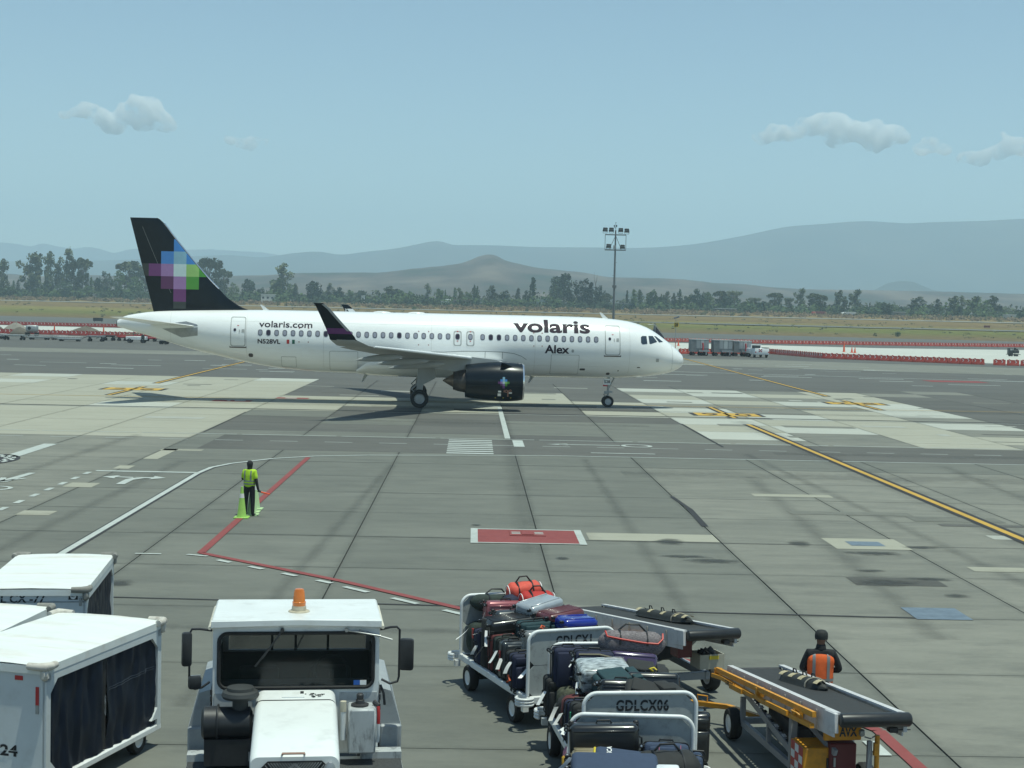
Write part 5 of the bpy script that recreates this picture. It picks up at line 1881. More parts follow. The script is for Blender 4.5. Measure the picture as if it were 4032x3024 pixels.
for (r_, c_, k_) in ((0, 3, 'b'), (1, 2, 'b'), (1, 3, 'lb'), (1, 4, 'b'), (2, 0, 'k2'), (2, 1, 'p'), (2, 2, 'lp'), (2, 3, 'w'), (2, 4, 'lg'), (2, 5, 'g'), (3, 2, 'dp'), (3, 3, 'lp'), (3, 4, 'g'), (4, 3, 'p'), (5, 3, 'k')):
    za, zb = LZ[r_ + 1], LZ[r_]
    sa, sb = LX[c_], LX[c_ + 1]
    poly = []
    n = 8
    left, right = [], []
    for i in range(n + 1):
        z = za + (zb - za) * i / n
        lo = max(sb, fin_le(z) + 0.05)
        hi = min(sa, fin_te(z) - 0.02)
        left.append((max(lo, hi) if hi < lo else hi, z)); right.append((lo, z))
    left = [(max(l[0], r2[0]), l[1]) for l, r2 in zip(left, right)]
    b = B()
    for i in range(n):
        q = [left[i], left[i + 1], right[i + 1], right[i]]
        if abs(q[0][0] - q[3][0]) + abs(q[1][0] - q[2][0]) < 0.02:
            continue
        for sgn in (1, -1):
            rows = []
            m_ = 4
            for e in (0, 1):
                A_, C_ = (left[i + e], right[i + e])
                rows.append([(A_[0] + (C_[0] - A_[0]) * j / m_, sgn * (fin_y(A_[0] + (C_[0] - A_[0]) * j / m_, A_[1]) + 0.012), A_[1]) for j in range(m_ + 1)])
            b.grid(rows)
    b.build('logo_square', CM[k_], fin, smooth=False)
b = B()
for i in range(14):
    z = 7.0 + 4.3 * i / 14
    z2 = 7.0 + 4.3 * (i + 1) / 14
    f = lambda q: fin_te(q) - 0.30 * (fin_te(q) - fin_le(q)) - 0.0
    b.face([(f(z), fin_y(f(z), z) + 0.008, z), (f(z) + 0.02, fin_y(f(z), z) + 0.008, z), (f(z2) + 0.02, fin_y(f(z2), z2) + 0.008, z2), (f(z2), fin_y(f(z2), z2) + 0.008, z2)])
b.build('rudder_joint', ALN, fin, smooth=False)
b = B()
pts = [(fin_le(z) - 0.012, 0.0, z) for z in [7.35 + 0.35 * k for k in range(13)]]
b.tube(pts, 0.05, 6)
b.build('leading_edge_strip', CHR, fin)

# lifting surfaces: sections (y, le, te, z_le, z_te, thickness)
def surface(name, secs, mats, sgn, split=False):
    b = B()
    us = [0, 0.006, 0.025, 0.06, 0.12, 0.22, 0.35, 0.5, 0.68, 0.84, 1.0]
    rows = []
    for (y, le, te, zl, zt_, th) in secs:
        def pt(u, s2):
            yt = th * (te - le) * 5 * (0.2969 * sqrt(u) - 0.126 * u - 0.3516 * u * u + 0.2843 * u ** 3 - 0.1036 * u ** 4)
            return (le + (te - le) * u, sgn * y, zl + (zt_ - zl) * u + s2 * yt + 0.012 * (te - le) * sin(pi * u))
        rows.append([pt(u, 1) for u in us] + [pt(u, -1) for u in us[::-1][1:-1]])
    V = b.grid(rows, close_u=True)
    b.bm.faces.new(V[0]); b.bm.faces.new(V[-1])
    b.bm.faces.ensure_lookup_table()
    for f in b.bm.faces:
        c = f.calc_center_median()
        f.material_index = 0
    return b, rows

WSEC = [(0.6, 11.6, 18.9, 2.75, 2.45, 0.075), (1.9, 12.4, 18.75, 2.88, 2.62, 0.07), (4.2, 13.7, 18.75, 3.12, 2.92, 0.062), (6.5, 15.0, 18.85, 3.36, 3.2, 0.056), (9, 16.4, 19.75, 3.56, 3.42, 0.052), (12, 18.07, 20.85, 3.80, 3.68, 0.05), (14.5, 19.45, 21.75, 4.0, 3.9, 0.048), (16.3, 20.45, 22.35, 4.14, 4.07, 0.046)]
SHK = [(16.3, 20.45, 22.35, 4.14, 4.07, 0.046), (16.85, 20.8, 22.5, 4.22, 4.16, 0.05), (17.25, 21.2, 22.65, 4.38, 4.33, 0.05), (17.5, 21.55, 22.85, 4.65, 4.62, 0.05)]
for sgn in (1, -1):
    b, _ = surface('wing', WSEC, None, sgn)
    # inboard and outboard skin: upper side light, lower side grey
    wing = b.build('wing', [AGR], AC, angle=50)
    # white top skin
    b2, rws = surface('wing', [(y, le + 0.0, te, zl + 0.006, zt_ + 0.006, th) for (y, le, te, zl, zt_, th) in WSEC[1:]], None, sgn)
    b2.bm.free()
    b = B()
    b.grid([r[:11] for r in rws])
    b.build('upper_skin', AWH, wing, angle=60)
    b = B()
    for i in range(len(WSEC) - 2):
        A_, C_ = WSEC[i + 1], WSEC[i + 2]
    pts = [(le - 0.012, sgn * y, zl) for (y, le, te, zl, zt_, th) in WSEC[1:]]
    b.tube(pts, [0.12, 0.11, 0.10, 0.09, 0.085, 0.075, 0.06], 10)
    b.build('slat_edge', AWH, wing)
    # sharklet: blends up from the tip
    b = B()
    us = [0, 0.01, 0.05, 0.15, 0.3, 0.5, 0.75, 1.0]
    prof = [(16.3, 20.45, 22.35, 4.14, 0.0), (16.75, 20.75, 22.5, 4.2, 0.25), (17.15, 21.1, 22.7, 4.38, 0.7), (17.33, 21.35, 22.82, 4.5, 1.0), (17.37, 21.42, 22.86, 4.54, 1.05), (17.4, 21.5, 22.9, 4.7, 1.15), (17.55, 21.95, 23.1, 5.2, 1.4), (17.7, 22.45, 23.35, 5.75, 1.45), (17.82, 22.95, 23.6, 6.3, 1.45), (17.86, 23.25, 23.75, 6.52, 1.45)]
    rows = []
    for (y, le, te, z, tilt) in prof:
        nrm = (-sin(tilt), cos(tilt))
        up, lo = [], []
        for u in us:
            yt = 0.055 * (te - le) * 5 * (0.2969 * sqrt(u) - 0.126 * u - 0.3516 * u * u + 0.2843 * u ** 3 - 0.1036 * u ** 4)
            up.append((le + (te - le) * u, sgn * (y + nrm[0] * yt), z + nrm[1] * yt))
            lo.append((le + (te - le) * u, sgn * (y - nrm[0] * yt), z - nrm[1] * yt))
        rows.append(up + lo[::-1][1:-1])
    V = b.grid(rows, close_u=True)
    b.bm.faces.new(V[-1])
    for f in b.bm.faces:
        c = f.calc_center_median()
        z = c.z
        f.material_index = 0 if z < 4.51 else 1
    shk = b.build('sharklet', [AGR, ANV], wing, angle=50)
    def shk_at(z):
        t = [(p[3], p) for p in prof]
        y = interp([(p[3], p[0]) for p in prof], z); le = interp([(p[3], p[1]) for p in prof], z); te = interp([(p[3], p[2]) for p in prof], z)
        return y, le, te
    b = B()
    for s2 in (1, -1):
        rows = []
        for z in (4.84, 4.94, 5.04, 5.15):
            y, le, te = shk_at(z)
            rows.append([(le + (te - le) * u, sgn * (y + s2 * (0.055 * (te - le) * 5 * (0.2969 * sqrt(u) - 0.126 * u - 0.3516 * u * u + 0.2843 * u ** 3 - 0.1036 * u ** 4) + 0.012)), z - 0.0) for u in us])
        b.grid(rows)
    b.build('purple_band', CM['p'], shk, smooth=False)
    b = B()
    rows = []
    for z in (5.0, 5.4, 5.8, 6.2, 6.45):
        y, le, te = shk_at(z)
        rows.append([(le - 0.015, sgn * (y - 0.05), z), (le - 0.02, sgn * y, z), (le - 0.015, sgn * (y + 0.05), z), (le + 0.16, sgn * (y + 0.055), z)])
    b.grid(rows)
    b.build('edge_strip', AGR, shk)
    if sgn == -1:
        b = B()
        rows = []
        for z in (5.0, 5.4, 5.8, 6.2):
            y, le, te = shk_at(z)
            rows.append([(le + (te - le) * u, sgn * (y - 0.075), z) for u in (0.0, 0.3, 0.62)])
        b.grid(rows)
        b.build('white_panel', AWH, shk, smooth=False)
        b = B()
        y, le, te = shk_at(5.6)
        flat_text(b, 'volaris', (le + 0.95, sgn * (y - 0.10) + 0.14, 6.25), (-0.1, 0.0, -0.95), (0.26, 0, -0.05), 0.04)
        b.build('lettering', TAGW, shk, smooth=False)
    # flap fairings under the wing
    for (y, s0, s1, zt_, ze) in ((7.6, 16.2, 19.75, 3.02, 2.62), (9.6, 17.2, 20.45, 3.25, 2.95), (12.6, 18.8, 21.6, 3.55, 3.26)):
        b = B()
        L = s1 - s0
        rows = []
        for i in range(11):
            u = i / 10
            r_ = (sin(pi * min(1, u * 1.25) ** 0.8) if u < 0.8 else 0) if False else (u ** 0.55 * (1 - u) ** 0.75) * 1.9
            rz_, ry_ = 0.26 * r_ + 0.004, 0.17 * r_ + 0.004
            zc = zt_ - 0.05 + (ze - zt_ + 0.05) * u ** 1.3
            rows.append([(s0 + L * u, sgn * (y + ry_ * cos(2 * pi * k / 12)), zc + rz_ * sin(2 * pi * k / 12)) for k in range(12)])
        b.grid(rows, close_u=True)
        b.build('flap_fairing', AGR, wing, angle=60)
    # engine
    ec = (0, sgn * 5.75, 1.85)
    eng = None
    b = B()
    b.lathe([(0.98, 11.42), (1.0, 11.35), (1.16, 11.32), (1.205, 11.6), (1.245, 12.1), (1.255, 12.6), (1.225, 13.3), (1.15, 14.1), (1.04, 14.9), (0.98, 14.88), (1.0, 14.2)], ec, (1, 0, 0), 40)
    eng = b.build('engine', ANV, AC, angle=50)
    b = B()
    b.lathe([(0.99, 11.36), (1.0, 11.27), (1.05, 11.21), (1.11, 11.22), (1.155, 11.3), (1.172, 11.42)], ec, (1, 0, 0), 40)
    b.build('intake_lip', CHR, eng)
    b = B()
    b.lathe([(0.98, 11.4), (1.0, 12.0), (1.02, 12.45), (0.32, 12.4), (0.0, 12.0)], ec, (1, 0, 0), 32)
    b.build('fan', DKSTEEL, eng)
    b = B()
    b.lathe([(0.99, 14.3), (0.78, 14.5), (0.74, 14.9), (0.66, 15.35), (0.56, 15.66), (0.52, 15.6)], ec, (1, 0, 0), 28, mi=0)
    b.lathe([(0.5, 15.3), (0.4, 15.7), (0.2, 16.05), (0.02, 16.32)], ec, (1, 0, 0), 24, mi=1)
    b.build('exhaust_nozzle', [mat('burnt_metal', (0.09, 0.08, 0.075), 0.45, 0.6, var=0.25), mat('exhaust_plug', (0.22, 0.17, 0.13), 0.4, 0.6, var=0.2)], eng)
    b = B()
    for s_ in (-0.0, ):
        b.ext([(12.4, sgn * 5.63, 3.0), (13.0, sgn * 5.63, 3.2), (14.6, sgn * 5.63, 3.38), (15.4, sgn * 5.63, 3.42), (17.4, sgn * 5.63, 3.15), (16.9, sgn * 5.63, 2.6), (15.2, sgn * 5.63, 2.38), (14.0, sgn * 5.63, 2.6)], (0, sgn * 0.24, 0))
    b.build('engine_pylon', AGR, eng, smooth=False)
    ey = lambda s_, z_: 5.75 + sqrt(max(0.01, interp([(11.32, 1.16), (11.6, 1.207), (12.1, 1.247), (12.6, 1.257), (13.3, 1.227), (14.1, 1.152), (14.9, 1.042)], s_) ** 2 - (z_ - 1.85) ** 2)) + 0.008
    if sgn == 1:
        # small cross of squares, service labels and strake on the camera side
        for (c_, r_, k_) in ((0, 2, 'lb'), (-1, 1, 'b'), (0, 1, 'lb'), (1, 1, 'b'), (-2, 0, 'p'), (-1, 0, 'lp'), (0, 0, 'w'), (1, 0, 'lg'), (2, 0, 'g'), (-1, -1, 'dp'), (0, -1, 'lp'), (1, -1, 'g'), (0, -2, 'p')):
            b = B()
            s0 = 12.54 - 0.142 * c_
            patch(b, rrect(s0, 1.83 + 0.142 * r_, 0.142, 0.142, 0.001, 1), 0.012, ey)
            b.build('logo_square', CM[k_], eng, smooth=False)
        b = B()
        for (s_, z_, a_, c_) in ((12.78, 1.27, 0.19, 0.11), (12.79, 1.06, 0.21, 0.18), (12.1, 1.19, 0.19, 0.09)):
            patch(b, rrect(s_, z_, a_, c_, 0.01), 0.012, ey)
        b.build('placard', TAGW, eng, smooth=False)
        b = B()
        patch(b, rrect(12.25, 1.15, 0.06, 0.42, 0.02), 0.012, ey)
        patch(b, rrect(12.5, 1.3, 0.04, 0.16, 0.01), 0.012, ey)
        for q in frame2d(rrect(12.37, 1.3, 0.16, 0.18, 0.07), 0.045):
            patch(b, q, 0.012, ey)
        for q in frame2d(rrect(12.12, 1.33, 0.15, 0.15, 0.07), 0.05):
            patch(b, q, 0.012, ey)
        b.build('warning_label', mat('salmon_label', (0.42, 0.20, 0.14), 0.5), eng, smooth=False)
        b = B()
        for s_ in (13.02, 12.53, 12.06):
            patch(b, rrect(s_, 0.86, 0.08, 0.08, 0.01), 0.012, ey)
        b.build('fastener_mark', mat('yellow_mark', (0.4, 0.32, 0.08), 0.5), eng, smooth=False)
        b = B()
        b.ext([(11.95, 6.5, 2.80), (12.7, 6.45, 2.9), (12.7, 6.78, 3.08), (12.5, 6.8, 3.06)], (0, 0.015, -0.03))
        b.build('strake', ANV, eng, smooth=False)
        b = B()
        patch(b, [(11.5, 1.62), (14.7, 1.62), (14.7, 1.635), (11.5, 1.635)], 0.01, ey, ds=0.3)
        b.build('cowl_joint', mat('cowl_seam', (0.03, 0.035, 0.035), 0.5), eng, smooth=False)
    # tailplane
    b, _ = surface('tailplane', [(0.35, 31.9, 35.2, 4.78, 4.86, 0.05), (0.9, 32.2, 35.35, 4.83, 4.92, 0.05), (3.5, 33.9, 36.15, 5.1, 5.16, 0.048), (6.0, 35.55, 36.9, 5.36, 5.38, 0.045), (6.22, 35.85, 36.95, 5.38, 5.4, 0.03)], None, sgn)
    b.build('tailplane', AWH, AC, angle=50)
# bare plates round the tailplane root
b = B()
patch(b, [(32.2, 4.80), (34.55, 4.66), (33.28, 4.11), (32.2, 4.26)], 0.012, mi=0, ds=0.2)
patch(b, [(32.2, 4.88), (32.25, 4.98), (32.98, 5.17), (33.9, 5.02), (34.2, 4.9)], 0.012, mi=0, ds=0.2)
b.build('tailplane_root_plate', ABM, AC, smooth=False)
# belly fairing
b = B()
rows = []
for i in range(17):
    u = i / 16
    s_ = 11.2 + 10.7 * u
    e = sin(pi * min(1, max(0, u))) ** 0.4
    zb = 1.96 - 0.2 * e
    hw = 1.5 + 0.75 * e
    zt_ = 2.2 + 1.0 * e
    rows.append([(s_, hw * cos(pi + pi * k / 20) * (1 if True else 1), zt_ + (zt_ - zb) * sin(pi + pi * k / 20)) for k in range(21)])
b.grid(rows)
b.build('belly_fairing', AWH, AC, angle=60)
b = B()
tp = [(10.75, 3.15), (11.1, 3.38), (11.6, 3.54), (12.33, 3.62), (13.5, 3.64), (15, 3.62), (16.2, 3.54), (17.0, 3.53)]
for i in range(len(tp) - 1):
    patch(b, [tp[i], tp[i + 1], (tp[i + 1][0], tp[i + 1][1] - 0.035), (tp[i][0], tp[i][1] - 0.035)], 0.014)
patch(b, [(12.33, 3.62), (12.36, 3.62), (12.36, 3.15), (12.33, 3.15)], 0.014)
patch(b, [(13.47, 3.64), (13.5, 3.64), (13.5, 3.2), (13.47, 3.2)], 0.014)
b.build('wing_root_seam', ALN, AC, smooth=False)
# landing gear
RIM = mat('wheel_hub_grey', (0.38, 0.39, 0.39), 0.45, 0.3, var=0.15)
for sgn in (1, -1):
    b = B()
    b.cyl((17.75, sgn * 3.8, 0.58), (17.6, sgn * 3.75, 3.0), 0.13, 0.16, n=12)
    b.cyl((17.75, sgn * 3.2, 0.585), (17.75, sgn * 4.4, 0.585), 0.1, n=10)
    b.tube([(17.7, sgn * 3.8, 1.4), (17.3, sgn * 3.0, 2.4)], 0.07, 8)
    b.tube([(17.9, sgn * 3.8, 0.8), (18.25, sgn * 3.8, 1.15), (17.8, sgn * 3.8, 1.6)], 0.05, 6)
    mg = b.build('main_gear', AGR, AC)
    for y in (3.35, 4.25):
        wheel_part('wheel', (17.75, sgn * y, 0.585), 0.585, 0.42, mg, rimm=RIM)
    b = B()
    b.ext([(17.85, sgn * 4.05, 3.1), (16.8, sgn * 4.05, 3.15), (16.75, sgn * 4.05, 1.9), (17.25, sgn * 4.05, 1.62), (17.5, sgn * 4.05, 1.5), (17.55, sgn * 4.05, 1.05), (17.95, sgn * 4.05, 1.05)], (0, sgn * 0.05, 0))
    b.build('gear_door', AGR, mg, smooth=False)
b = B()
b.cyl((5.08, 0, 0.38), (5.02, 0, 2.1), 0.075, 0.1, n=12)
b.cyl((5.08, -0.3, 0.385), (5.08, 0.3, 0.385), 0.06, n=8)
b.tube([(5.05, 0, 1.2), (4.62, 0, 2.05)], 0.05, 8)
b.tube([(5.1, 0.05, 0.55), (5.35, 0.05, 0.85), (5.08, 0.05, 1.1)], 0.04, 6)
b.box((5.05, 0.0, 1.02), (0.55, 0.3, 0.1))
b.box((5.2, 0.12, 0.95), (0.2, 0.12, 0.14))
ng = b.build('nose_gear', AGR, AC)
for y in (-0.25, 0.25):
    wheel_part('wheel', (5.08, y, 0.385), 0.385, 0.22, ng, rimm=RIM)
b = B()
b.box((5.18, 0.34, 1.72), (0.46, 0.03, 0.42), bev=0.04)
b.build('gear_door', WCLEAN, ng)
b = B()
vs, fs = text2d('528', 0.03)
patch(b, [(5.38 - 0.4 * x, 1.62 + 0.2 * y) for x, y in vs], 0.0, lambda s_, z_: 0.36, faces=fs)
b.build('number', INK, ng, smooth=False)
b = B()
b.box((5.3, 0.3, 1.46), (0.3, 0.05, 0.1))
b.build('gear_pin_flag', RED, ng, smooth=False)
# small antennas, tail cone exhaust, lights
b = B()
b.lathe([(0.19, 37.4), (0.2, 37.62), (0.15, 37.6), (0.1, 37.5), (0, 37.5)], (0, 0, 4.93), (1, 0, 0), 16)
b.build('auxiliary_exhaust', DKSTEEL, AC)
for (s_, zt_, h) in ((5.35, 5.92, 0.42), (27.9, 5.98, 0.38)):
    b = B()
    b.ext([(s_ - 0.2, -0.02, zt_), (s_ + 0.18, -0.02, zt_), (s_ + 0.42, -0.02, zt_ + h), (s_ + 0.3, -0.02, zt_ + h)], (0, 0.04, 0))
    b.build('blade_antenna', AWH, AC, smooth=False)
for s_ in (18.0, 20.3):
    b = B()
    M = Matrix.Translation((s_, 0, 6.02)) @ Matrix.Diagonal((0.6, 0.35, 0.09, 1))
    bmesh.ops.create_uvsphere(b.bm, u_segments=16, v_segments=8, radius=1, matrix=M)
    b.build('antenna_dome', AWH, AC)
for (s_, z_) in ((21.3, 1.75), (10.2, 1.9)):
    b = B()
    b.ext([(s_ - 0.15, -0.02, z_ + 0.1), (s_ + 0.1, -0.02, z_ + 0.1), (s_ + 0.28, -0.02, z_ - 0.36), (s_ + 0.16, -0.02, z_ - 0.36)], (0, 0.04, 0))
    b.build('blade_antenna', AGR, AC, smooth=False)
# ------------------------------------------------------------------ baggage tractor facing the terminal
TG = thing('baggage_tractor', 'white baggage tractor with orange roof beacon facing the camera', 'baggage tractor', (-2.0, 17.98, 0), 0.11)
TGW = mat('tractor_white_paint', (0.70, 0.72, 0.71), 0.38, var=0.05, scale=2.5, dirt=(0.34, 0.31, 0.26), dirt_amt=0.3, dirt_scale=3.5)
TGG = mat('tractor_scuffed_white', (0.42, 0.44, 0.44), 0.5, var=0.1, scale=3, dirt=(0.025, 0.025, 0.025), dirt_amt=0.95, dirt_scale=4.5, stretch=(2.2, 2.2, 0.6))
NSK = mat('nonslip_deck', (0.045, 0.047, 0.048), 0.9, var=0.3, scale=25, bump=0.3)
b = B()
b.box((0, 0.6, 2.61), (1.98, 1.3, 0.09), bev=0.02)
b.ext([(-0.99, -0.07, 2.57), (0, -0.07, 2.60), (0.99, -0.07, 2.57), (0.99, -0.07, 2.64), (0, -0.07, 2.655), (-0.99, -0.07, 2.64)], (0, 0.1, 0))
roof = b.build('cab_roof', TGW, TG)
b = B()
for s_ in (-1, 1):
    b.tube([(s_ * 1.005, -0.05, 2.56), (s_ * 1.005, 1.22, 2.56)], 0.022, 6)
b.build('rain_gutter', mat('cream_gutter', (0.60, 0.56, 0.46), 0.5), roof)
# front wall as a frame round the windscreen
b = B()
b.box((0, 0.03, 2.525), (1.94, 0.06, 0.09))
b.box((-0.925, 0.03, 2.165), (0.09, 0.06, 0.63))
b.box((0.925, 0.03, 2.165), (0.09, 0.06, 0.63))
b.box((0, 0.03, 1.45), (1.94, 0.06, 0.80))
for s_ in (-1, 1):
    b.box((s_ * 0.945, 0.62, 1.62), (0.05, 1.12, 1.1))
    b.box((s_ * 0.945, 1.14, 2.35), (0.05, 0.08, 0.45))
b.box((0, 1.17, 1.55), (1.9, 0.05, 0.98))
b.box((0, 1.17, 2.42), (1.9, 0.05, 0.32))
b.box((-0.90, 1.17, 2.15), (0.12, 0.05, 0.24))
b.box((0.91, 1.17, 2.15), (0.10, 0.05, 0.24))
b.build('cab_body', TGW, TG, smooth=False)
b = B()
b.box((0, 1.138, 1.72), (1.82, 0.012, 0.6))
b.box((0, 1.138, 2.41), (1.82, 0.012, 0.28))
for s_ in (-1, 1):
    b.box((s_ * 0.912, 0.6, 1.75), (0.012, 1.0, 0.8))
b.box((0, 0.6, 2.553), (1.84, 1.05, 0.012))
b.build('cab_shade_sheet', BLACK, TG, smooth=False)  # black sheets added inside the cab to stand in for its shade
b = B()
b.box((-0.73, -0.004, 1.42), (0.44, 0.012, 0.72))
b.build('front_panel', TGG, TG, smooth=False)
b = B()
b.box((0.73, -0.004, 1.42), (0.44, 0.012, 0.72))
b.build('front_panel', TGG, TG, smooth=False)
b = B()
b.tube([(x, -0.012, z) for x, z in [(p[0], p[1] + 0) for p in rrect(0, 2.165, 1.80, 0.65, 0.1, 5)]], 0.022, 6, closed=True)
fr = b.build('windscreen_seal', BLACK, TG)
b = B()
pts = rrect(0, 2.165, 1.79, 0.64, 0.1, 5)
b.face([(x, 0.0, z) for x, z in pts])
b.build('windscreen', glass_mat('dark_tinted_glass', (0.003, 0.007, 0.007), 0.03, 0.74), TG, smooth=False, fix=False)
b = B()
for (xa, xb) in ((-0.83, -0.32), (-0.29, -0.03), (0.0, 0.37), (0.40, 0.86)):
    b.face([(xa, 1.16, 2.035), (xb, 1.16, 2.035), (xb, 1.16, 2.25), (xa, 1.16, 2.25)])
b.build('rear_window', glass_mat('green_tinted_glass', (0.03, 0.07, 0.05), 0.05, 0.25), TG, smooth=False, fix=False)
b = B()
for x in (-0.305, -0.015, 0.385):
    b.box((x, 1.15, 2.14), (0.03, 0.03, 0.22))
b.build('window_divider', BLACK, TG, smooth=False)
b = B()
b.box((0, 0.25, 1.78), (1.84, 0.38, 0.14), bev=0.04)
b.build('dashboard', DKPLAS, TG)
b = B()
b.tube([(0.42 + 0.2 * cos(2 * pi * k / 20), 0.45 + 0.08 * sin(2 * pi * k / 20), 1.93 + 0.17 * sin(2 * pi * k / 20)) for k in range(20)], 0.018, 6, closed=True)
b.cyl((0.42, 0.45, 1.93), (0.42, 0.3, 1.75), 0.03)
b.build('steering_wheel', DKPLAS, TG)
for x in (-0.45, 0.42):
    b = B()
    b.box((x, 0.88, 1.6), (0.5, 0.14, 0.6), bev=0.05, seg=2)
    b.box((x, 0.7, 1.35), (0.5, 0.42, 0.14), bev=0.05, seg=2)
    b.build('seat', BLACK, TG)
b = B()
b.box((0.71, -0.008, 1.895), (0.075, 0.006, 0.055), mi=0)
b.box((0.785, -0.008, 1.895), (0.075, 0.006, 0.055), mi=1)
b.build('permit_sticker', [mat('blue_sticker', (0.02, 0.10, 0.38), 0.5), TAGW], TG, smooth=False)
for (x0, z0, x1, z1, m_, nm) in ((-0.17, 2.53, -0.40, 2.20, DKPLAS, 'wiper'), (0.58, 2.53, 0.98, 2.46, STEEL, 'wiper')):
    b = B()
    b.tube([(x0, -0.05, z0), (x1, -0.05, z1)], 0.012, 6)
    dx, dz = (x1 - x0), (z1 - z0)
    l = sqrt(dx * dx + dz * dz)
    b.tube([(x1 - dx / l * 0.28 + 0.02, -0.035, z1 - dz / l * 0.28 + 0.02), (x1 + dx / l * 0.14, -0.035, z1 + dz / l * 0.12 - 0.03 * (dx > 0))], 0.011, 6)
    b.cyl((x0, 0.0, z0), (x0, -0.07, z0), 0.022, n=8)
    b.build(nm, m_, TG)
# beacon
b = B()
b.lathe([(0.13, 0), (0.125, 0.012), (0.09, 0.018), (0.085, 0.06), (0.08, 0.075)], (0.02, 0.45, 2.655), n=24)
bc = b.build('beacon_base', mat('rusty_cream_base', (0.45, 0.40, 0.30), 0.5, var=0.3, scale=12, dirt=(0.18, 0.08, 0.04), dirt_amt=0.7), TG)
b = B()
b.lathe([(0.08, 0.075), (0.082, 0.12), (0.073, 0.125), (0.062, 0.25), (0.05, 0.275), (0.0, 0.283)], (0.02, 0.45, 2.655), n=24)
b.build('beacon_lens', mat('orange_lens', (0.62, 0.17, 0.02), 0.25, var=0.12, scale=8, coat=0.4), bc)
# mirrors
for (xm, zm, hw, hh, yy) in ((-1.265, 2.32, 0.058, 0.2, 0.0), (-1.17, 1.93, 0.075, 0.078, 0.0), (1.29, 2.235, 0.085, 0.19, 0.02)):
    b = B()
    b.box((xm, -0.06 + yy, zm), (hw * 2, 0.09, hh * 2), bev=0.03, seg=2, rot=(0, 0, 0.25 if xm < 0 else -0.2))
    m_ = b.build('mirror', DKPLAS, TG)
    b = B()
    b.box((xm, -0.0 + yy, zm), (hw * 1.7, 0.02, hh * 1.8), rot=(0, 0, 0.25 if xm < 0 else -0.2))
    b.build('mirror_glass', STEEL, m_)
b = B()
b.tube([(-0.98, 0.0, 2.525), (-1.12, -0.03, 2.55), (-1.21, -0.04, 2.55), (-1.235, -0.04, 2.50), (-1.235, -0.03, 1.96), (-1.22, -0.03, 1.87), (-1.17, -0.03, 1.845), (-1.09, -0.02, 1.86), (-1.0, 0.0, 1.92)], 0.014, 8)
b.tube([(0.98, 0.0, 2.525), (1.1, -0.03, 2.56), (1.17, -0.04, 2.565), (1.205, -0.04, 2.53), (1.205, -0.03, 1.97), (1.19, -0.03, 1.91), (1.1, -0.03, 1.885), (1.0, 0, 1.93)], 0.014, 8)
b.build('mirror_arm', DKPLAS, TG)
# hood
def hood_sec(y, hw, zt, r, zb=1.02):
    pts = [(-hw, zb)]
    for k in range(7):
        a = pi - k * pi / 12
        pts.append((-hw + r + r * cos(a), zt - r + r * sin(a)))
    for k in range(7):
        a = pi / 2 - k * pi / 12
        pts.append((hw - r + r * cos(a), zt - r + r * sin(a)))
    pts.append((hw, zb))
    return [(x, y, z) for x, z in pts]
b = B()
V = b.grid([hood_sec(-0.06, 0.46, 1.825, 0.09), hood_sec(-0.40, 0.465, 1.80, 0.09)])
b.bm.faces.new(V[0])
b.build('hood_cowl', TGW, TG)
b = B()
V = b.grid([hood_sec(-0.425, 0.468, 1.795, 0.09), hood_sec(-1.2, 0.468, 1.735, 0.09), hood_sec(-2.08, 0.468, 1.665, 0.09), hood_sec(-2.13, 0.46, 1.64, 0.09)])
b.bm.faces.new(V[-1])
hood = b.build('hood', mat('tractor_hood_paint', (0.72, 0.74, 0.72), 0.34, var=0.04, scale=1.5, dirt=(0.22, 0.21, 0.19), dirt_amt=0.28, dirt_scale=2.6), TG)
b = B()
b.box((-0.03, -0.22, 1.818), (0.26, 0.24, 0.012), rot=(0.075, 0, 0))
hatch = b.build('filler_hatch', TGW, TG, smooth=False)
b = B()
b.box((0.07, -0.2, 1.832), (0.04, 0.05, 0.02))
b.build('latch', DKSTEEL, hatch, smooth=False)
b = B()
pr2 = random.Random(2)
for _ in range(16):
    x, y = 0.20 + pr2.gauss(0, 0.045), -0.22 + pr2.gauss(0, 0.06)
    b.box((x, y, 1.8165), (pr2.uniform(0.015, 0.07), pr2.uniform(0.008, 0.025), 0.003), rot=(0.075, 0, pr2.uniform(-0.4, 0.4)))
tag(b.build('chipped_paint', INK, TG, smooth=False), kind='stuff')
b = B()
b.tube([(-0.13, -2.10, 1.66), (-0.13, -2.16, 1.685), (0.10, -2.16, 1.685), (0.10, -2.10, 1.66)], 0.013, 6)
b.build('hood_handle', mat('coppery_handle', (0.42, 0.26, 0.2), 0.35, 0.5), hood)
b = B()
b.ext([(-0.42, -2.14, 1.05), (0.42, -2.14, 1.05), (0.42, -2.14, 1.46), (0.28, -2.14, 1.60), (-0.28, -2.14, 1.60), (-0.42, -2.14, 1.46)], (0, -0.012, 0))
gr = b.build('grille', BLACK, TG, smooth=False)
b = B()
for k in range(30):
    for s_ in (-1, 1):
        x0 = -0.42 + 0.84 * k / 29
        x1 = x0 + s_ * 0.28
        if -0.43 < x1 < 0.43:
            f = lambda x: 1.585 if abs(x) < 0.28 else 1.585 - (abs(x) - 0.28)
            zt2 = min(f(x0), f(x1))
            b.tube([(x0, -2.158, zt2), (x1, -2.158, zt2 - 0.35)], 0.006, 4)
b.build('grille_mesh', STEEL, gr)
b = B()
b.lathe([(0.075, 0.0), (0.05, 0.06), (0.02, 0.1), (0, 0.1)], (0.36, -2.16, 1.5), (0.1, -0.3, 1), 14)
b.build('headlamp_hood', STEEL, TG)
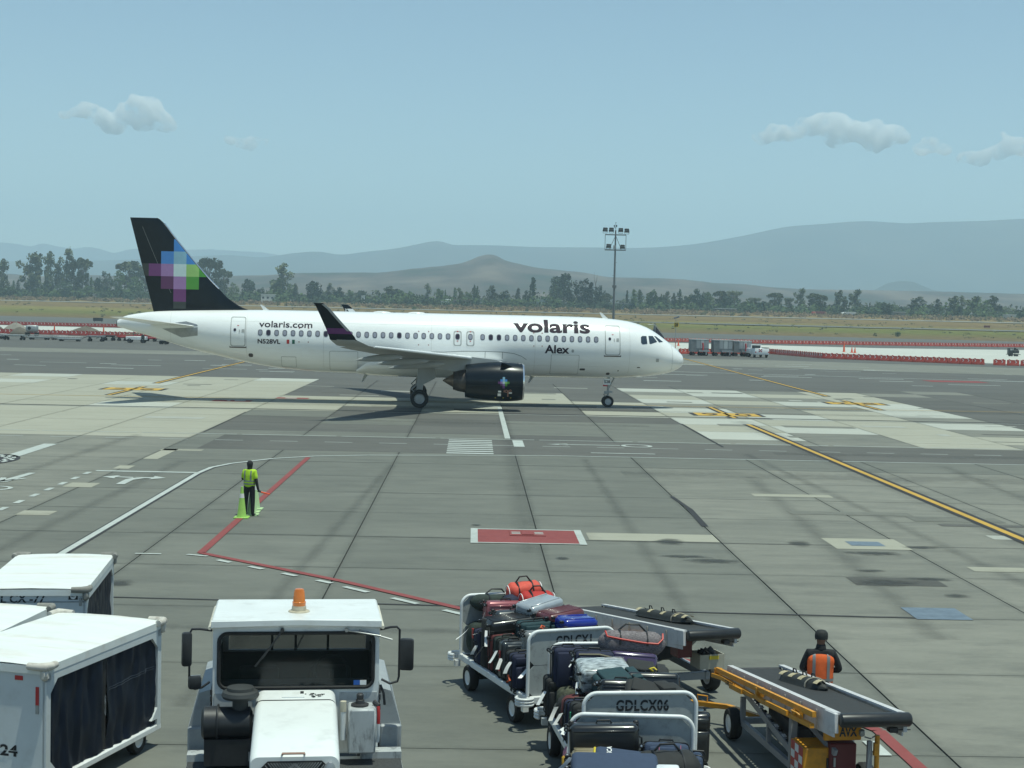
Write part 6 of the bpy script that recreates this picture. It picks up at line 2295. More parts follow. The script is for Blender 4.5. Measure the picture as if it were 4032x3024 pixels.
# decks and fenders
for s_ in (-1, 1):
    b = B()
    b.box((s_ * 0.86, -1.55, 0.92), (0.76, 3.0, 0.22), bev=0.02)
    fe = b.build('fender', TGW, TG)
    b = B()
    b.box((s_ * 0.86, -1.6, 1.035), (0.74, 2.75, 0.016))
    b.build('nonslip_plate', NSK, fe, smooth=False)
b = B()
b.box((-0.86, -0.12, 1.07), (0.76, 0.2, 0.1))
b.build('deck_curb', TGG, TG, smooth=False)
b = B()
b.box((1.0, -0.12, 1.07), (0.48, 0.2, 0.1))
b.build('deck_curb', TGG, TG, smooth=False)
for s_ in (-1, 1):
    b = B()
    b.box((s_ * 1.13, 1.25, 0.95), (0.26, 2.2, 0.78), bev=0.02)
    b.ext([(s_ * 1.0, 0.2, 1.34), (s_ * 1.25, 0.2, 1.34), (s_ * 1.13, 0.2, 1.74), (s_ * 1.0, 0.2, 1.78)], (0, 1.6, 0))
    b.build('rear_fender', mat('tractor_grey_paint', (0.30, 0.32, 0.33), 0.5, var=0.1, scale=3, dirt=(0.1, 0.09, 0.08), dirt_amt=0.5), TG, smooth=False)
for x in (-0.95, 0.95):
    for y in (-1.9, 1.5):
        wheel_part('wheel', (x, y, 0.46), 0.46, 0.3, TG, (1, 0, 0))
b = B()
b.box((0, -0.8, 0.62), (1.5, 4.6, 0.4))
b.build('chassis', DKSTEEL, TG, smooth=False)
# air cleaner on the left, oil tank on the right
b = B()
b.lathe([(0, 0), (0.15, 0.0), (0.19, 0.03), (0.19, 0.17), (0.178, 0.18), (0.178, 0.54), (0.12, 0.57), (0, 0.57)], (-1.06, -0.42, 1.55), (1, 0, 0), 28)
b.tube([(-1.06 + 0.18, -0.42 + 0.2 * cos(a), 1.55 + 0.2 * sin(a)) for a in [2 * pi * k / 20 for k in range(20)]], 0.014, 5, closed=True)
b.box((-0.75, -0.42, 1.24), (0.55, 0.3, 0.3))
ac = b.build('air_cleaner', DKPLAS, TG)
b = B()
b.lathe([(0.09, -0.25), (0.09, -0.02), (0.2, -0.02), (0.215, 0.01), (0.2, 0.05), (0.155, 0.065), (0.15, 0.1), (0.06, 0.118), (0, 0.118)], (-0.63, -0.42, 1.86), n=28)
b.build('air_intake_cap', mat('faded_black_cap', (0.035, 0.038, 0.038), 0.6, var=0.2), ac)
b = B()
b.tube([(-0.56, -0.42, 1.52), (-0.5, -0.42, 1.56), (-0.47, -0.45, 1.6)], 0.06, 8)
b.box((-0.5, -0.5, 1.2), (0.05, 0.2, 0.1))
b.build('intake_hose', STEEL, ac)
b = B()
b.box((0.76, -0.32, 1.44), (0.32, 0.36, 0.52), bev=0.02)
tank = b.build('hydraulic_tank', TGG, TG)
b = B()
b.lathe([(0.1, 0.0), (0.105, 0.02), (0.055, 0.03), (0.05, 0.07), (0.04, 0.075), (0.042, 0.13), (0.03, 0.145), (0, 0.145)], (0.74, -0.32, 1.70), n=18)
b.build('tank_cap', DKSTEEL, tank)
b = B()
b.cyl((0.545, -0.42, 1.33), (0.545, -0.42, 1.66), 0.033, n=12, mi=0)
b.cyl((0.545, -0.42, 1.66), (0.545, -0.42, 1.78), 0.036, n=12, mi=1)
b.build('filter_bottle', [TGW, mat('cream_plastic', (0.55, 0.5, 0.38), 0.5)], tank)
b = B()
b.tube([(0.945, -0.36, 1.28), (0.955, -0.38, 1.36), (0.955, -0.38, 1.5)], 0.02, 8, mi=0)
b.tube([(0.955, -0.38, 1.5), (0.955, -0.38, 1.62), (0.95, -0.36, 1.7)], 0.02, 8, mi=1)
b.tube([(0.96, -0.34, 1.7), (0.9, -0.3, 1.74)], 0.03, 8, mi=2)
b.build('level_hose', [TGW, RED, DKSTEEL], tank)
b = B()
b.tube([(0.99, 0.02, 1.86), (1.03, 0.0, 1.76), (1.045, 0.02, 1.62)], 0.016, 6)
for s_ in (-1, 1):
    for z in (1.6, 1.72, 1.8):
        b.box((s_ * 0.985, -0.01, z), (0.02, 0.03, 0.06))
b.build('door_hinge', DKSTEEL, TG)

# ------------------------------------------------------------------ covered baggage carts on the left
NAVY = mat('navy_vinyl_curtain', (0.005, 0.010, 0.022), 0.5, var=0.4, scale=3, stretch=(1, 2.5, 0.7), spec=0.25)
SEAM = mat('curtain_stitch', (0.06, 0.075, 0.10), 0.7, var=0.2)
RUB = mat('grey_rubber_bumper', (0.20, 0.195, 0.175), 0.75, var=0.2, scale=8, dirt=(0.45, 0.43, 0.38), dirt_amt=0.7, dirt_scale=5)
RUBW = mat('white_bumper_tube', (0.55, 0.52, 0.46), 0.6, var=0.12, scale=6, dirt=(0.15, 0.10, 0.07), dirt_amt=0.6, dirt_scale=8)
CRF = mat('cart_roof_white', (0.72, 0.74, 0.71), 0.5, var=0.05, scale=1.2, dirt=(0.50, 0.38, 0.27), dirt_amt=0.5, dirt_scale=1.1, stretch=(0.5, 2.2, 1))
CBD = mat('cart_body_white', (0.58, 0.61, 0.61), 0.5, var=0.05, scale=2, dirt=(0.36, 0.35, 0.32), dirt_amt=0.3)
def covered_cart(label, loc, rz, wd, ln, zr, seams, bump=RUB, wheels=True):
    """origin at the near right corner on the ground; x to the right, y away"""
    r = thing('covered_cart', label, 'baggage cart', loc, rz)
    zb = 0.32
    b = B()
    cx, cy = -wd / 2, ln / 2
    pts = [(-wd - 0.03, -0.03), (0.03, -0.03), (0.03, ln + 0.03), (-wd - 0.03, ln + 0.03)]
    n = 10
    rows = []
    for i in range(n + 1):
        y = -0.03 + (ln + 0.06) * i / n
        rows.append([(-wd - 0.03 + (wd + 0.06) * j / n, y, zr + 0.022 * sin(pi * j / n) + 0.006 * mnoise.noise((i * 0.9, j * 0.9, len(label)))) for j in range(n + 1)])
    b.grid(rows)
    b.box((cx, cy, zr - 0.05), (wd + 0.06, ln + 0.06, 0.1))
    roof = b.build('roof', CRF, r, smooth=False)
    b = B()
    b.box((cx, 0.02, (zr + zb) / 2 - 0.05), (wd, 0.04, zr - zb - 0.1))
    b.build('end_panel', CBD, r, smooth=False)
    b = B()
    b.box((cx, ln - 0.02, (zr + zb) / 2 - 0.05), (wd, 0.04, zr - zb - 0.1))
    b.build('end_panel', CBD, r, smooth=False)
    for sx in (-wd, 0):
        b = B()
        x = sx
        for y in (0.05, ln - 0.05):
            b.box((x, y, (zr + zb) / 2 - 0.05), (0.05, 0.1, zr - zb - 0.1))
        b.box((x, cy, zr - 0.15), (0.05, ln, 0.1))
        g = 0.16
        for (y, s1) in ((0.1, 1), (ln - 0.1, -1)):
            for (z, s2) in ((zr - 0.2, -1), (zb + 0.1, 1)):
                b.ext([(x - 0.02, y, z), (x - 0.02, y + s1 * g, z), (x - 0.02, y, z + s2 * g)], (0.045, 0, 0))
        b.build('side_frame', CBD, r, smooth=False)
        for (y0, y1) in ((0.1, cy - 0.09), (cy + 0.02, ln - 0.1)):
            b = B()
            rows = []
            m_ = 26
            for i in range(13):
                z = zr - 0.2 - (zr - 0.2 - zb - 0.03) * i / 12
                rows.append([(x + (-0.012 if sx == 0 else 0.012) + 0.045 * mnoise.noise((j * 0.42, i * 0.22, y0 * 3 + len(label))) + 0.022 * mnoise.noise((j * 0.8 + i * 0.5, i * 0.35, 4)), y0 + (y1 - y0) * j / m_, z) for j in range(m_ + 1)])
            b.grid(rows)
            cu = b.build('curtain', NAVY, r, angle=80)
            if seams and sx == 0 and y0 > 1:
                b = B()
                for z in (0.34, 0.365):
                    i = 12 * z
                    zz = zr - 0.2 - (zr - 0.2 - zb - 0.03) * z - 0.0
                    b.tube([(x - 0.012 + 0.045 * mnoise.noise((j * 0.42, i * 0.22, y0 * 3 + len(label))) + 0.022 * mnoise.noise((j * 0.8 + i * 0.5, i * 0.35, 4)) + 0.006, y0 + (y1 - y0) * j / m_, zz + 0.02 * (j / m_ - 0.5)) for j in range(1, m_)], 0.0028, 4)
                b.build('stitch_line', SEAM, cu)
        b = B()
        b.box((x - (0.02 if sx == 0 else -0.02), cy - 0.035, (zr + zb) / 2 - 0.08), (0.02, 0.1, zr - zb - 0.24))
        b.build('centre_strap', BLACK, r, smooth=False)
    b = B()
    b.box((cx, cy, zb - 0.03), (wd + 0.05, ln + 0.05, 0.09), bev=0.015)
    b.build('deck', WPAINT, r)
    for (x, y, a0) in ((0, 0, 0), (-wd, 0, 0), (0, ln, 0), (-wd, ln, 0)):
        sx = 1 if x == 0 else -1
        sy = -1 if y == 0 else 1
        b = B()
        rr = 0.05
        p = [(x - sx * 0.2, y + sy * 0.055, zr + 0.0), (x - sx * 0.05, y + sy * 0.06, zr + 0.0), (x + sx * 0.035, y + sy * 0.035, zr + 0.0), (x + sx * 0.06, y - sy * 0.05, zr), (x + sx * 0.055, y - sy * 0.16, zr)]
        b.tube(p, [0.045, 0.05, 0.058, 0.05, 0.045], 10)
        b.box((x + sx * 0.02, y + sy * 0.03, zr - 0.1), (0.1, 0.1, 0.14), bev=0.03)
        b.build('corner_bumper', bump, r)
    b = B()
    for y in (0.45, ln - 0.45):
        b.cyl((-wd + 0.1, y, 0.2), (-0.1, y, 0.2), 0.045, n=8)
        b.box((cx, y, 0.25), (0.5, 0.5, 0.1))
    b.build('axle', DKSTEEL, r)
    for y in (0.45, ln - 0.45):
        for x in (-wd + 0.12, -0.12):
            wheel_part('wheel', (x, y, 0.205), 0.205, 0.13, r, (1, 0, 0))
    return r
rA = covered_cart('far covered baggage cart with dark curtain and code 77 on its white end', (-6.03, 24.2, 0), 0.104, 1.62, 3.35, 1.8, False)
b = B()
flat_text(b, 'GDL CX -77', (-1.55, -0.006, 1.585), (0.95, 0, 0), (0, 0, 0.135), 0.02, stencil=0.035, shear=0.08)
b.build('stencil_code', INK, rA, smooth=False)
b = B()
b.box((-0.18, -0.004, 1.685), (0.14, 0.006, 0.10), mi=0)
b.lathe([(0.0, 0.008), (0.045, 0.008), (0.047, 0.005)], (-0.18, 0, 1.688), (0, -1, 0), 20, mi=1)
st = b.build('maker_sticker', [BLACK, TAGW], rA, smooth=False)
b = B()
flat_text(b, 'FAST', (-0.22, -0.0095, 1.673), (0.08, 0, 0), (0, 0, 0.03), 0.03, shear=0.2)
b.build('sticker_text', INK, st, smooth=False)
b = B()
b.box((-0.065, -0.008, 1.60), (0.045, 0.02, 0.13), bev=0.008)
b.build('latch', STEEL, rA)
b = B()
b.box((-0.81, -0.003, 1.735), (1.6, 0.01, 0.012))
b.box((-0.81, -0.003, 1.60), (1.6, 0.008, 0.008))
b.build('panel_joint', DKSTEEL, rA, smooth=False)
rB_ = covered_cart('middle covered baggage cart, mostly its rust streaked white roof showing', (-6.62, 19.95, 0), -0.12, 1.6, 3.05, 1.75, False)
rC = covered_cart('nearest covered baggage cart with navy curtains and red reflectors', (-5.22, 19.0, 0), -0.286, 1.62, 2.98, 1.8, True, RUBW)
b = B()
flat_text(b, '24', (-0.62, -0.006, 0.63), (0.25, 0, 0), (0, 0, 0.145), 0.03, stencil=0.03)
b.build('stencil_number', INK, rC, smooth=False)
for (x, z, a_, c_, m_) in ((-0.36, 1.63, 0.11, 0.055, RED), (-0.10, 1.42, 0.045, 0.23, RED), (-0.10, 1.25, 0.045, 0.11, STEEL)):
    b = B()
    b.box((x, -0.004, z), (a_, 0.01, c_))
    b.build('reflector', m_, rC, smooth=False)
b = B()
for k in range(9):
    b.tube([(0.03 + 0.01 * cos(a + k), 1.42, 1.08 - 0.028 * k + 0.016 * sin(a)) for a in (0, 1.5, 3, 4.5)], 0.004, 4, closed=True)
b.build('curtain_chain', STEEL, rC)
# ------------------------------------------------------------------ open baggage carts
PANEL = mat('cart_end_panel_grey', (0.33, 0.35, 0.345), 0.55, var=0.1, scale=2, dirt=(0.10, 0.10, 0.09), dirt_amt=0.65, dirt_scale=7)
DECKM = mat('cart_deck_plate', (0.22, 0.22, 0.20), 0.6, 0.3, var=0.2, scale=5, dirt=(0.08, 0.06, 0.04), dirt_amt=0.6)
def open_cart(label, loc, rz, wd, ln, code=None, code_far=False):
    """origin at the near left corner on the ground, x along the near end, y away"""
    r = thing('baggage_cart', label, 'baggage cart', loc, rz)
    zd, zt = 0.5, 1.5
    b = B()
    b.box((wd / 2, ln / 2, zd - 0.02), (wd - 0.08, ln, 0.03))
    b.build('deck', DECKM, r, smooth=False)
    b = B()
    for x in (0.03, wd - 0.03):
        b.box((x, ln / 2, zd - 0.04), (0.07, ln + 0.1, 0.11), bev=0.012)
    for y in (-0.02, ln + 0.02):
        b.box((wd / 2, y, zd - 0.04), (wd, 0.07, 0.11), bev=0.012)
    b.box((wd / 2, ln / 2, zd - 0.16), (0.16, ln - 0.3, 0.14))
    b.build('deck_frame', WPAINT, r)
    for (x, y) in ((0, 0), (wd, 0), (0, ln), (wd, ln)):
        sx, sy = (-1 if x == 0 else 1), (-1 if y == 0 else 1)
        b = B()
        a0 = math.atan2(sy, sx)
        p = [(x + sx * 0.04 + 0.13 * cos(a0 + k * 0.42), y + sy * 0.04 + 0.13 * sin(a0 + k * 0.42), zd + 0.0) for k in range(-4, 5)]
        for z in (0.0, -0.045, -0.09):
            b.tube([(q[0], q[1], zd + 0.01 + z) for q in p], 0.024, 6)
        b.box((x + sx * 0.03, y + sy * 0.03, zd - 0.15), (0.09, 0.09, 0.1))
        b.build('corner_bumper', WPAINT, r)
    for y, nm in ((0, 'near'), (ln, 'far')):
        R_ = 0.17
        pts = [(0.02, y, zd)]
        pts += [(0.02 + R_ - R_ * cos(a), y, zt - R_ + R_ * sin(a)) for a in (k * pi / 14 for k in range(8))]
        pts += [(wd - 0.02 - R_ + R_ * sin(a), y, zt - R_ + R_ * cos(a)) for a in (k * pi / 14 for k in range(8))]
        pts += [(wd - 0.02, y, zd)]
        b = B()
        b.tube(pts, 0.027, 10)
        er = b.build('end_rail', WPAINT, r)
        zm = 0.98
        for (z0, z1) in ((zd, zm - 0.004), (zm + 0.004, zt - 0.02)):
            b = B()
            g = 0.13 if z1 > zm + 0.1 else 0.07
            gb = 0.08
            b.ext([(0.04, y, z0 + gb), (0.04 + gb, y, z0), (wd - 0.04 - gb, y, z0), (wd - 0.04, y, z0 + gb), (wd - 0.04, y, z1 - g), (wd - 0.04 - g, y, z1), (0.04 + g, y, z1), (0.04, y, z1 - g)], (0, 0.012, 0))
            b.build('end_panel', PANEL, er, smooth=False)
        if code and ((nm == 'near') != code_far):
            b = B()
            tw = 0.098 * len(code)
            x0 = wd / 2 - tw / 2 + 0.03
            flat_text(b, code, (x0, y - 0.004, zt - 0.235), (tw, 0, 0), (0, 0, 0.15), 0.035, stencil=0.035, ls=1.12)
            b.build('stencil_code', INK, er, smooth=False)
    b = B()
    for y in (0.5, ln - 0.5):
        b.cyl((0.05, y, 0.21), (wd - 0.05, y, 0.21), 0.04, n=8)
        b.box((wd / 2, y, 0.32), (0.5, 0.2, 0.2))
        b.tube([(0.1, y, 0.24), (0.35, y - 0.35, 0.42)], 0.03, 6)
    b.tube([(wd / 2, ln, 0.36), (wd / 2, ln + 0.55, 0.3)], 0.035, 6)
    b.build('axle', DKSTEEL, r)
    for y in (0.5, ln - 0.5):
        for x in (0.03, wd - 0.03):
            wheel_part('wheel', (x, y, 0.215), 0.215, 0.15, r, (1, 0, 0))
    return r
C1 = open_cart('open baggage cart coded CX1 piled with suitcases, farthest of the three', (0.91, 22.95, 0), 0.345, 1.47, 3.05, 'GDLCX1')
C2 = open_cart('open baggage cart coded CX06 heaped with bags, the middle one', (1.48, 19.28, 0), 0.10, 1.5, 2.9, 'GDLCX06')
C3 = open_cart('open baggage cart nearest the camera cut by the photo edge', (1.11, 15.30, 0), -0.045, 1.52, 2.98, None)

# ------------------------------------------------------------------ luggage
LM = {}
def lcol(name, c, rough=0.4, coat=0.0, var=0.12, metal=0.0, soft=False):
    return mat('luggage_' + name, c, rough, metal, var=var, scale=14 if soft else 4, coat=coat, bump=0.15 if soft else 0.0)
ZIP = mat('zip_black', (0.012, 0.012, 0.013), 0.5, var=0.2)
TRIM = mat('silver_trim', (0.5, 0.51, 0.52), 0.3, 0.7, var=0.1)
def rsolid(b, d, r, seg=3, mi=0, bulge=0.0):
    vs0 = set(b.bm.verts)
    b.box((0, 0, 0), d, bev=r, seg=seg, mi=mi)
    if bulge:
        for v in b.bm.verts:
            if v not in vs0:
                fx, fy = 1 - (2 * v.co.x / d[0]) ** 2, 1 - (2 * v.co.y / d[1]) ** 2
                v.co.z += bulge * (1 if v.co.z > 0 else -1) * max(0, fx) * max(0, fy)

def bag_matrix(cart, u, v, z, rot):
    M = Matrix.Translation(cart.location) @ Matrix.Rotation(cart.rotation_euler.z, 4, 'Z')
    return M @ Matrix.Translation((u, v, z)) @ Euler(rot, 'XYZ').to_matrix().to_4x4()

def hang_tag(r, M, p, ln=0.24, wd=0.05, lean=(0.3, -0.6), m=None):
    """paper tag hanging from local point p, its way down found in the world"""
    Mi = M.inverted()
    P = M @ Vector(p)
    q = random.Random(int(P.x * 1000) + int(P.z * 777))
    ang = q.uniform(0, pi)
    side = Vector((cos(ang), sin(ang), q.uniform(-0.4, 0.4))).normalized() * wd / 2
    dirn = Vector((lean[0] * q.uniform(0.4, 1.6), lean[1] * q.uniform(0.2, 1.5), -q.uniform(0.35, 1.0))).normalized()
    curl = Vector((q.uniform(-1, 1), q.uniform(-1, 1), q.uniform(-0.6, 0.6))) * 0.22
    ln = ln * q.uniform(0.55, 1.0)
    rows = []
    for k in range(6):
        f = k / 5
        c = P + dirn * ln * f + curl * ln * f * f
        rows.append([Mi @ (c - side), Mi @ (c + side)])
    b = B()
    b.grid(rows)
    b.build('luggage_tag', m or TAGW, r)

def case(label, cart, u, v, z, rot, dims, m, style='hard', ribs=5, tags=(), handle=True, wheels=True, extra=None, cat='suitcase'):
    L, W, T = dims
    nm = {'hard': 'suitcase', 'soft': 'suitcase', 'duffel': 'duffel_bag', 'pack': 'backpack', 'roll': 'bag_roll'}[style]
    r = thing(nm, label, cat)
    jr = random.Random(label)
    rot = (rot[0] + jr.uniform(-0.05, 0.05), rot[1] + jr.uniform(-0.04, 0.04), rot[2] + jr.uniform(-0.07, 0.07))
    M = bag_matrix(cart, u, v, z, rot)
    r.matrix_world = M
    if style == 'hard':
        b = B()
        rsolid(b, (L, W, T), min(0.07, T * 0.3), 3)
        for k in range(ribs):
            y = -W * 0.36 + W * 0.72 * k / max(1, ribs - 1)
            for s_ in (-1, 1):
                b.box((0, y, s_ * (T / 2 + 0.002)), (L * 0.88, W * 0.05, 0.012), bev=0.005)
                b.box((s_ * (L / 2 + 0.001), y, 0), (0.01, W * 0.05, T * 0.62), bev=0.004)
        b.build('shell', m, r, angle=45)
        b = B()
        b.box((0, 0, 0), (L + 0.004, W + 0.004, 0.022), bev=0.009)
        # zip band as the outline of the shell
        b.build('zip', ZIP, r)
        for s_ in (-1, 1):
            for x in (-L * 0.47, L * 0.47):
                b = B()
                b.box((x, s_ * W * 0.44, -T * 0.44), (0.07, 0.07, 0.04), bev=0.012)
                b.build('corner_guard', ZIP, r)
    elif style == 'soft':
        b = B()
        rsolid(b, (L, W, T), min(0.055, T * 0.24), 3, bulge=0.018)
        bmesh.ops.subdivide_edges(b.bm, edges=[e for e in b.bm.edges if e.calc_length() > 0.2], cuts=4, use_grid_fill=True)
        for vv in b.bm.verts:
            vv.co += vv.co.normalized() * 0.022 * mnoise.noise(vv.co * 7 + Vector((len(label), u * 9, v * 5)))
        b.build('body', m, r, angle=50)
        b = B()
        vs = len(b.bm.verts)
        b.box((-L * 0.12, 0, T / 2 + 0.028), (L * 0.58, W * 0.8, 0.055), bev=0.022, seg=2)
        b.box((L * 0.32, 0, T / 2 + 0.02), (L * 0.2, W * 0.76, 0.04), bev=0.016, seg=2)
        b.build('front_pocket', m, r, angle=50)
        b = B()
        b.tube([(x, y, T * 0.27) for x, y in rrect(0, 0, L + 0.008, W + 0.008, 0.05, 3)], 0.008, 5, closed=True)
        b.tube([(x, y, -T * 0.3) for x, y in rrect(0, 0, L + 0.008, W + 0.008, 0.05, 3)], 0.008, 5, closed=True)
        b.build('zip', ZIP, r)
    elif style == 'duffel':
        b = B()
        rows = []
        for i in range(19):
            f = i / 18
            x = -L / 2 + L * f
            e = min(1, (f * 7) ** 0.5, ((1 - f) * 7) ** 0.5) if 0 < f < 1 else 0.25
            rows.append([(x, W / 2 * e * (abs(cos(a)) ** 0.75) * (1 if cos(a) > 0 else -1) * (1 + 0.05 * mnoise.noise((x * 7, a * 2, L))), T / 2 * e * (abs(sin(a)) ** 0.75) * (1 if sin(a) > 0 else -1) * (1 + 0.10 * mnoise.noise((x * 6, a * 2, 7 + L)))) for a in (2 * pi * k / 24 for k in range(24))])
        V = b.grid(rows, close_u=True)
        b.bm.faces.new(V[0]); b.bm.faces.new(V[-1])
        b.build('body', m, r, angle=60)
        b = B()
        for x in (-L * 0.2, L * 0.2):
            b.tube([(x, W * 0.515 * cos(a), T * 0.52 * sin(a)) for a in (pi * k / 12 for k in range(13))], 0.017, 5)
        b.tube([(-L * 0.2, 0.05, T * 0.5), (-L * 0.1, 0.04, T * 0.5 + 0.09), (L * 0.1, 0.04, T * 0.5 + 0.09), (L * 0.2, 0.05, T * 0.5)], 0.014, 6)
        b.build('strap', ZIP, r)
    elif style == 'pack':
        b = B()
        rows = []
        for i in range(13):
            f = i / 12
            x = -L / 2 + L * f
            e = (1 - abs(2 * f - 1) ** 3.5) ** 0.5 if 0 < f < 1 else 0.15
            rows.append([(x, W / 2 * e * (abs(cos(a)) ** 0.7) * (1 if cos(a) > 0 else -1) * (1 + 0.10 * mnoise.noise((x * 8, a * 2.2, W * 9))), T / 2 * e * (abs(sin(a)) ** 0.7) * (1 if sin(a) > 0 else -1) * (1 + 0.18 * mnoise.noise((x * 8, a * 2, 3 + W * 9)))) for a in (2 * pi * k / 20 for k in range(20))])
        V = b.grid(rows, close_u=True)
        b.bm.faces.new(V[0]); b.bm.faces.new(V[-1])
        b.build('body', m, r, angle=60)
        b = B()
        b.box((-L * 0.14, 0, T / 2 - 0.01), (L * 0.42, W * 0.66, 0.09), bev=0.035, seg=2)
        b.build('front_pocket', m, r)
        b = B()
        for y in (-W * 0.2, W * 0.2):
            b.tube([(L * 0.4, y, -T * 0.35), (L * 0.2, y, -T * 0.6), (-L * 0.2, y * 1.2, -T * 0.6), (-L * 0.4, y * 1.3, -T * 0.35)], 0.018, 5)
        b.build('strap', ZIP, r)
    elif style == 'roll':
        b = B()
        b.lathe([(0, -L / 2), (W * 0.42, -L / 2), (W / 2, -L / 2 + 0.03), (W / 2, L / 2 - 0.03), (W * 0.42, L / 2), (0, L / 2)], (0, 0, 0), (1, 0, 0), 20)
        b.build('body', m, r)
    if style in ('hard', 'soft'):
        if handle:
            b = B()
            b.tube([(L / 2, -0.09, 0), (L / 2 + 0.035, -0.075, 0), (L / 2 + 0.035, 0.075, 0), (L / 2, 0.09, 0)], 0.012, 6)
            b.build('handle', ZIP, r)
            b = B()
            b.tube([(-0.09, W / 2, 0), (-0.075, W / 2 + 0.033, 0), (0.075, W / 2 + 0.033, 0), (0.09, W / 2, 0)], 0.012, 6)
            b.build('handle', ZIP, r)
        if wheels:
            for y in (-W * 0.4, W * 0.4):
                for zz in (-T * 0.33, T * 0.33):
                    b = B()
                    b.box((-L / 2 - 0.012, y, zz), (0.03, 0.05, 0.05), bev=0.012, mi=0)
                    b.cyl((-L / 2 - 0.04, y, zz - 0.018), (-L / 2 - 0.04, y, zz + 0.018), 0.028, n=12, mi=0)
                    b.cyl((-L / 2 - 0.04, y, zz - 0.02), (-L / 2 - 0.04, y, zz + 0.02), 0.012, n=8, mi=1)
                    b.build('wheel', [ZIP, TRIM], r)
    for t in tags:
        hang_tag(r, M, *t)
    if extra:
        extra(r, L, W, T)
    return r

c_black = lcol('black_shell', (0.014, 0.015, 0.016), 0.3, 0.3)
c_slate = lcol('slate_shell', (0.035, 0.043, 0.05), 0.3, 0.3)
c_dgreen = lcol('dark_green_cloth', (0.022, 0.034, 0.028), 0.85, soft=True)
c_teal = lcol('teal_cloth', (0.012, 0.042, 0.05), 0.8, soft=True)
c_silver = lcol('silver_shell', (0.40, 0.43, 0.45), 0.28, 0.3, metal=0.3)
c_grey = lcol('ribbed_grey_shell', (0.17, 0.18, 0.18), 0.35, 0.2)
c_rose = lcol('rose_shell', (0.29, 0.085, 0.095), 0.28, 0.4, metal=0.2)
c_burg = lcol('burgundy_shell', (0.115, 0.03, 0.035), 0.3, 0.4)
c_blue = lcol('bright_blue_shell', (0.012, 0.03, 0.27), 0.25, 0.5)
c_navy = lcol('navy_cloth', (0.012, 0.017, 0.045), 0.8, soft=True)
c_navy2 = lcol('slate_navy_cloth', (0.035, 0.055, 0.10), 0.85, soft=True, var=0.08)
c_red = lcol('red_cloth', (0.42, 0.025, 0.02), 0.75, soft=True)
c_coral = lcol('coral_red_cloth', (0.62, 0.085, 0.055), 0.75, soft=True)
c_purple = lcol('purple_shell', (0.055, 0.035, 0.085), 0.2, 0.6)
c_char = lcol('charcoal_cloth', (0.022, 0.023, 0.023), 0.85, soft=True)
c_maroon = lcol('maroon_cloth', (0.115, 0.022, 0.022), 0.8, soft=True)
c_camo = mat('luggage_camouflage_cloth', (0.05, 0.055, 0.035), 0.85, var=0.75, scale=16)
c_tan = lcol('tan_ribbed_shell', (0.26, 0.22, 0.14), 0.45)
c_lilac = lcol('lilac_cloth', (0.20, 0.17, 0.32), 0.8, soft=True)
c_pinkm = lcol('pink_cloth', (0.42, 0.16, 0.24), 0.8, soft=True)
c_must = lcol('mustard_cloth', (0.40, 0.24, 0.02), 0.8, soft=True)
c_tweed = mat('luggage_grey_tweed', (0.16, 0.14, 0.145), 0.85, var=0.75, scale=30, stretch=(1, 1, 5))
c_marble = mat('luggage_marble_print', (0.36, 0.39, 0.39), 0.16, var=0.9, scale=16, coat=0.6, stretch=(0.5, 2.2, 1))
c_wrap = mat('luggage_white_wrap', (0.72, 0.74, 0.76), 0.3, var=0.1, scale=5)
c_yel = mat('yellow_band', (0.62, 0.48, 0.03), 0.6, var=0.1)
HALF = pi / 2
T1 = ((-0.3, 0, 0.1), 0.24, 0.04, (-0.25, -0.3))
# cart 1: u 0..1.47 from the left, v 0 near .. 3.2 far, deck at 0.5
def red_extra(r, L, W, T):
    b = B()
    b.tube([(L * 0.46, W * 0.4 * cos(a), T * 0.4 * sin(a)) for a in (2 * pi * k / 16 for k in range(16))], 0.008, 4, closed=True)
    b.tube([(-L * 0.46, W * 0.4 * cos(a), T * 0.4 * sin(a)) for a in (2 * pi * k / 16 for k in range(16))], 0.008, 4, closed=True)
    b.build('piping', TAGW, r)
case('dark green duffel squeezed against the far rail of cart CX1', C1, 0.62, 2.98, 1.36, (0, 0.05, 0.0), (0.95, 0.3, 0.28), c_dgreen, 'duffel', cat='duffel bag')
case('coral red sports duffel with navy handles, uppermost at the far end of the CX1 load', C1, 1.06, 2.82, 1.56, (0.15, -0.06, -0.12), (0.62, 0.34, 0.34), c_coral, 'duffel', extra=red_extra, cat='duffel bag')
case('deep red duffel just below the coral duffel', C1, 1.16, 2.48, 1.46, (0.1, 0.0, -0.1), (0.62, 0.34, 0.32), c_red, 'duffel', extra=red_extra, cat='duffel bag')
case('navy end bag left of the red duffels', C1, 0.78, 2.72, 1.30, (0, HALF, 0), (0.5, 0.3, 0.3), c_navy, 'pack', cat='bag')
case('rose pink hard suitcase on its side near the far rail', C1, 0.62, 2.56, 1.20, (HALF, 0, 0.0), (0.74, 0.55, 0.27), c_rose, 'hard', 6, tags=(((-0.4, 0.1, 0.1), 0.2, 0.03, (-0.3, -0.5)),))
case('slate grey hard suitcase on its side in front of the rose one', C1, 0.66, 2.22, 1.13, (HALF, 0, 0.03), (0.74, 0.52, 0.25), c_slate, 'hard', 3)
case('black ribbed suitcase lying tilted along the left of the CX1 load', C1, 0.42, 1.86, 1.20, (0.0, -0.10, 0.02), (0.78, 0.5, 0.30), c_black, 'hard', 5, tags=(((-0.42, -0.1, 0.0), 0.3, 0.045, (-0.1, -0.3)), ((-0.42, 0.1, -0.05), 0.2, 0.03, (-0.5, -0.3))))
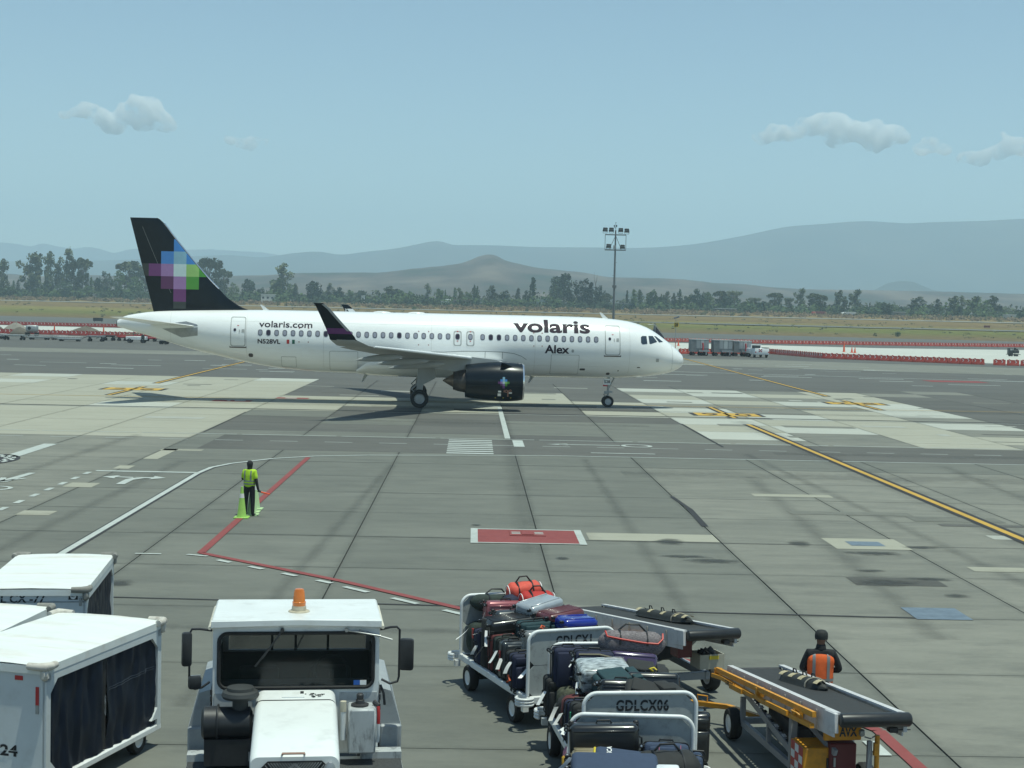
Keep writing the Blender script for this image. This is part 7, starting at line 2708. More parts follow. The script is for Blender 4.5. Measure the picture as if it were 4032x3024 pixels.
case('silver grey hard suitcase lying flat with its wheels showing, top of the CX1 load', C1, 1.02, 2.02, 1.44, (0.02, -0.12, 0.30), (0.72, 0.46, 0.26), c_silver, 'hard', 2)
case('burgundy ribbed suitcase lying flat beside the silver one', C1, 1.20, 1.56, 1.36, (0.03, -0.06, 0.26), (0.70, 0.46, 0.25), c_burg, 'hard', 6)
case('bright blue hard suitcase lying flat on the right of the CX1 load', C1, 1.28, 1.10, 1.34, (0.02, 0.02, 0.06), (0.60, 0.40, 0.22), c_blue, 'hard', 2)
case('teal cloth suitcase standing on its side behind the grey ribbed case', C1, 0.74, 1.38, 1.12, (HALF, 0, 0.0), (0.72, 0.5, 0.26), c_teal, 'soft')
case('grey ribbed hard suitcase with orange ribbon on its handle', C1, 0.50, 0.62, 1.14, (HALF, 0, 0.0), (0.64, 0.46, 0.24), c_grey, 'hard', 7,
     extra=lambda r, L, W, T: [B().tube([(0.0, W / 2 + 0.03, 0.0), (-0.05, W / 2 + 0.06, 0.03), (-0.02, W / 2 + 0.08, 0.0), (0.04, W / 2 + 0.05, -0.04)], 0.014, 5).build('ribbon', mat('orange_ribbon', (0.62, 0.10, 0.03), 0.6), r)])
case('white edged silver suitcase behind the CX1 sign panel', C1, 0.74, 0.36, 1.12, (HALF, 0, 0.0), (0.66, 0.5, 0.2), c_silver, 'hard', 3)
# left flank of cart 1, far to near
lf = [(2.92, 'dark green tall backpack at the far left corner of cart CX1', c_dgreen, 'pack', 0.62, 0.34, 0.3), (2.58, 'black backpack with red ribbon low at the far left', c_char, 'pack', 0.6, 0.36, 0.3),
      (2.26, 'navy rounded cloth case on the left flank', c_navy, 'soft', 0.66, 0.42, 0.26), (1.98, 'charcoal upright roll bag on the left flank', c_char, 'roll', 0.7, 0.24, 0.24),
      (1.70, 'maroon red cloth suitcase standing upright on the left flank', c_maroon, 'soft', 0.6, 0.42, 0.22), (1.43, 'very dark green suitcase standing next to the maroon one', c_dgreen, 'soft', 0.62, 0.42, 0.24),
      (1.14, 'blue grey cloth suitcase leaning out with a red strap tag', c_slate, 'soft', 0.68, 0.44, 0.26), (0.80, 'black cloth suitcase between the blue grey and navy ones', c_char, 'soft', 0.6, 0.42, 0.26), (0.48, 'navy suitcase with orange bow low beside the CX1 panel', c_navy, 'soft', 0.66, 0.44, 0.26),
      (0.17, 'black case wedged against the CX1 end panel', c_black, 'hard', 0.6, 0.42, 0.2)]
fr_ = random.Random(8)
for i, (v, lab, m_, st, L_, W_, T_) in enumerate(lf):
    L_ *= fr_.uniform(0.82, 1.12)
    x_ = None
    tg = ()
    if i % 3 != 1:
        tg = (((L_ * (0.3 - 0.12 * (i % 4)), W_ * 0.52, T_ * 0.3), 0.28, 0.06, (-0.45, -0.35)),)
    if 'red strap' in lab:
        x_ = lambda r, L, W, T: [B().box((-0.02, W / 2 + 0.01, 0.0), (0.32, 0.012, 0.06)).build('strap', RED, r, smooth=False)]
    if 'red ribbon' in lab:
        x_ = lambda r, L, W, T: [B().box((0.18, W / 2 + 0.01, 0.05), (0.16, 0.02, 0.06)).build('ribbon', RED, r, smooth=False)]
    if 'orange bow' in lab:
        x_ = lambda r, L, W, T: [B().tube([(-0.1, W / 2 + 0.02, 0.05), (-0.16, W / 2 + 0.05, 0.0), (-0.12, W / 2 + 0.03, 0.08), (-0.05, W / 2 + 0.04, 0.02)], 0.018, 5).build('bow', mat('orange_ribbon', (0.62, 0.10, 0.03), 0.6), r)]
    case(lab, C1, W_ / 2 + 0.02 - (0.07 if i in (6, 8) else 0) + fr_.uniform(-0.05, 0.07), v, 0.5 + L_ / 2 + 0.03, (0.0, -HALF, -HALF + 0.0) if False else (HALF, -HALF, 0), (L_, W_, T_), m_, st, tags=tg, extra=x_, cat='backpack' if st == 'pack' else ('bag' if st == 'roll' else 'suitcase'))
gl = 'dark suitcases in the bottom layer of the open carts'
def filler(cart, spots):
    for (u, v, z, L_, W_, T_, m_) in spots:
        o = case('dark suitcase lying underneath the other bags', cart, u, v, z, (0, 0, HALF), (L_, W_, T_), m_, 'soft')
        o['group'] = gl
filler(C1, [(1.0, 2.6, 0.68, 0.7, 0.5, 0.34, c_char), (1.0, 1.85, 0.68, 0.7, 0.5, 0.34, c_navy), (1.0, 1.1, 0.68, 0.7, 0.5, 0.34, c_char), (1.0, 0.38, 0.66, 0.6, 0.5, 0.3, c_black),
            (1.14, 2.55, 1.04, 0.7, 0.5, 0.34, c_navy), (1.15, 1.85, 1.02, 0.7, 0.5, 0.3, c_char), (1.2, 1.12, 1.03, 0.7, 0.5, 0.32, c_char), (1.12, 0.42, 0.98, 0.6, 0.5, 0.3, c_navy)])
# cart 2: u 0..1.5, v 0..2.9
def tweed_x(r, L, W, T):
    b = B()
    pts = [(-L * 0.42, -W * 0.2, T * 0.5), (-L * 0.40, -W * 0.44, T * 0.32), (-L * 0.2, -W * 0.50, T * 0.24), (L * 0.15, -W * 0.52, T * 0.12), (L * 0.36, -W * 0.5, T * 0.10), (L * 0.43, -W * 0.42, T * 0.3), (L * 0.44, -W * 0.2, T * 0.48)]
    b.tube(pts, 0.014, 6)
    b.build('red_zip', mat('red_zip_tape', (0.50, 0.03, 0.02), 0.5), r)
case('long grey tweed bag with red zip on top of the CX06 load', C2, 1.18, 2.66, 1.56, (0.0, 0.05, -0.05), (0.98, 0.36, 0.34), c_tweed, 'duffel', extra=tweed_x, cat='duffel bag')
case('navy suitcase at the far left corner of cart CX06', C2, 0.24, 2.62, 1.22, (HALF, 0, 0), (0.46, 0.6, 0.26), c_navy, 'soft')
case('navy suitcase with a black grab handle and tan piping', C2, 0.56, 2.34, 1.22, (HALF, 0, 0), (0.56, 0.6, 0.3), c_navy, 'soft', tags=(((-0.3, 0.2, 0.1), 0.22, 0.035, (-0.3, -0.4)),),
     extra=lambda r, L, W, T: [B().tube([(-L * 0.42, W * 0.44, T * 0.52), (L * 0.1, W * 0.46, T * 0.54), (L * 0.44, W * 0.40, T * 0.5)], 0.011, 5).build('piping', c_tan, r)])
case('glossy purple hard suitcase with pale highlights right of the navy one', C2, 1.12, 2.26, 1.26, (HALF * 0.72, 0.05, -0.06), (0.68, 0.48, 0.26), c_purple, 'hard', 3)
case('big white and grey marble print hard suitcase in the middle of cart CX06', C2, 0.60, 1.80, 1.30, (0.12, 0.0, 0.0), (0.72, 0.52, 0.36), c_marble, 'hard', 0, tags=(((-0.38, -0.1, -0.05), 0.3, 0.04, (-0.2, -0.5)),))
case('black rounded bag at the right behind the marble case', C2, 1.20, 1.82, 1.26, (0.2, 0.1, -0.15), (0.66, 0.4, 0.26), c_char, 'soft', wheels=False)
case('dark teal soft topped suitcase next to the marble one', C2, 0.74, 1.30, 1.26, (0.1, -0.1, 0.12), (0.66, 0.5, 0.3), c_teal, 'soft', wheels=False)
case('black ribbed hard suitcase with bright highlights near the CX06 panel', C2, 0.66, 0.78, 1.22, (HALF * 0.75, 0, 0.03), (0.6, 0.5, 0.27), c_black, 'hard', 9, tags=(((-0.25, -0.2, 0.16), 0.3, 0.045, (-0.5, -0.5)), ((0.25, 0.2, 0.16), 0.2, 0.04, (-0.1, -0.4))))
case('black tapered bag leaning over the CX06 panel', C2, 1.02, 0.55, 1.30, (0.35, 0.22, -0.25), (0.72, 0.34, 0.2), c_char, 'soft', wheels=False)
case('black hard suitcase with a yellow ribbon on the right of cart CX06', C2, 1.18, 1.26, 1.20, (HALF * 0.8, 0, -0.02), (0.74, 0.5, 0.28), c_black, 'hard', 4,
     extra=lambda r, L, W, T: [B().tube([(0.02, W / 2 + 0.02, 0), (-0.04, W / 2 + 0.05, 0.02), (0.03, W / 2 + 0.07, -0.02), (0.07, W / 2 + 0.03, 0)], 0.014, 5).build('ribbon', c_yel, r)])
case('black backpack slumped on the right near the CX06 panel', C2, 1.24, 0.62, 1.30, (0.2, 0.1, 0.5), (0.56, 0.4, 0.28), c_char, 'pack', cat='backpack')
case('black case standing outside the right edge of cart CX06', C2, 1.58, 0.3, 0.86, (HALF, -HALF, 0), (0.66, 0.26, 0.4), c_black, 'soft', tags=(((0.26, 0.13, 0.1), 0.2, 0.05, (0.9, -0.2)),))
lf = [(2.66, 'black case low in the far left of cart CX06', c_char, 'soft', 0.6, 0.4, 0.3), (2.3, 'camouflage backpack on the left flank of cart CX06', c_camo, 'pack', 0.56, 0.4, 0.34), (1.96, 'black backpack bulging from the left flank', c_char, 'pack', 0.56, 0.44, 0.3),
      (1.62, 'red and black backpack on the left flank', c_maroon, 'pack', 0.6, 0.42, 0.32), (1.30, 'dark blue bag low on the left flank', c_navy, 'soft', 0.6, 0.4, 0.26), (0.98, 'camouflage bag stuffed beside the red backpack', c_camo, 'pack', 0.6, 0.42, 0.3),
      (0.68, 'black case with a green tag on the left flank', c_char, 'soft', 0.62, 0.42, 0.26), (0.40, 'lilac cloth suitcase standing near the CX06 panel', c_lilac, 'soft', 0.62, 0.42, 0.2), (0.15, 'dark suitcase against the CX06 panel', c_char, 'soft', 0.6, 0.4, 0.18)]
for i, (v, lab, m_, st, L_, W_, T_) in enumerate(lf):
    L_ *= fr_.uniform(0.8, 1.12)
    tg = (((L_ * (0.15 - 0.1 * (i % 2)), W_ * 0.52, T_ * 0.3), 0.30, 0.06, (-0.4, -0.4)),) if i != 4 else ()
    x_ = (lambda r, L, W, T: [B().box((0.18, W / 2 + 0.012, 0.04), (0.08, 0.02, 0.05)).build('green_tag', mat('green_ribbon', (0.03, 0.35, 0.18), 0.6), r, smooth=False)]) if 'green tag' in lab else None
    case(lab, C2, W_ / 2 - 0.03 + fr_.uniform(-0.06, 0.06), v, 0.53 + L_ / 2, (HALF, -HALF, 0), (L_, W_, T_), m_, st, tags=tg, extra=x_, cat='backpack' if st == 'pack' else 'suitcase')
case('pink and mustard soft bag hanging out at the near left corner of cart CX06', C2, -0.06, 0.42, 0.42, (HALF, -HALF, 0), (0.62, 0.2, 0.3), c_pinkm, 'pack', cat='bag',
     extra=lambda r, L, W, T: [B().box((-0.05, W / 2 + 0.0, 0.08), (0.45, 0.05, 0.1), bev=0.02).build('side_pocket', c_must, r)])
filler(C2, [(1.0, 2.4, 0.69, 0.7, 0.8, 0.36, c_char), (1.0, 1.6, 0.69, 0.7, 0.8, 0.36, c_navy), (1.0, 0.8, 0.69, 0.7, 0.8, 0.36, c_char), (1.05, 1.65, 1.0, 0.7, 0.7, 0.24, c_char), (1.05, 0.85, 0.99, 0.7, 0.7, 0.22, c_navy), (1.0, 2.5, 1.0, 0.7, 0.7, 0.24, c_char), (0.9, 2.7, 1.25, 0.4, 0.8, 0.25, c_char)])
# cart 3
case('long black hard suitcase with a raised handle by the far rail of the nearest cart', C3, 0.42, 2.70, 1.22, (HALF, 0, 0), (0.82, 0.5, 0.26), c_black, 'hard', 2)
case('tan ribbed suitcase mostly covered by the blue and yellow one', C3, 0.28, 2.36, 1.06, (0.1, 0, 0.05), (0.5, 0.4, 0.3), c_tan, 'hard', 6, wheels=False)
def naut(r, L, W, T):
    b = B()
    b.box((-L * 0.49, 0, T * 0.1), (0.03, W * 0.9, T * 0.6), bev=0.01)
    b.box((L * 0.49, 0, T * 0.1), (0.03, W * 0.9, T * 0.6), bev=0.01)
    b.build('yellow_trim', c_yel, r)
    b = B()
    flat_text(b, 'NAUTICA', (-L * 0.20, -W * 0.42, T / 2 + 0.024), (0, 0.36, 0), (-0.06, 0, 0), 0.02)
    b.build('lettering', TAGW, r, smooth=False)
r = case('navy suitcase with yellow ends and white lettering', C3, 0.60, 2.12, 1.12, (0.25, 0.06, -0.03), (0.66, 0.46, 0.26), c_navy2, 'hard', 0, wheels=False, extra=naut)
case('dark blue suitcase with two pink stripes at the far right of the nearest cart', C3, 1.14, 2.52, 1.05, (HALF * 0.85, 0, 0), (0.52, 0.5, 0.26), c_navy2, 'soft', wheels=True,
     extra=lambda r, L, W, T: [B().box((-0.1, 0, T / 2 + 0.06), (0.012, W * 0.9, 0.006)).box((0.15, 0, T / 2 + 0.06), (0.012, W * 0.9, 0.006)).build('pink_stripe', c_pinkm, r, smooth=False)])
case('crumpled black duffel across the right of the nearest cart', C3, 1.12, 2.05, 1.12, (0.1, 0.0, 0.2), (0.78, 0.5, 0.42), c_char, 'duffel', tags=(((0.3, 0.1, 0.2), 0.12, 0.06, (0.4, 0.0)),), cat='duffel bag')
case('large flat slate navy suitcase in the foreground of the nearest cart', C3, 0.50, 1.62, 1.16, (0.42, 0.0, 0.0), (0.98, 0.62, 0.26), c_navy2, 'hard', 0, tags=(((-0.49, 0.2, 0.1), 0.18, 0.06, (-0.4, -0.2)),),
     extra=lambda r, L, W, T: [B().tube([(-L * 0.44, -W * 0.1, T / 2 + 0.01), (-L * 0.42, -W * 0.22, T / 2 + 0.05), (-L * 0.38, -W * 0.36, T / 2 + 0.05), (-L * 0.37, -W * 0.44, T / 2 + 0.01)], 0.02, 6).build('grab_handle', ZIP, r)])
case('white plastic wrapped bag at the lower right of the nearest cart', C3, 1.16, 1.42, 1.12, (0.2, 0, -0.1), (0.62, 0.5, 0.34), c_wrap, 'pack', cat='bag')
case('slate blue bag hanging at the right rail of the nearest cart', C3, 1.47, 2.3, 0.95, (HALF, -HALF, 0), (0.6, 0.14, 0.3), c_navy2, 'soft', wheels=False, cat='bag')
filler(C3, [(0.75, 2.3, 0.7, 0.7, 1.2, 0.36, c_char), (0.75, 1.5, 0.7, 0.7, 1.2, 0.36, c_navy), (0.75, 0.7, 0.7, 0.7, 1.2, 0.36, c_char), (0.5, 2.1, 0.95, 0.6, 0.7, 0.15, c_char), (1.15, 1.5, 0.92, 0.6, 0.5, 0.1, c_char)])
# ------------------------------------------------------------------ belt loaders
BELT = mat('black_conveyor_belt', (0.028, 0.029, 0.029), 0.8, var=0.2, scale=10, bump=0.1)
LWH = mat('loader_white_paint', (0.56, 0.55, 0.55), 0.45, var=0.08, scale=3, dirt=(0.22, 0.2, 0.18), dirt_amt=0.5, dirt_scale=5)
LGR = mat('loader_grey_paint', (0.28, 0.29, 0.31), 0.5, var=0.1, scale=3, dirt=(0.08, 0.08, 0.08), dirt_amt=0.5)
CRM = mat('cream_patch', (0.46, 0.39, 0.24), 0.7, var=0.25, scale=12, dirt=(0.08, 0.07, 0.06), dirt_amt=0.7, dirt_scale=22)
def loader(label, loc, rz, z0, sl, L, hw):
    r = thing('belt_loader', label, 'belt loader', loc, rz)
    zf = lambda y: z0 - sl * y
    tilt = -math.atan(sl)
    RX = Matrix.Rotation(tilt, 3, 'X')
    Ls = L / cos(tilt)
    def at(x, y, dz=0.0):
        return (x, y, zf(y) + dz)
    b = B()
    b.box(at(0, L / 2, -0.05), (hw * 2 - 0.2, Ls - 0.1, 0.03), rot=RX)
    b.build('belt', BELT, r, smooth=False)
    for s_ in (-1, 1):
        b = B()
        b.box(at(s_ * (hw - 0.035), L / 2 + 0.06, 0.0), (0.085, Ls - 0.12, 0.03), rot=RX)
        b.box(at(s_ * (hw - 0.0), L / 2 + 0.06, -0.15), (0.02, Ls - 0.14, 0.28), rot=RX)
        sr = b.build('side_rail', LWH, r, smooth=False)
        b = B()
        for k in range(7):
            y = 0.7 + (L - 1.0) * k / 6
            b.box(at(s_ * (hw + 0.012), y, -0.16), (0.025, 0.05, 0.25), rot=RX)
        b.build('stiffener', mat('cream_rib', (0.50, 0.44, 0.37), 0.5), sr, smooth=False)
        b = B()
        b.box(at(s_ * (hw - 0.0), 0.22, -0.11), (0.05, 0.36, 0.24), rot=RX, bev=0.006)
        b.build('end_plate', LWH, sr, smooth=False)
    bb = B()
    bb.box((0, 0, 0), (0.035, 0.05, 0.014))
    first = bb.build('guide_tooth', LWH, r, smooth=False)
    n = int(L / 0.115)
    for k in range(n):
        o = first if k == 0 else bpy.data.objects.new('guide_tooth', first.data)
        if k:
            COL.objects.link(o)
            o.parent = r
        y = 0.35 + (L - 0.45) * k / (n - 1)
        o.location = at(-hw + 0.095, y, -0.012)
        o.rotation_euler = (tilt, 0, 0)
    b = B()
    b.lathe([(0, -hw - 0.02), (0.06, -hw - 0.02), (0.085, -hw + 0.0), (0.088, -hw + 0.05), (0.088, hw - 0.02), (0.07, hw + 0.005), (0, hw + 0.005)], (0.05, 0.02, z0 - 0.07), (1, 0, 0), 28)
    b.build('bumper_roller', mat('black_roller_rubber', (0.02, 0.021, 0.022), 0.38, var=0.25, scale=7), r)
    b = B()
    b.box(at(0.3, 0.1, -0.2), (0.1, 0.12, 0.06))
    b.box(at(0.42, 0.05, -0.2), (0.18, 0.02, 0.01))
    b.build('roller_bracket', DKSTEEL, r, smooth=False)
    b = B()
    b.lathe([(0, -hw + 0.05), (0.07, -hw + 0.05), (0.07, hw - 0.05), (0, hw - 0.05)], (0, L - 0.02, zf(L) - 0.09), (1, 0, 0), 18)
    b.build('tail_roller', DKSTEEL, r)
    # padded bumper cushion lying along the belt
    return r, at, zf, RX
def cushion(label, ldr, p0, p1, patches, loop):
    """long black padded cushion with cream patches lying from p0 to p1 (loader frame)"""
    M = Matrix.Translation(ldr.location) @ Matrix.Rotation(ldr.rotation_euler.z, 4, 'Z')
    a, c = M @ Vector(p0), M @ Vector(p1)
    d = c - a
    L = d.length
    r = thing('bumper_cushion', label, 'cushion')
    X = d.normalized()
    Y = Vector((0, 0, 1)).cross(X).normalized()
    Z = X.cross(Y)
    mw = Matrix((X, Y, Z)).transposed().to_4x4()
    mw.translation = (a + c) / 2
    r.matrix_world = mw
    b = B()
    rows = []
    for i in range(17):
        f = i / 16
        e = min(1, (f * 6) ** 0.6, ((1 - f) * 6) ** 0.6) if 0 < f < 1 else 0.2
        rows.append([(-L / 2 + L * f, 0.12 * e * (1.25 if sin(q) < -0.3 else 1) * cos(q), 0.02 + 0.095 * e * sin(q) - 0.0) for q in (2 * pi * k / 18 for k in range(18))])
    V = b.grid(rows, close_u=True)
    b.bm.faces.new(V[0]); b.bm.faces.new(V[-1])
    b.build('padding', mat('black_cushion_vinyl', (0.022, 0.024, 0.022), 0.7, var=0.3, scale=10), r, angle=70)
    for f in patches:
        b = B()
        rows = []
        for q in (0.5, 0.9, 1.3, 1.7, 2.1, 2.5):
            qq = q - 2.75 if False else -q + 0.2
            qq = pi + q * 0.62 - 1.25 + 0.0
            rows.append([(-L / 2 + L * f + dx, 0.124 * cos(qq - pi / 2 - 0.3), 0.02 + 0.099 * sin(qq - pi / 2 - 0.3)) for dx in (-0.055, 0.055)])
        b.bm.free()
        b = B()
        for sgn in (1, -1):
            rows = []
            for k in range(6):
                q = radians(35 + 17 * k) if sgn == 1 else radians(145 - 17 * k)
                rows.append([(-L / 2 + L * f + dx, 0.125 * cos(q), 0.02 + 0.100 * sin(q)) for dx in (-0.06, 0.06)])
            if sgn == 1:
                b.grid(rows[:4])
            else:
                b.grid(rows[:4])
        b.build('cream_patch', CRM, r, smooth=False)
    for f in (0.2, 0.42, 0.62):
        b = B()
        b.tube([(-L / 2 + L * f, 0.05, 0.1), (-L / 2 + L * f + 0.02, 0.04, 0.165), (-L / 2 + L * f + 0.10, 0.04, 0.165), (-L / 2 + L * f + 0.13, 0.05, 0.1)], 0.011, 5)
        b.build('grab_strap', BLACK, r)
    b = B()
    x = -L / 2 + L * loop
    b.tube([(x + 0.05 * cos(q), 0.135 * cos(q), 0.02 + 0.11 * sin(q)) for q in (2 * pi * k / 18 for k in range(18))], 0.012, 5, closed=True)
    b.build('rope_loop', mat('frayed_rope', (0.33, 0.30, 0.24), 0.9, var=0.3, scale=20), r)
    return r

LD2, at, zf, RX = loader('nearest white belt loader with yellow beams beside the orange vest worker', (4.97, 18.45, 0), 0.1165, 1.5, 0.107, 4.75, 0.44)
b = B()
b.box((-0.55, 2.75, 1.13), (0.05, 4.45, 0.07), rot=RX)
b.build('upper_beam', YEL, LD2, smooth=False)
b = B()
b.tube([(-0.6, 5.0, 0.80), (-0.57, 4.6, 0.85), (-0.58, 3.0, 0.98), (-0.56, 2.85, 1.0), (-0.57, 2.6, 1.01), (-0.57, 0.55, 1.22)], 0.04, 4)
b.tube([(-0.6, 4.0, 0.88), (-0.6, 3.4, 0.94)], 0.05, 4)
b.box((-0.60, 1.85, 1.11), (0.05, 0.9, 0.06), rot=RX)
b.build('lower_beam', YEL, LD2, smooth=False)
for (y, z) in ((4.95, 0.85), (2.84, 1.07), (1.2, 1.20)):
    b = B()
    b.box((-0.53, y, z), (0.12, 0.06, 0.13))
    b.build('beam_bracket', YEL, LD2, smooth=False)
b = B()
b.tube([(-0.57, 1.25, 1.2), (-0.62, 1.2, 1.25), (-0.62, 1.0, 1.27), (-0.57, 0.95, 1.23)], 0.014, 6)
b.build('beam_handle', YEL, LD2, smooth=False)
b = B()
flat_text(b, 'GM MLL', (-0.627, 4.25, 0.845), (0, -0.55, 0.058), (0, 0.0, 0.075), 0.03, stencil=0.04)
b.build('stencil_text', INK, LD2, smooth=False)
# chassis: frame of box section, lift arms, tanks
b = B()
def bar(p, q, w_, h_):
    p, q = Vector(p), Vector(q)
    d = q - p
    M = d.to_track_quat('Y', 'Z').to_matrix()
    b.box((p + q) / 2, (w_, d.length, h_), rot=M)
for x in (-0.38, 0.42):
    bar((x, 4.15, 0.30), (x, 1.75, 0.33), 0.06, 0.09)
    bar((x, 4.1, 0.30), (x, 4.1, 0.68), 0.07, 0.07)
    bar((x, 2.85, 0.33), (x, 2.85, 0.62), 0.06, 0.06)
    bar((x, 1.82, 0.2), (x, 1.82, 1.12), 0.09, 0.09)
    bar((x, 4.35, 0.83), (x, 1.82, 0.52), 0.05, 0.10)
bar((-0.38, 1.82, 0.33), (0.42, 1.82, 0.33), 0.07, 0.09)
bar((-0.38, 4.1, 0.33), (0.42, 4.1, 0.33), 0.07, 0.09)
b.build('chassis_frame', LGR, LD2, smooth=False)
b = B()
for k in range(15):
    f = k / 14
    b.box((-0.36, 4.3 - 2.4 * f, 0.885 - 0.305 * f), (0.05, 0.085, 0.012), rot=(0.12, 0, 0), mi=k % 2)
for k in range(15):
    pass
b.build('hazard_strip', [TAGW, BLACK], LD2, smooth=False)
b = B()
bar((-0.3, 1.75, 1.05), (-0.1, 0.95, 0.75), 0.05, 0.08)
bar((0.3, 3.6, 0.55), (0.3, 1.4, 1.2), 0.07, 0.1)
bar((-0.2, 3.6, 0.5), (-0.2, 1.6, 1.15), 0.07, 0.1)
b.build('lift_arm', LGR, LD2, smooth=False)
b = B()
b.box((0.0, 2.6, 0.62), (0.55, 1.3, 0.42), bev=0.04)
b.cyl((0.1, 3.5, 0.75), (0.1, 2.0, 0.95), 0.05)
b.tube([(-0.2, 3.0, 0.9), (-0.25, 2.6, 0.7), (-0.1, 2.0, 0.85), (-0.2, 1.5, 0.75)], 0.025, 6)
b.build('engine', DKSTEEL, LD2)
b = B()
b.box((-0.28, 1.3, 0.56), (0.44, 0.5, 0.46), bev=0.01)
yb = b.build('yellow_battery_box', YEL, LD2, smooth=False)
b = B()
for i in range(3):
    for j in range(4):
        if (i + j) % 2 == 0:
            b.box((-0.502, 1.14 + i * 0.15, 0.40 + j * 0.11), (0.008, 0.14, 0.10))
b.build('white_checker', TAGW, yb, smooth=False)
b = B()
b.box((-0.502, 1.29, 0.565), (0.004, 0.46, 0.45))
b.build('red_checker', RED, yb, smooth=False)
b = B()
b.box((-0.16, 1.045, 0.55), (0.05, 0.02, 0.22))
b.build('box_handle', DKSTEEL, yb, smooth=False)
b = B()
b.box((-0.02, 0.95, 1.03), (0.5, 0.05, 0.22), bev=0.01)
yp = b.build('yellow_sign_plate', YEL, LD2, smooth=False)
b = B()
flat_text(b, 'AVX', (-0.07, 0.921, 0.97), (0.24, 0, 0), (0, 0, 0.125), 0.04, stencil=0.02)
b.build('stencil_text', mat('dark_blue_ink', (0.012, 0.03, 0.05), 0.6), yp, smooth=False)
b = B()
b.box((0.02, 1.15, 0.55), (0.36, 0.3, 0.62), bev=0.015)
rc = b.build('red_cabinet', mat('dark_red_cabinet', (0.13, 0.022, 0.025), 0.5, var=0.15), LD2, smooth=False)
b = B()
b.box((-0.10, 0.99, 0.62), (0.025, 0.03, 0.12))
b.build('cabinet_handle', STEEL, rc, smooth=False)
b = B()
b.cyl((0.36, 0.72, 0.05), (0.36, 0.72, 1.04), 0.032, n=10, mi=0)
b.box((0.33, 0.69, 0.87), (0.05, 0.06, 0.16), mi=0)
b.build('yellow_post', YEL, LD2)
b = B()
b.box((0.26, 0.72, 0.52), (0.06, 0.05, 0.9))
b.tube([(0.22, 0.8, 1.0), (0.28, 0.75, 0.99), (0.33, 0.72, 1.03)], 0.01, 5)
b.build('stabiliser_leg', LGR, LD2)
b = B()
b.box((0.2, 0.84, 1.04), (0.07, 0.06, 0.09), bev=0.015)
b.build('work_lamp', STEEL, LD2)
b = B()
bar((-0.05, 4.3, 0.32), (-0.35, 5.0, 0.30), 0.08, 0.07)
bar((-0.35, 5.0, 0.30), (-1.05, 5.55, 0.27), 0.08, 0.07)
b.tube([(-0.75, 5.3, 0.31), (-0.75, 5.3, 0.42), (-0.62, 5.2, 0.42), (-0.62, 5.2, 0.31)], 0.012, 6)
b.build('tow_bar', YEL, LD2, smooth=False)
for (x, y) in ((-0.47, 4.3), (0.5, 4.3), (-0.4, 1.45), (0.5, 1.45)):
    wheel_part('wheel', (x, y, 0.235), 0.235, 0.17, LD2, (1, 0, 0))
cushion('black padded cushion with cream patches lying on the nearest belt loader', LD2, (0.02, 3.55, zf(3.55) - 0.02), (0.22, 2.25, zf(2.25) - 0.02), (0.12, 0.33, 0.55, 0.9), 0.76)

LD1, at, zf1, RX = loader('white belt loader with yellow chassis standing behind the piled baggage carts', (3.90, 24.25, 0), 0.30, 1.3, 0.118, 5.6, 0.45)
b = B()
b.box((-0.40, 3.2, 0.62), (0.06, 2.6, 0.32), rot=RX)
yl = b.build('chassis_side', YEL, LD1, smooth=False)
b = B()
for k in range(5):
    b.box((-0.434, 3.55 - 0.38 * k, 0.63 + 0.04 * k), (0.006, 0.36, 0.10), rot=RX, mi=k % 2)
b.build('reflector_strip', [RED, STEEL], yl, smooth=False)
b = B()
bar((-0.5, 3.6, 0.55), (-0.5, 1.55, 0.92), 0.05, 0.09)
b.build('lift_arm', YEL, LD1, smooth=False)
b = B()
b.box((-0.46, 1.5, 0.93), (0.1, 0.1, 0.1), bev=0.015)
b.build('pivot_block', STEEL, LD1)
b = B()
for x in (-0.3, 0.4):
    bar((x, 4.6, 0.34), (x, 0.9, 0.34), 0.08, 0.12)
    bar((x, 2.2, 0.34), (x, 1.2, 1.0), 0.06, 0.08)
bar((-0.3, 0.95, 0.34), (0.4, 0.95, 0.34), 0.08, 0.12)
b.build('chassis_frame', LGR, LD1, smooth=False)
b = B()
b.box((-0.05, 2.6, 0.6), (0.5, 1.5, 0.4), bev=0.04)
b.build('engine', DKSTEEL, LD1)
b = B()
b.box((-0.1, 0.9, 0.86), (0.25, 0.3, 0.32))
b.build('control_cabinet', mat('dark_red_cabinet', (0.13, 0.022, 0.025), 0.5), LD1, smooth=False)
b = B()
for (x, y, a_, c_) in ((0.33, 0.62, 0.44, 0.015), (0.33, 0.98, 0.44, 0.015), (0.115, 0.8, 0.015, 0.36), (0.545, 0.8, 0.015, 0.36)):
    b.box((x, y, 0.64), (a_, c_, 0.24))
b.box((0.33, 0.8, 0.53), (0.44, 0.36, 0.02))
tb_ = b.build('tool_tray', mat('cream_tray', (0.40, 0.38, 0.31), 0.5, var=0.12), LD1, smooth=False)
b = B()
b.box((0.36, 0.608, 0.71), (0.17, 0.008, 0.06))
b.build('yellow_label', c_yel, tb_, smooth=False)
b = B()
for k in range(4):
    b.box((0.22 + 0.07 * k, 0.8, 0.76), (0.05, 0.2, 0.06), rot=(0.3 * k, 0.2, 0.5 * k))
b.build('tool', DKSTEEL, tb_, smooth=False)
for (x, y) in ((-0.5, 3.6), (0.6, 3.6), (-0.45, 1.25), (0.62, 1.25)):
    wheel_part('wheel', (x, y, 0.25), 0.25, 0.18, LD1, (1, 0, 0))
cushion('longer black padded cushion with cream patches on the farther belt loader', LD1, (0.24, 3.55, zf1(3.55) + 0.0), (0.30, 1.35, zf1(1.35) + 0.0), (0.1, 0.32, 0.55, 0.78, 0.93), 0.78)

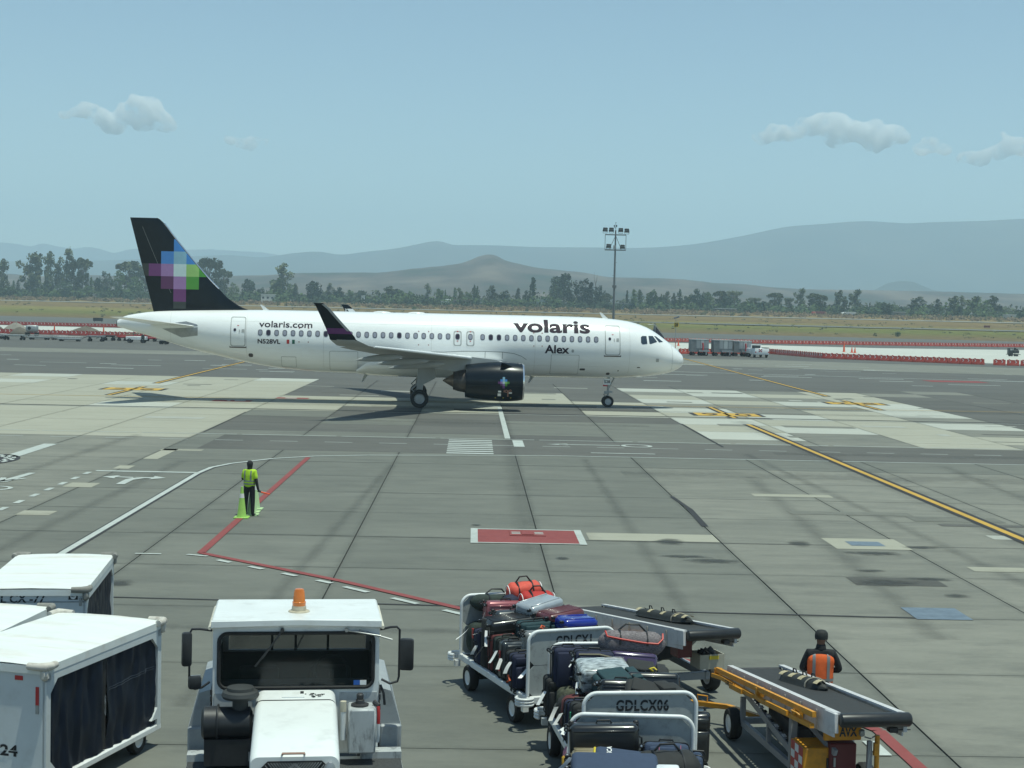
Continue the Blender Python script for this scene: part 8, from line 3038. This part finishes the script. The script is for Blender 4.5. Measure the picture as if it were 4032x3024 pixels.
# ------------------------------------------------------------------ people
def skin_mesh(name, verts, edges, rad, mats, parent, lev=2, root=0):
    me = bpy.data.meshes.new(name)
    me.from_pydata([Vector(v) for v in verts], edges, [])
    o = bpy.data.objects.new(name, me)
    COL.objects.link(o)
    md = o.modifiers.new('skin', 'SKIN')
    sv = me.skin_vertices[0].data
    for i, r_ in enumerate(rad):
        sv[i].radius = r_ if isinstance(r_, tuple) else (r_, r_)
        sv[i].use_root = (i == root)
    sb = o.modifiers.new('sub', 'SUBSURF')
    sb.levels = sb.render_levels = lev
    dg = bpy.context.evaluated_depsgraph_get()
    dg.update()
    nm = bpy.data.meshes.new_from_object(o.evaluated_get(dg))
    o.modifiers.clear()
    o.data = nm
    bpy.data.meshes.remove(me)
    nm.name = name
    nm.materials.clear()
    for m in mats:
        nm.materials.append(m)
    nm.shade_smooth()
    o.parent = parent
    return o
SKINM = mat('brown_skin', (0.16, 0.075, 0.045), 0.55, var=0.08)
CLB = mat('black_cloth', (0.012, 0.013, 0.015), 0.85, var=0.3, scale=16, bump=0.2)
CAPM = mat('black_cap_cloth', (0.016, 0.018, 0.018), 0.8, var=0.25, scale=20)
REFB = mat('grey_reflective_tape', (0.22, 0.23, 0.23), 0.4, 0.2, var=0.1)
VO = mat('orange_hivis_cloth', (0.80, 0.13, 0.025), 0.75, var=0.12, scale=9, bump=0.3)
VG = mat('lime_hivis_cloth', (0.42, 0.66, 0.03), 0.75, var=0.12, scale=9, bump=0.3)
def hand(verts, edges, rad, wi, p, d, side, curl):
    """palm and five bent fingers added to a skin skeleton; d = pointing, side = thumb side"""
    p, d, side = Vector(p), Vector(d).normalized(), Vector(side).normalized()
    nrm = d.cross(side).normalized()
    n0 = len(verts)
    verts.append(tuple(p + d * 0.045)); edges.append((wi, n0)); rad.append((0.034, 0.02))
    for k, (off, l) in enumerate(((-0.028, 0.052), (-0.01, 0.064), (0.01, 0.068), (0.028, 0.062))):
        a = p + d * 0.075 + side * off
        q = a + d * l * 0.55 + nrm * curl * 0.02
        e = q + d * l * 0.4 * (1 - curl) + nrm * curl * 0.035
        i = len(verts)
        verts += [tuple(a), tuple(q), tuple(e)]
        edges += [(n0, i), (i, i + 1), (i + 1, i + 2)]
        rad += [0.0098, 0.0088, 0.0075]
    i = len(verts)
    a = p + d * 0.02 + side * 0.034
    verts += [tuple(a), tuple(a + d * 0.028 + side * 0.016 + nrm * curl * 0.012), tuple(a + d * 0.05 + side * 0.014 + nrm * curl * 0.025)]
    edges += [(n0, i), (i, i + 1), (i + 1, i + 2)]
    rad += [0.012, 0.0105, 0.009]
def person(label, loc, rz, arms, legs_spread, vest_m, vest_len, sleeves, head_turn, cap):
    r = thing('person', label, 'person', loc, rz)
    V = [(0, 0, 0.94), (0, 0.0, 1.06), (0, 0.005, 1.22), (0, 0.0, 1.36), (0, -0.005, 1.43), (0, 0.01, 1.49)]
    E = [(0, 1), (1, 2), (2, 3), (3, 4), (4, 5)]
    Rr = [(0.17, 0.12), (0.165, 0.11), (0.175, 0.115), (0.165, 0.10), (0.105, 0.075), (0.062, 0.06)]
    for s_ in (-1, 1):
        i = len(V)
        V += [(s_ * 0.095, 0, 0.86), (s_ * (0.1 + legs_spread * 0.5), 0.01 * s_, 0.5), (s_ * (0.1 + legs_spread), -0.01, 0.12), (s_ * (0.11 + legs_spread), -0.02, 0.05), (s_ * (0.125 + legs_spread), 0.13, 0.035)]
        E += [(0, i), (i, i + 1), (i + 1, i + 2), (i + 2, i + 3), (i + 3, i + 4)]
        Rr += [0.10, 0.078, 0.058, 0.05, (0.045, 0.033)]
    for s_, (el, wr, hd, sd, curl) in zip((-1, 1), arms):
        i = len(V)
        V += [(s_ * 0.175, 0.0, 1.395), el, wr]
        E += [(3, i), (i, i + 1), (i + 1, i + 2)]
        Rr += [0.066, 0.054, 0.038]
        hand(V, E, Rr, i + 2, wr, hd, sd, curl)
    # head rising out of the neck
    i = len(V)
    V += [(0, 0.015, 1.545), (0, 0.025, 1.61), (0, 0.02, 1.665)]
    E += [(5, i), (i, i + 1), (i + 1, i + 2)]
    Rr += [(0.062, 0.075), (0.077, 0.095), (0.06, 0.07)]
    body = skin_mesh('body', V, E, Rr, [SKINM, CLB, BLACK], r)
    wrz = {tuple(a[1]) for a in arms}
    for p in body.data.polygons:
        c = p.center
        nearhand = any((Vector(c) - (Vector(a[1]) + Vector(a[2]).normalized() * 0.07)).length < 0.085 for a in arms)
        if c.z < 0.075:
            p.material_index = 2
        elif c.z > 1.475 or (nearhand and not cap == 'hood'):
            p.material_index = 0
        else:
            p.material_index = 1
    # face details and ears
    M = Matrix.Rotation(head_turn, 4, 'Z')
    b = B()
    b.ext([(-0.012, 0.105, 1.585), (0.012, 0.105, 1.585), (0.0, 0.105, 1.635)], (0, 0.028, -0.012))
    for s_ in (-1, 1):
        bmesh.ops.create_icosphere(b.bm, subdivisions=1, radius=1, matrix=Matrix.Translation((s_ * 0.08, 0.015, 1.60)) @ Matrix.Diagonal((0.012, 0.02, 0.03, 1)))
        bmesh.ops.create_icosphere(b.bm, subdivisions=1, radius=1, matrix=Matrix.Translation((s_ * 0.032, 0.108, 1.625)) @ Matrix.Diagonal((0.013, 0.008, 0.007, 1)))
    b.box((0, 0.105, 1.555), (0.045, 0.012, 0.01))
    b.xf(M)
    b.build('face', SKINM, r)
    b = B()
    if cap == 'cap':
        b.lathe([(0.094, 1.60), (0.098, 1.64), (0.092, 1.69), (0.065, 1.722), (0.012, 1.735), (0, 1.737)], (0, 0.015, 0), n=20)
        b.ext([(-0.08, 0.08, 1.635), (0.08, 0.08, 1.635), (0.06, 0.18, 1.625), (0, 0.195, 1.622), (-0.06, 0.18, 1.625)], (0, 0, 0.012))
    else:
        b.lathe([(0.075, 1.44), (0.078, 1.5), (0.086, 1.56), (0.098, 1.62), (0.09, 1.68), (0.055, 1.72), (0, 1.73)], (0, 0.012, 0), n=20)
    b.xf(M)
    b.build('cap' if cap == 'cap' else 'hood', CAPM, r)
    b = B()
    b.lathe([(0.078, 1.455), (0.07, 1.50), (0.062, 1.525)], (0, 0.0, 0), n=18)
    b.build('collar', CLB, r)
    # vest
    VV = [(0, 0, vest_len), (0, 0, 1.06), (0, 0.005, 1.22), (0, 0.0, 1.35), (0, 0.0, 1.445)]
    EE = [(0, 1), (1, 2), (2, 3), (3, 4)]
    RR = [(0.215, 0.15), (0.205, 0.145), (0.215, 0.145), (0.20, 0.125), (0.125, 0.09)]
    for s_, a in zip((-1, 1), arms):
        i = len(VV)
        VV += [(s_ * 0.175, 0, 1.39)]
        EE += [(3, i)]
        RR += [0.088]
        if sleeves:
            q = Vector((s_ * 0.175, 0, 1.395)).lerp(Vector(a[0]), 0.85)
            VV.append(tuple(q)); EE.append((i, i + 1)); RR.append(0.068)
    vest = skin_mesh('vest', VV, EE, RR, [vest_m], r)
    # tape: rings and braces following the vest
    def vr(z):
        t = [(VV[k][2], RR[k]) for k in range(5)]
        rx = interp([(q[0], q[1][0]) for q in t], z); ry = interp([(q[0], q[1][1]) for q in t], z)
        return rx * 1.0, ry * 1.0
    dg = bpy.context.evaluated_depsgraph_get()
    from mathutils.bvhtree import BVHTree
    bv = BVHTree.FromPolygons([v.co for v in vest.data.vertices], [tuple(p.vertices) for p in vest.data.polygons])
    def hit(ang, z):
        o = Vector((sin(ang), cos(ang), 0))
        h = bv.ray_cast(Vector((0, 0, z)) + o * 0.6, -o)
        return (h[0] + o * 0.006) if h[0] else Vector((0, 0, z)) + o * 0.18
    b = B()
    for z0 in ((vest_len + 0.10, vest_len + 0.21) if vest_m is VO else (vest_len + 0.13, vest_len + 0.22)):
        rows = [[hit(2 * pi * k / 40, z0 + dz) for k in range(41)] for dz in (0, 0.042)]
        b.grid(rows)
    for s_ in (-1, 1):
        for a0 in (pi, 0):
            rows = []
            for k in range(11):
                z = vest_len + 0.24 + (1.43 - vest_len - 0.24) * k / 10
                row = []
                for dx in (-0.022, 0.022):
                    x = s_ * 0.105 + dx
                    o = Vector((0, cos(a0), 0))
                    h = bv.ray_cast(Vector((x, 0, z)) + o * 0.6, -o)
                    row.append((h[0] + o * 0.006) if h[0] else Vector((x, cos(a0) * 0.06, z)))
                rows.append(row)
            b.grid(rows)
    b.build('reflective_tape', REFB, r, angle=70)
    return r
# worker in orange: back to the camera, forearms folded in front of the body
ow = person('person in an orange reflective vest and black cap standing behind the nearest belt loader', (5.22, 22.35, 0), -0.12,
            (((-0.27, 0.03, 1.13), (-0.10, 0.20, 1.12), (1, 0.25, 0.1), (0, 0, 1), 0.4), ((0.29, 0.02, 1.14), (0.12, 0.20, 1.10), (-1, 0.3, 0.05), (0, 0, 1), 0.4)), 0.04, VO, 0.78, False, -0.2, 'cap')
mp_ = person('marshaller in a lime vest and black hood holding an orange baton behind the cones', (-6.62, 46.12, 0), -0.35,
             (((-0.27, 0.06, 1.12), (-0.22, 0.25, 1.22), (0.1, 0.3, 1), (1, 0, 0), 0.8), ((0.25, -0.02, 1.10), (0.30, 0.02, 0.82), (0.5, 0.2, -0.5), (0, 1, 0), 0.8)), 0.03, VG, 0.86, True, -0.1, 'hood')
mp_.scale = (0.965, 0.965, 0.965)
BAT = mat('orange_baton', (0.85, 0.10, 0.03), 0.35, var=0.08)
def baton(label, parent, p, d, L):
    r = thing('signal_baton', label, 'baton')
    M = Matrix.Translation(parent.location) @ Matrix.Rotation(parent.rotation_euler.z, 4, 'Z') @ Matrix.Scale(parent.scale[0], 4)
    a = M @ Vector(p)
    dd = M.to_3x3() @ Vector(d).normalized()
    r.location = a
    b = B()
    b.cyl(dd * -0.08, dd * 0.07, 0.018, n=10)
    b.build('grip', BLACK, r)
    b = B()
    b.cyl(dd * 0.07, dd * L, 0.024, 0.02, n=10)
    b.build('wand', BAT, r)
baton('orange signal baton pointing right from the marshaller lowered hand', mp_, (0.33, 0.05, 0.77), (1, -0.2, -0.12), 0.40)
baton('orange signal baton held up by the marshaller left shoulder', mp_, (-0.21, 0.28, 1.28), (0.02, 0.05, 1), 0.26)
CONE_G = mat('lime_cone_plastic', (0.30, 0.52, 0.10), 0.5, var=0.12, scale=5)
CONE_P = mat('faded_pale_lime_plastic', (0.40, 0.55, 0.28), 0.55, var=0.1, scale=5)
cone('front lime green cone with grey collar hiding the marshaller leg', (-6.77, 45.66, 0), 0.94, CONE_G, 'lime cones beside the marshaller', collar=(0.64, 0.78))
cone('lime cone just right behind the marshaller foot', (-6.58, 46.30, 0), 0.92, CONE_P, 'lime cones beside the marshaller')
cone('third lime cone between the front and the farthest one', (-6.63, 46.95, 0), 0.92, CONE_P, 'lime cones beside the marshaller')
cone('farthest lime cone standing on the red line', (-6.64, 47.66, 0), 0.92, CONE_P, 'lime cones beside the marshaller', collar=(0.66, 0.8))
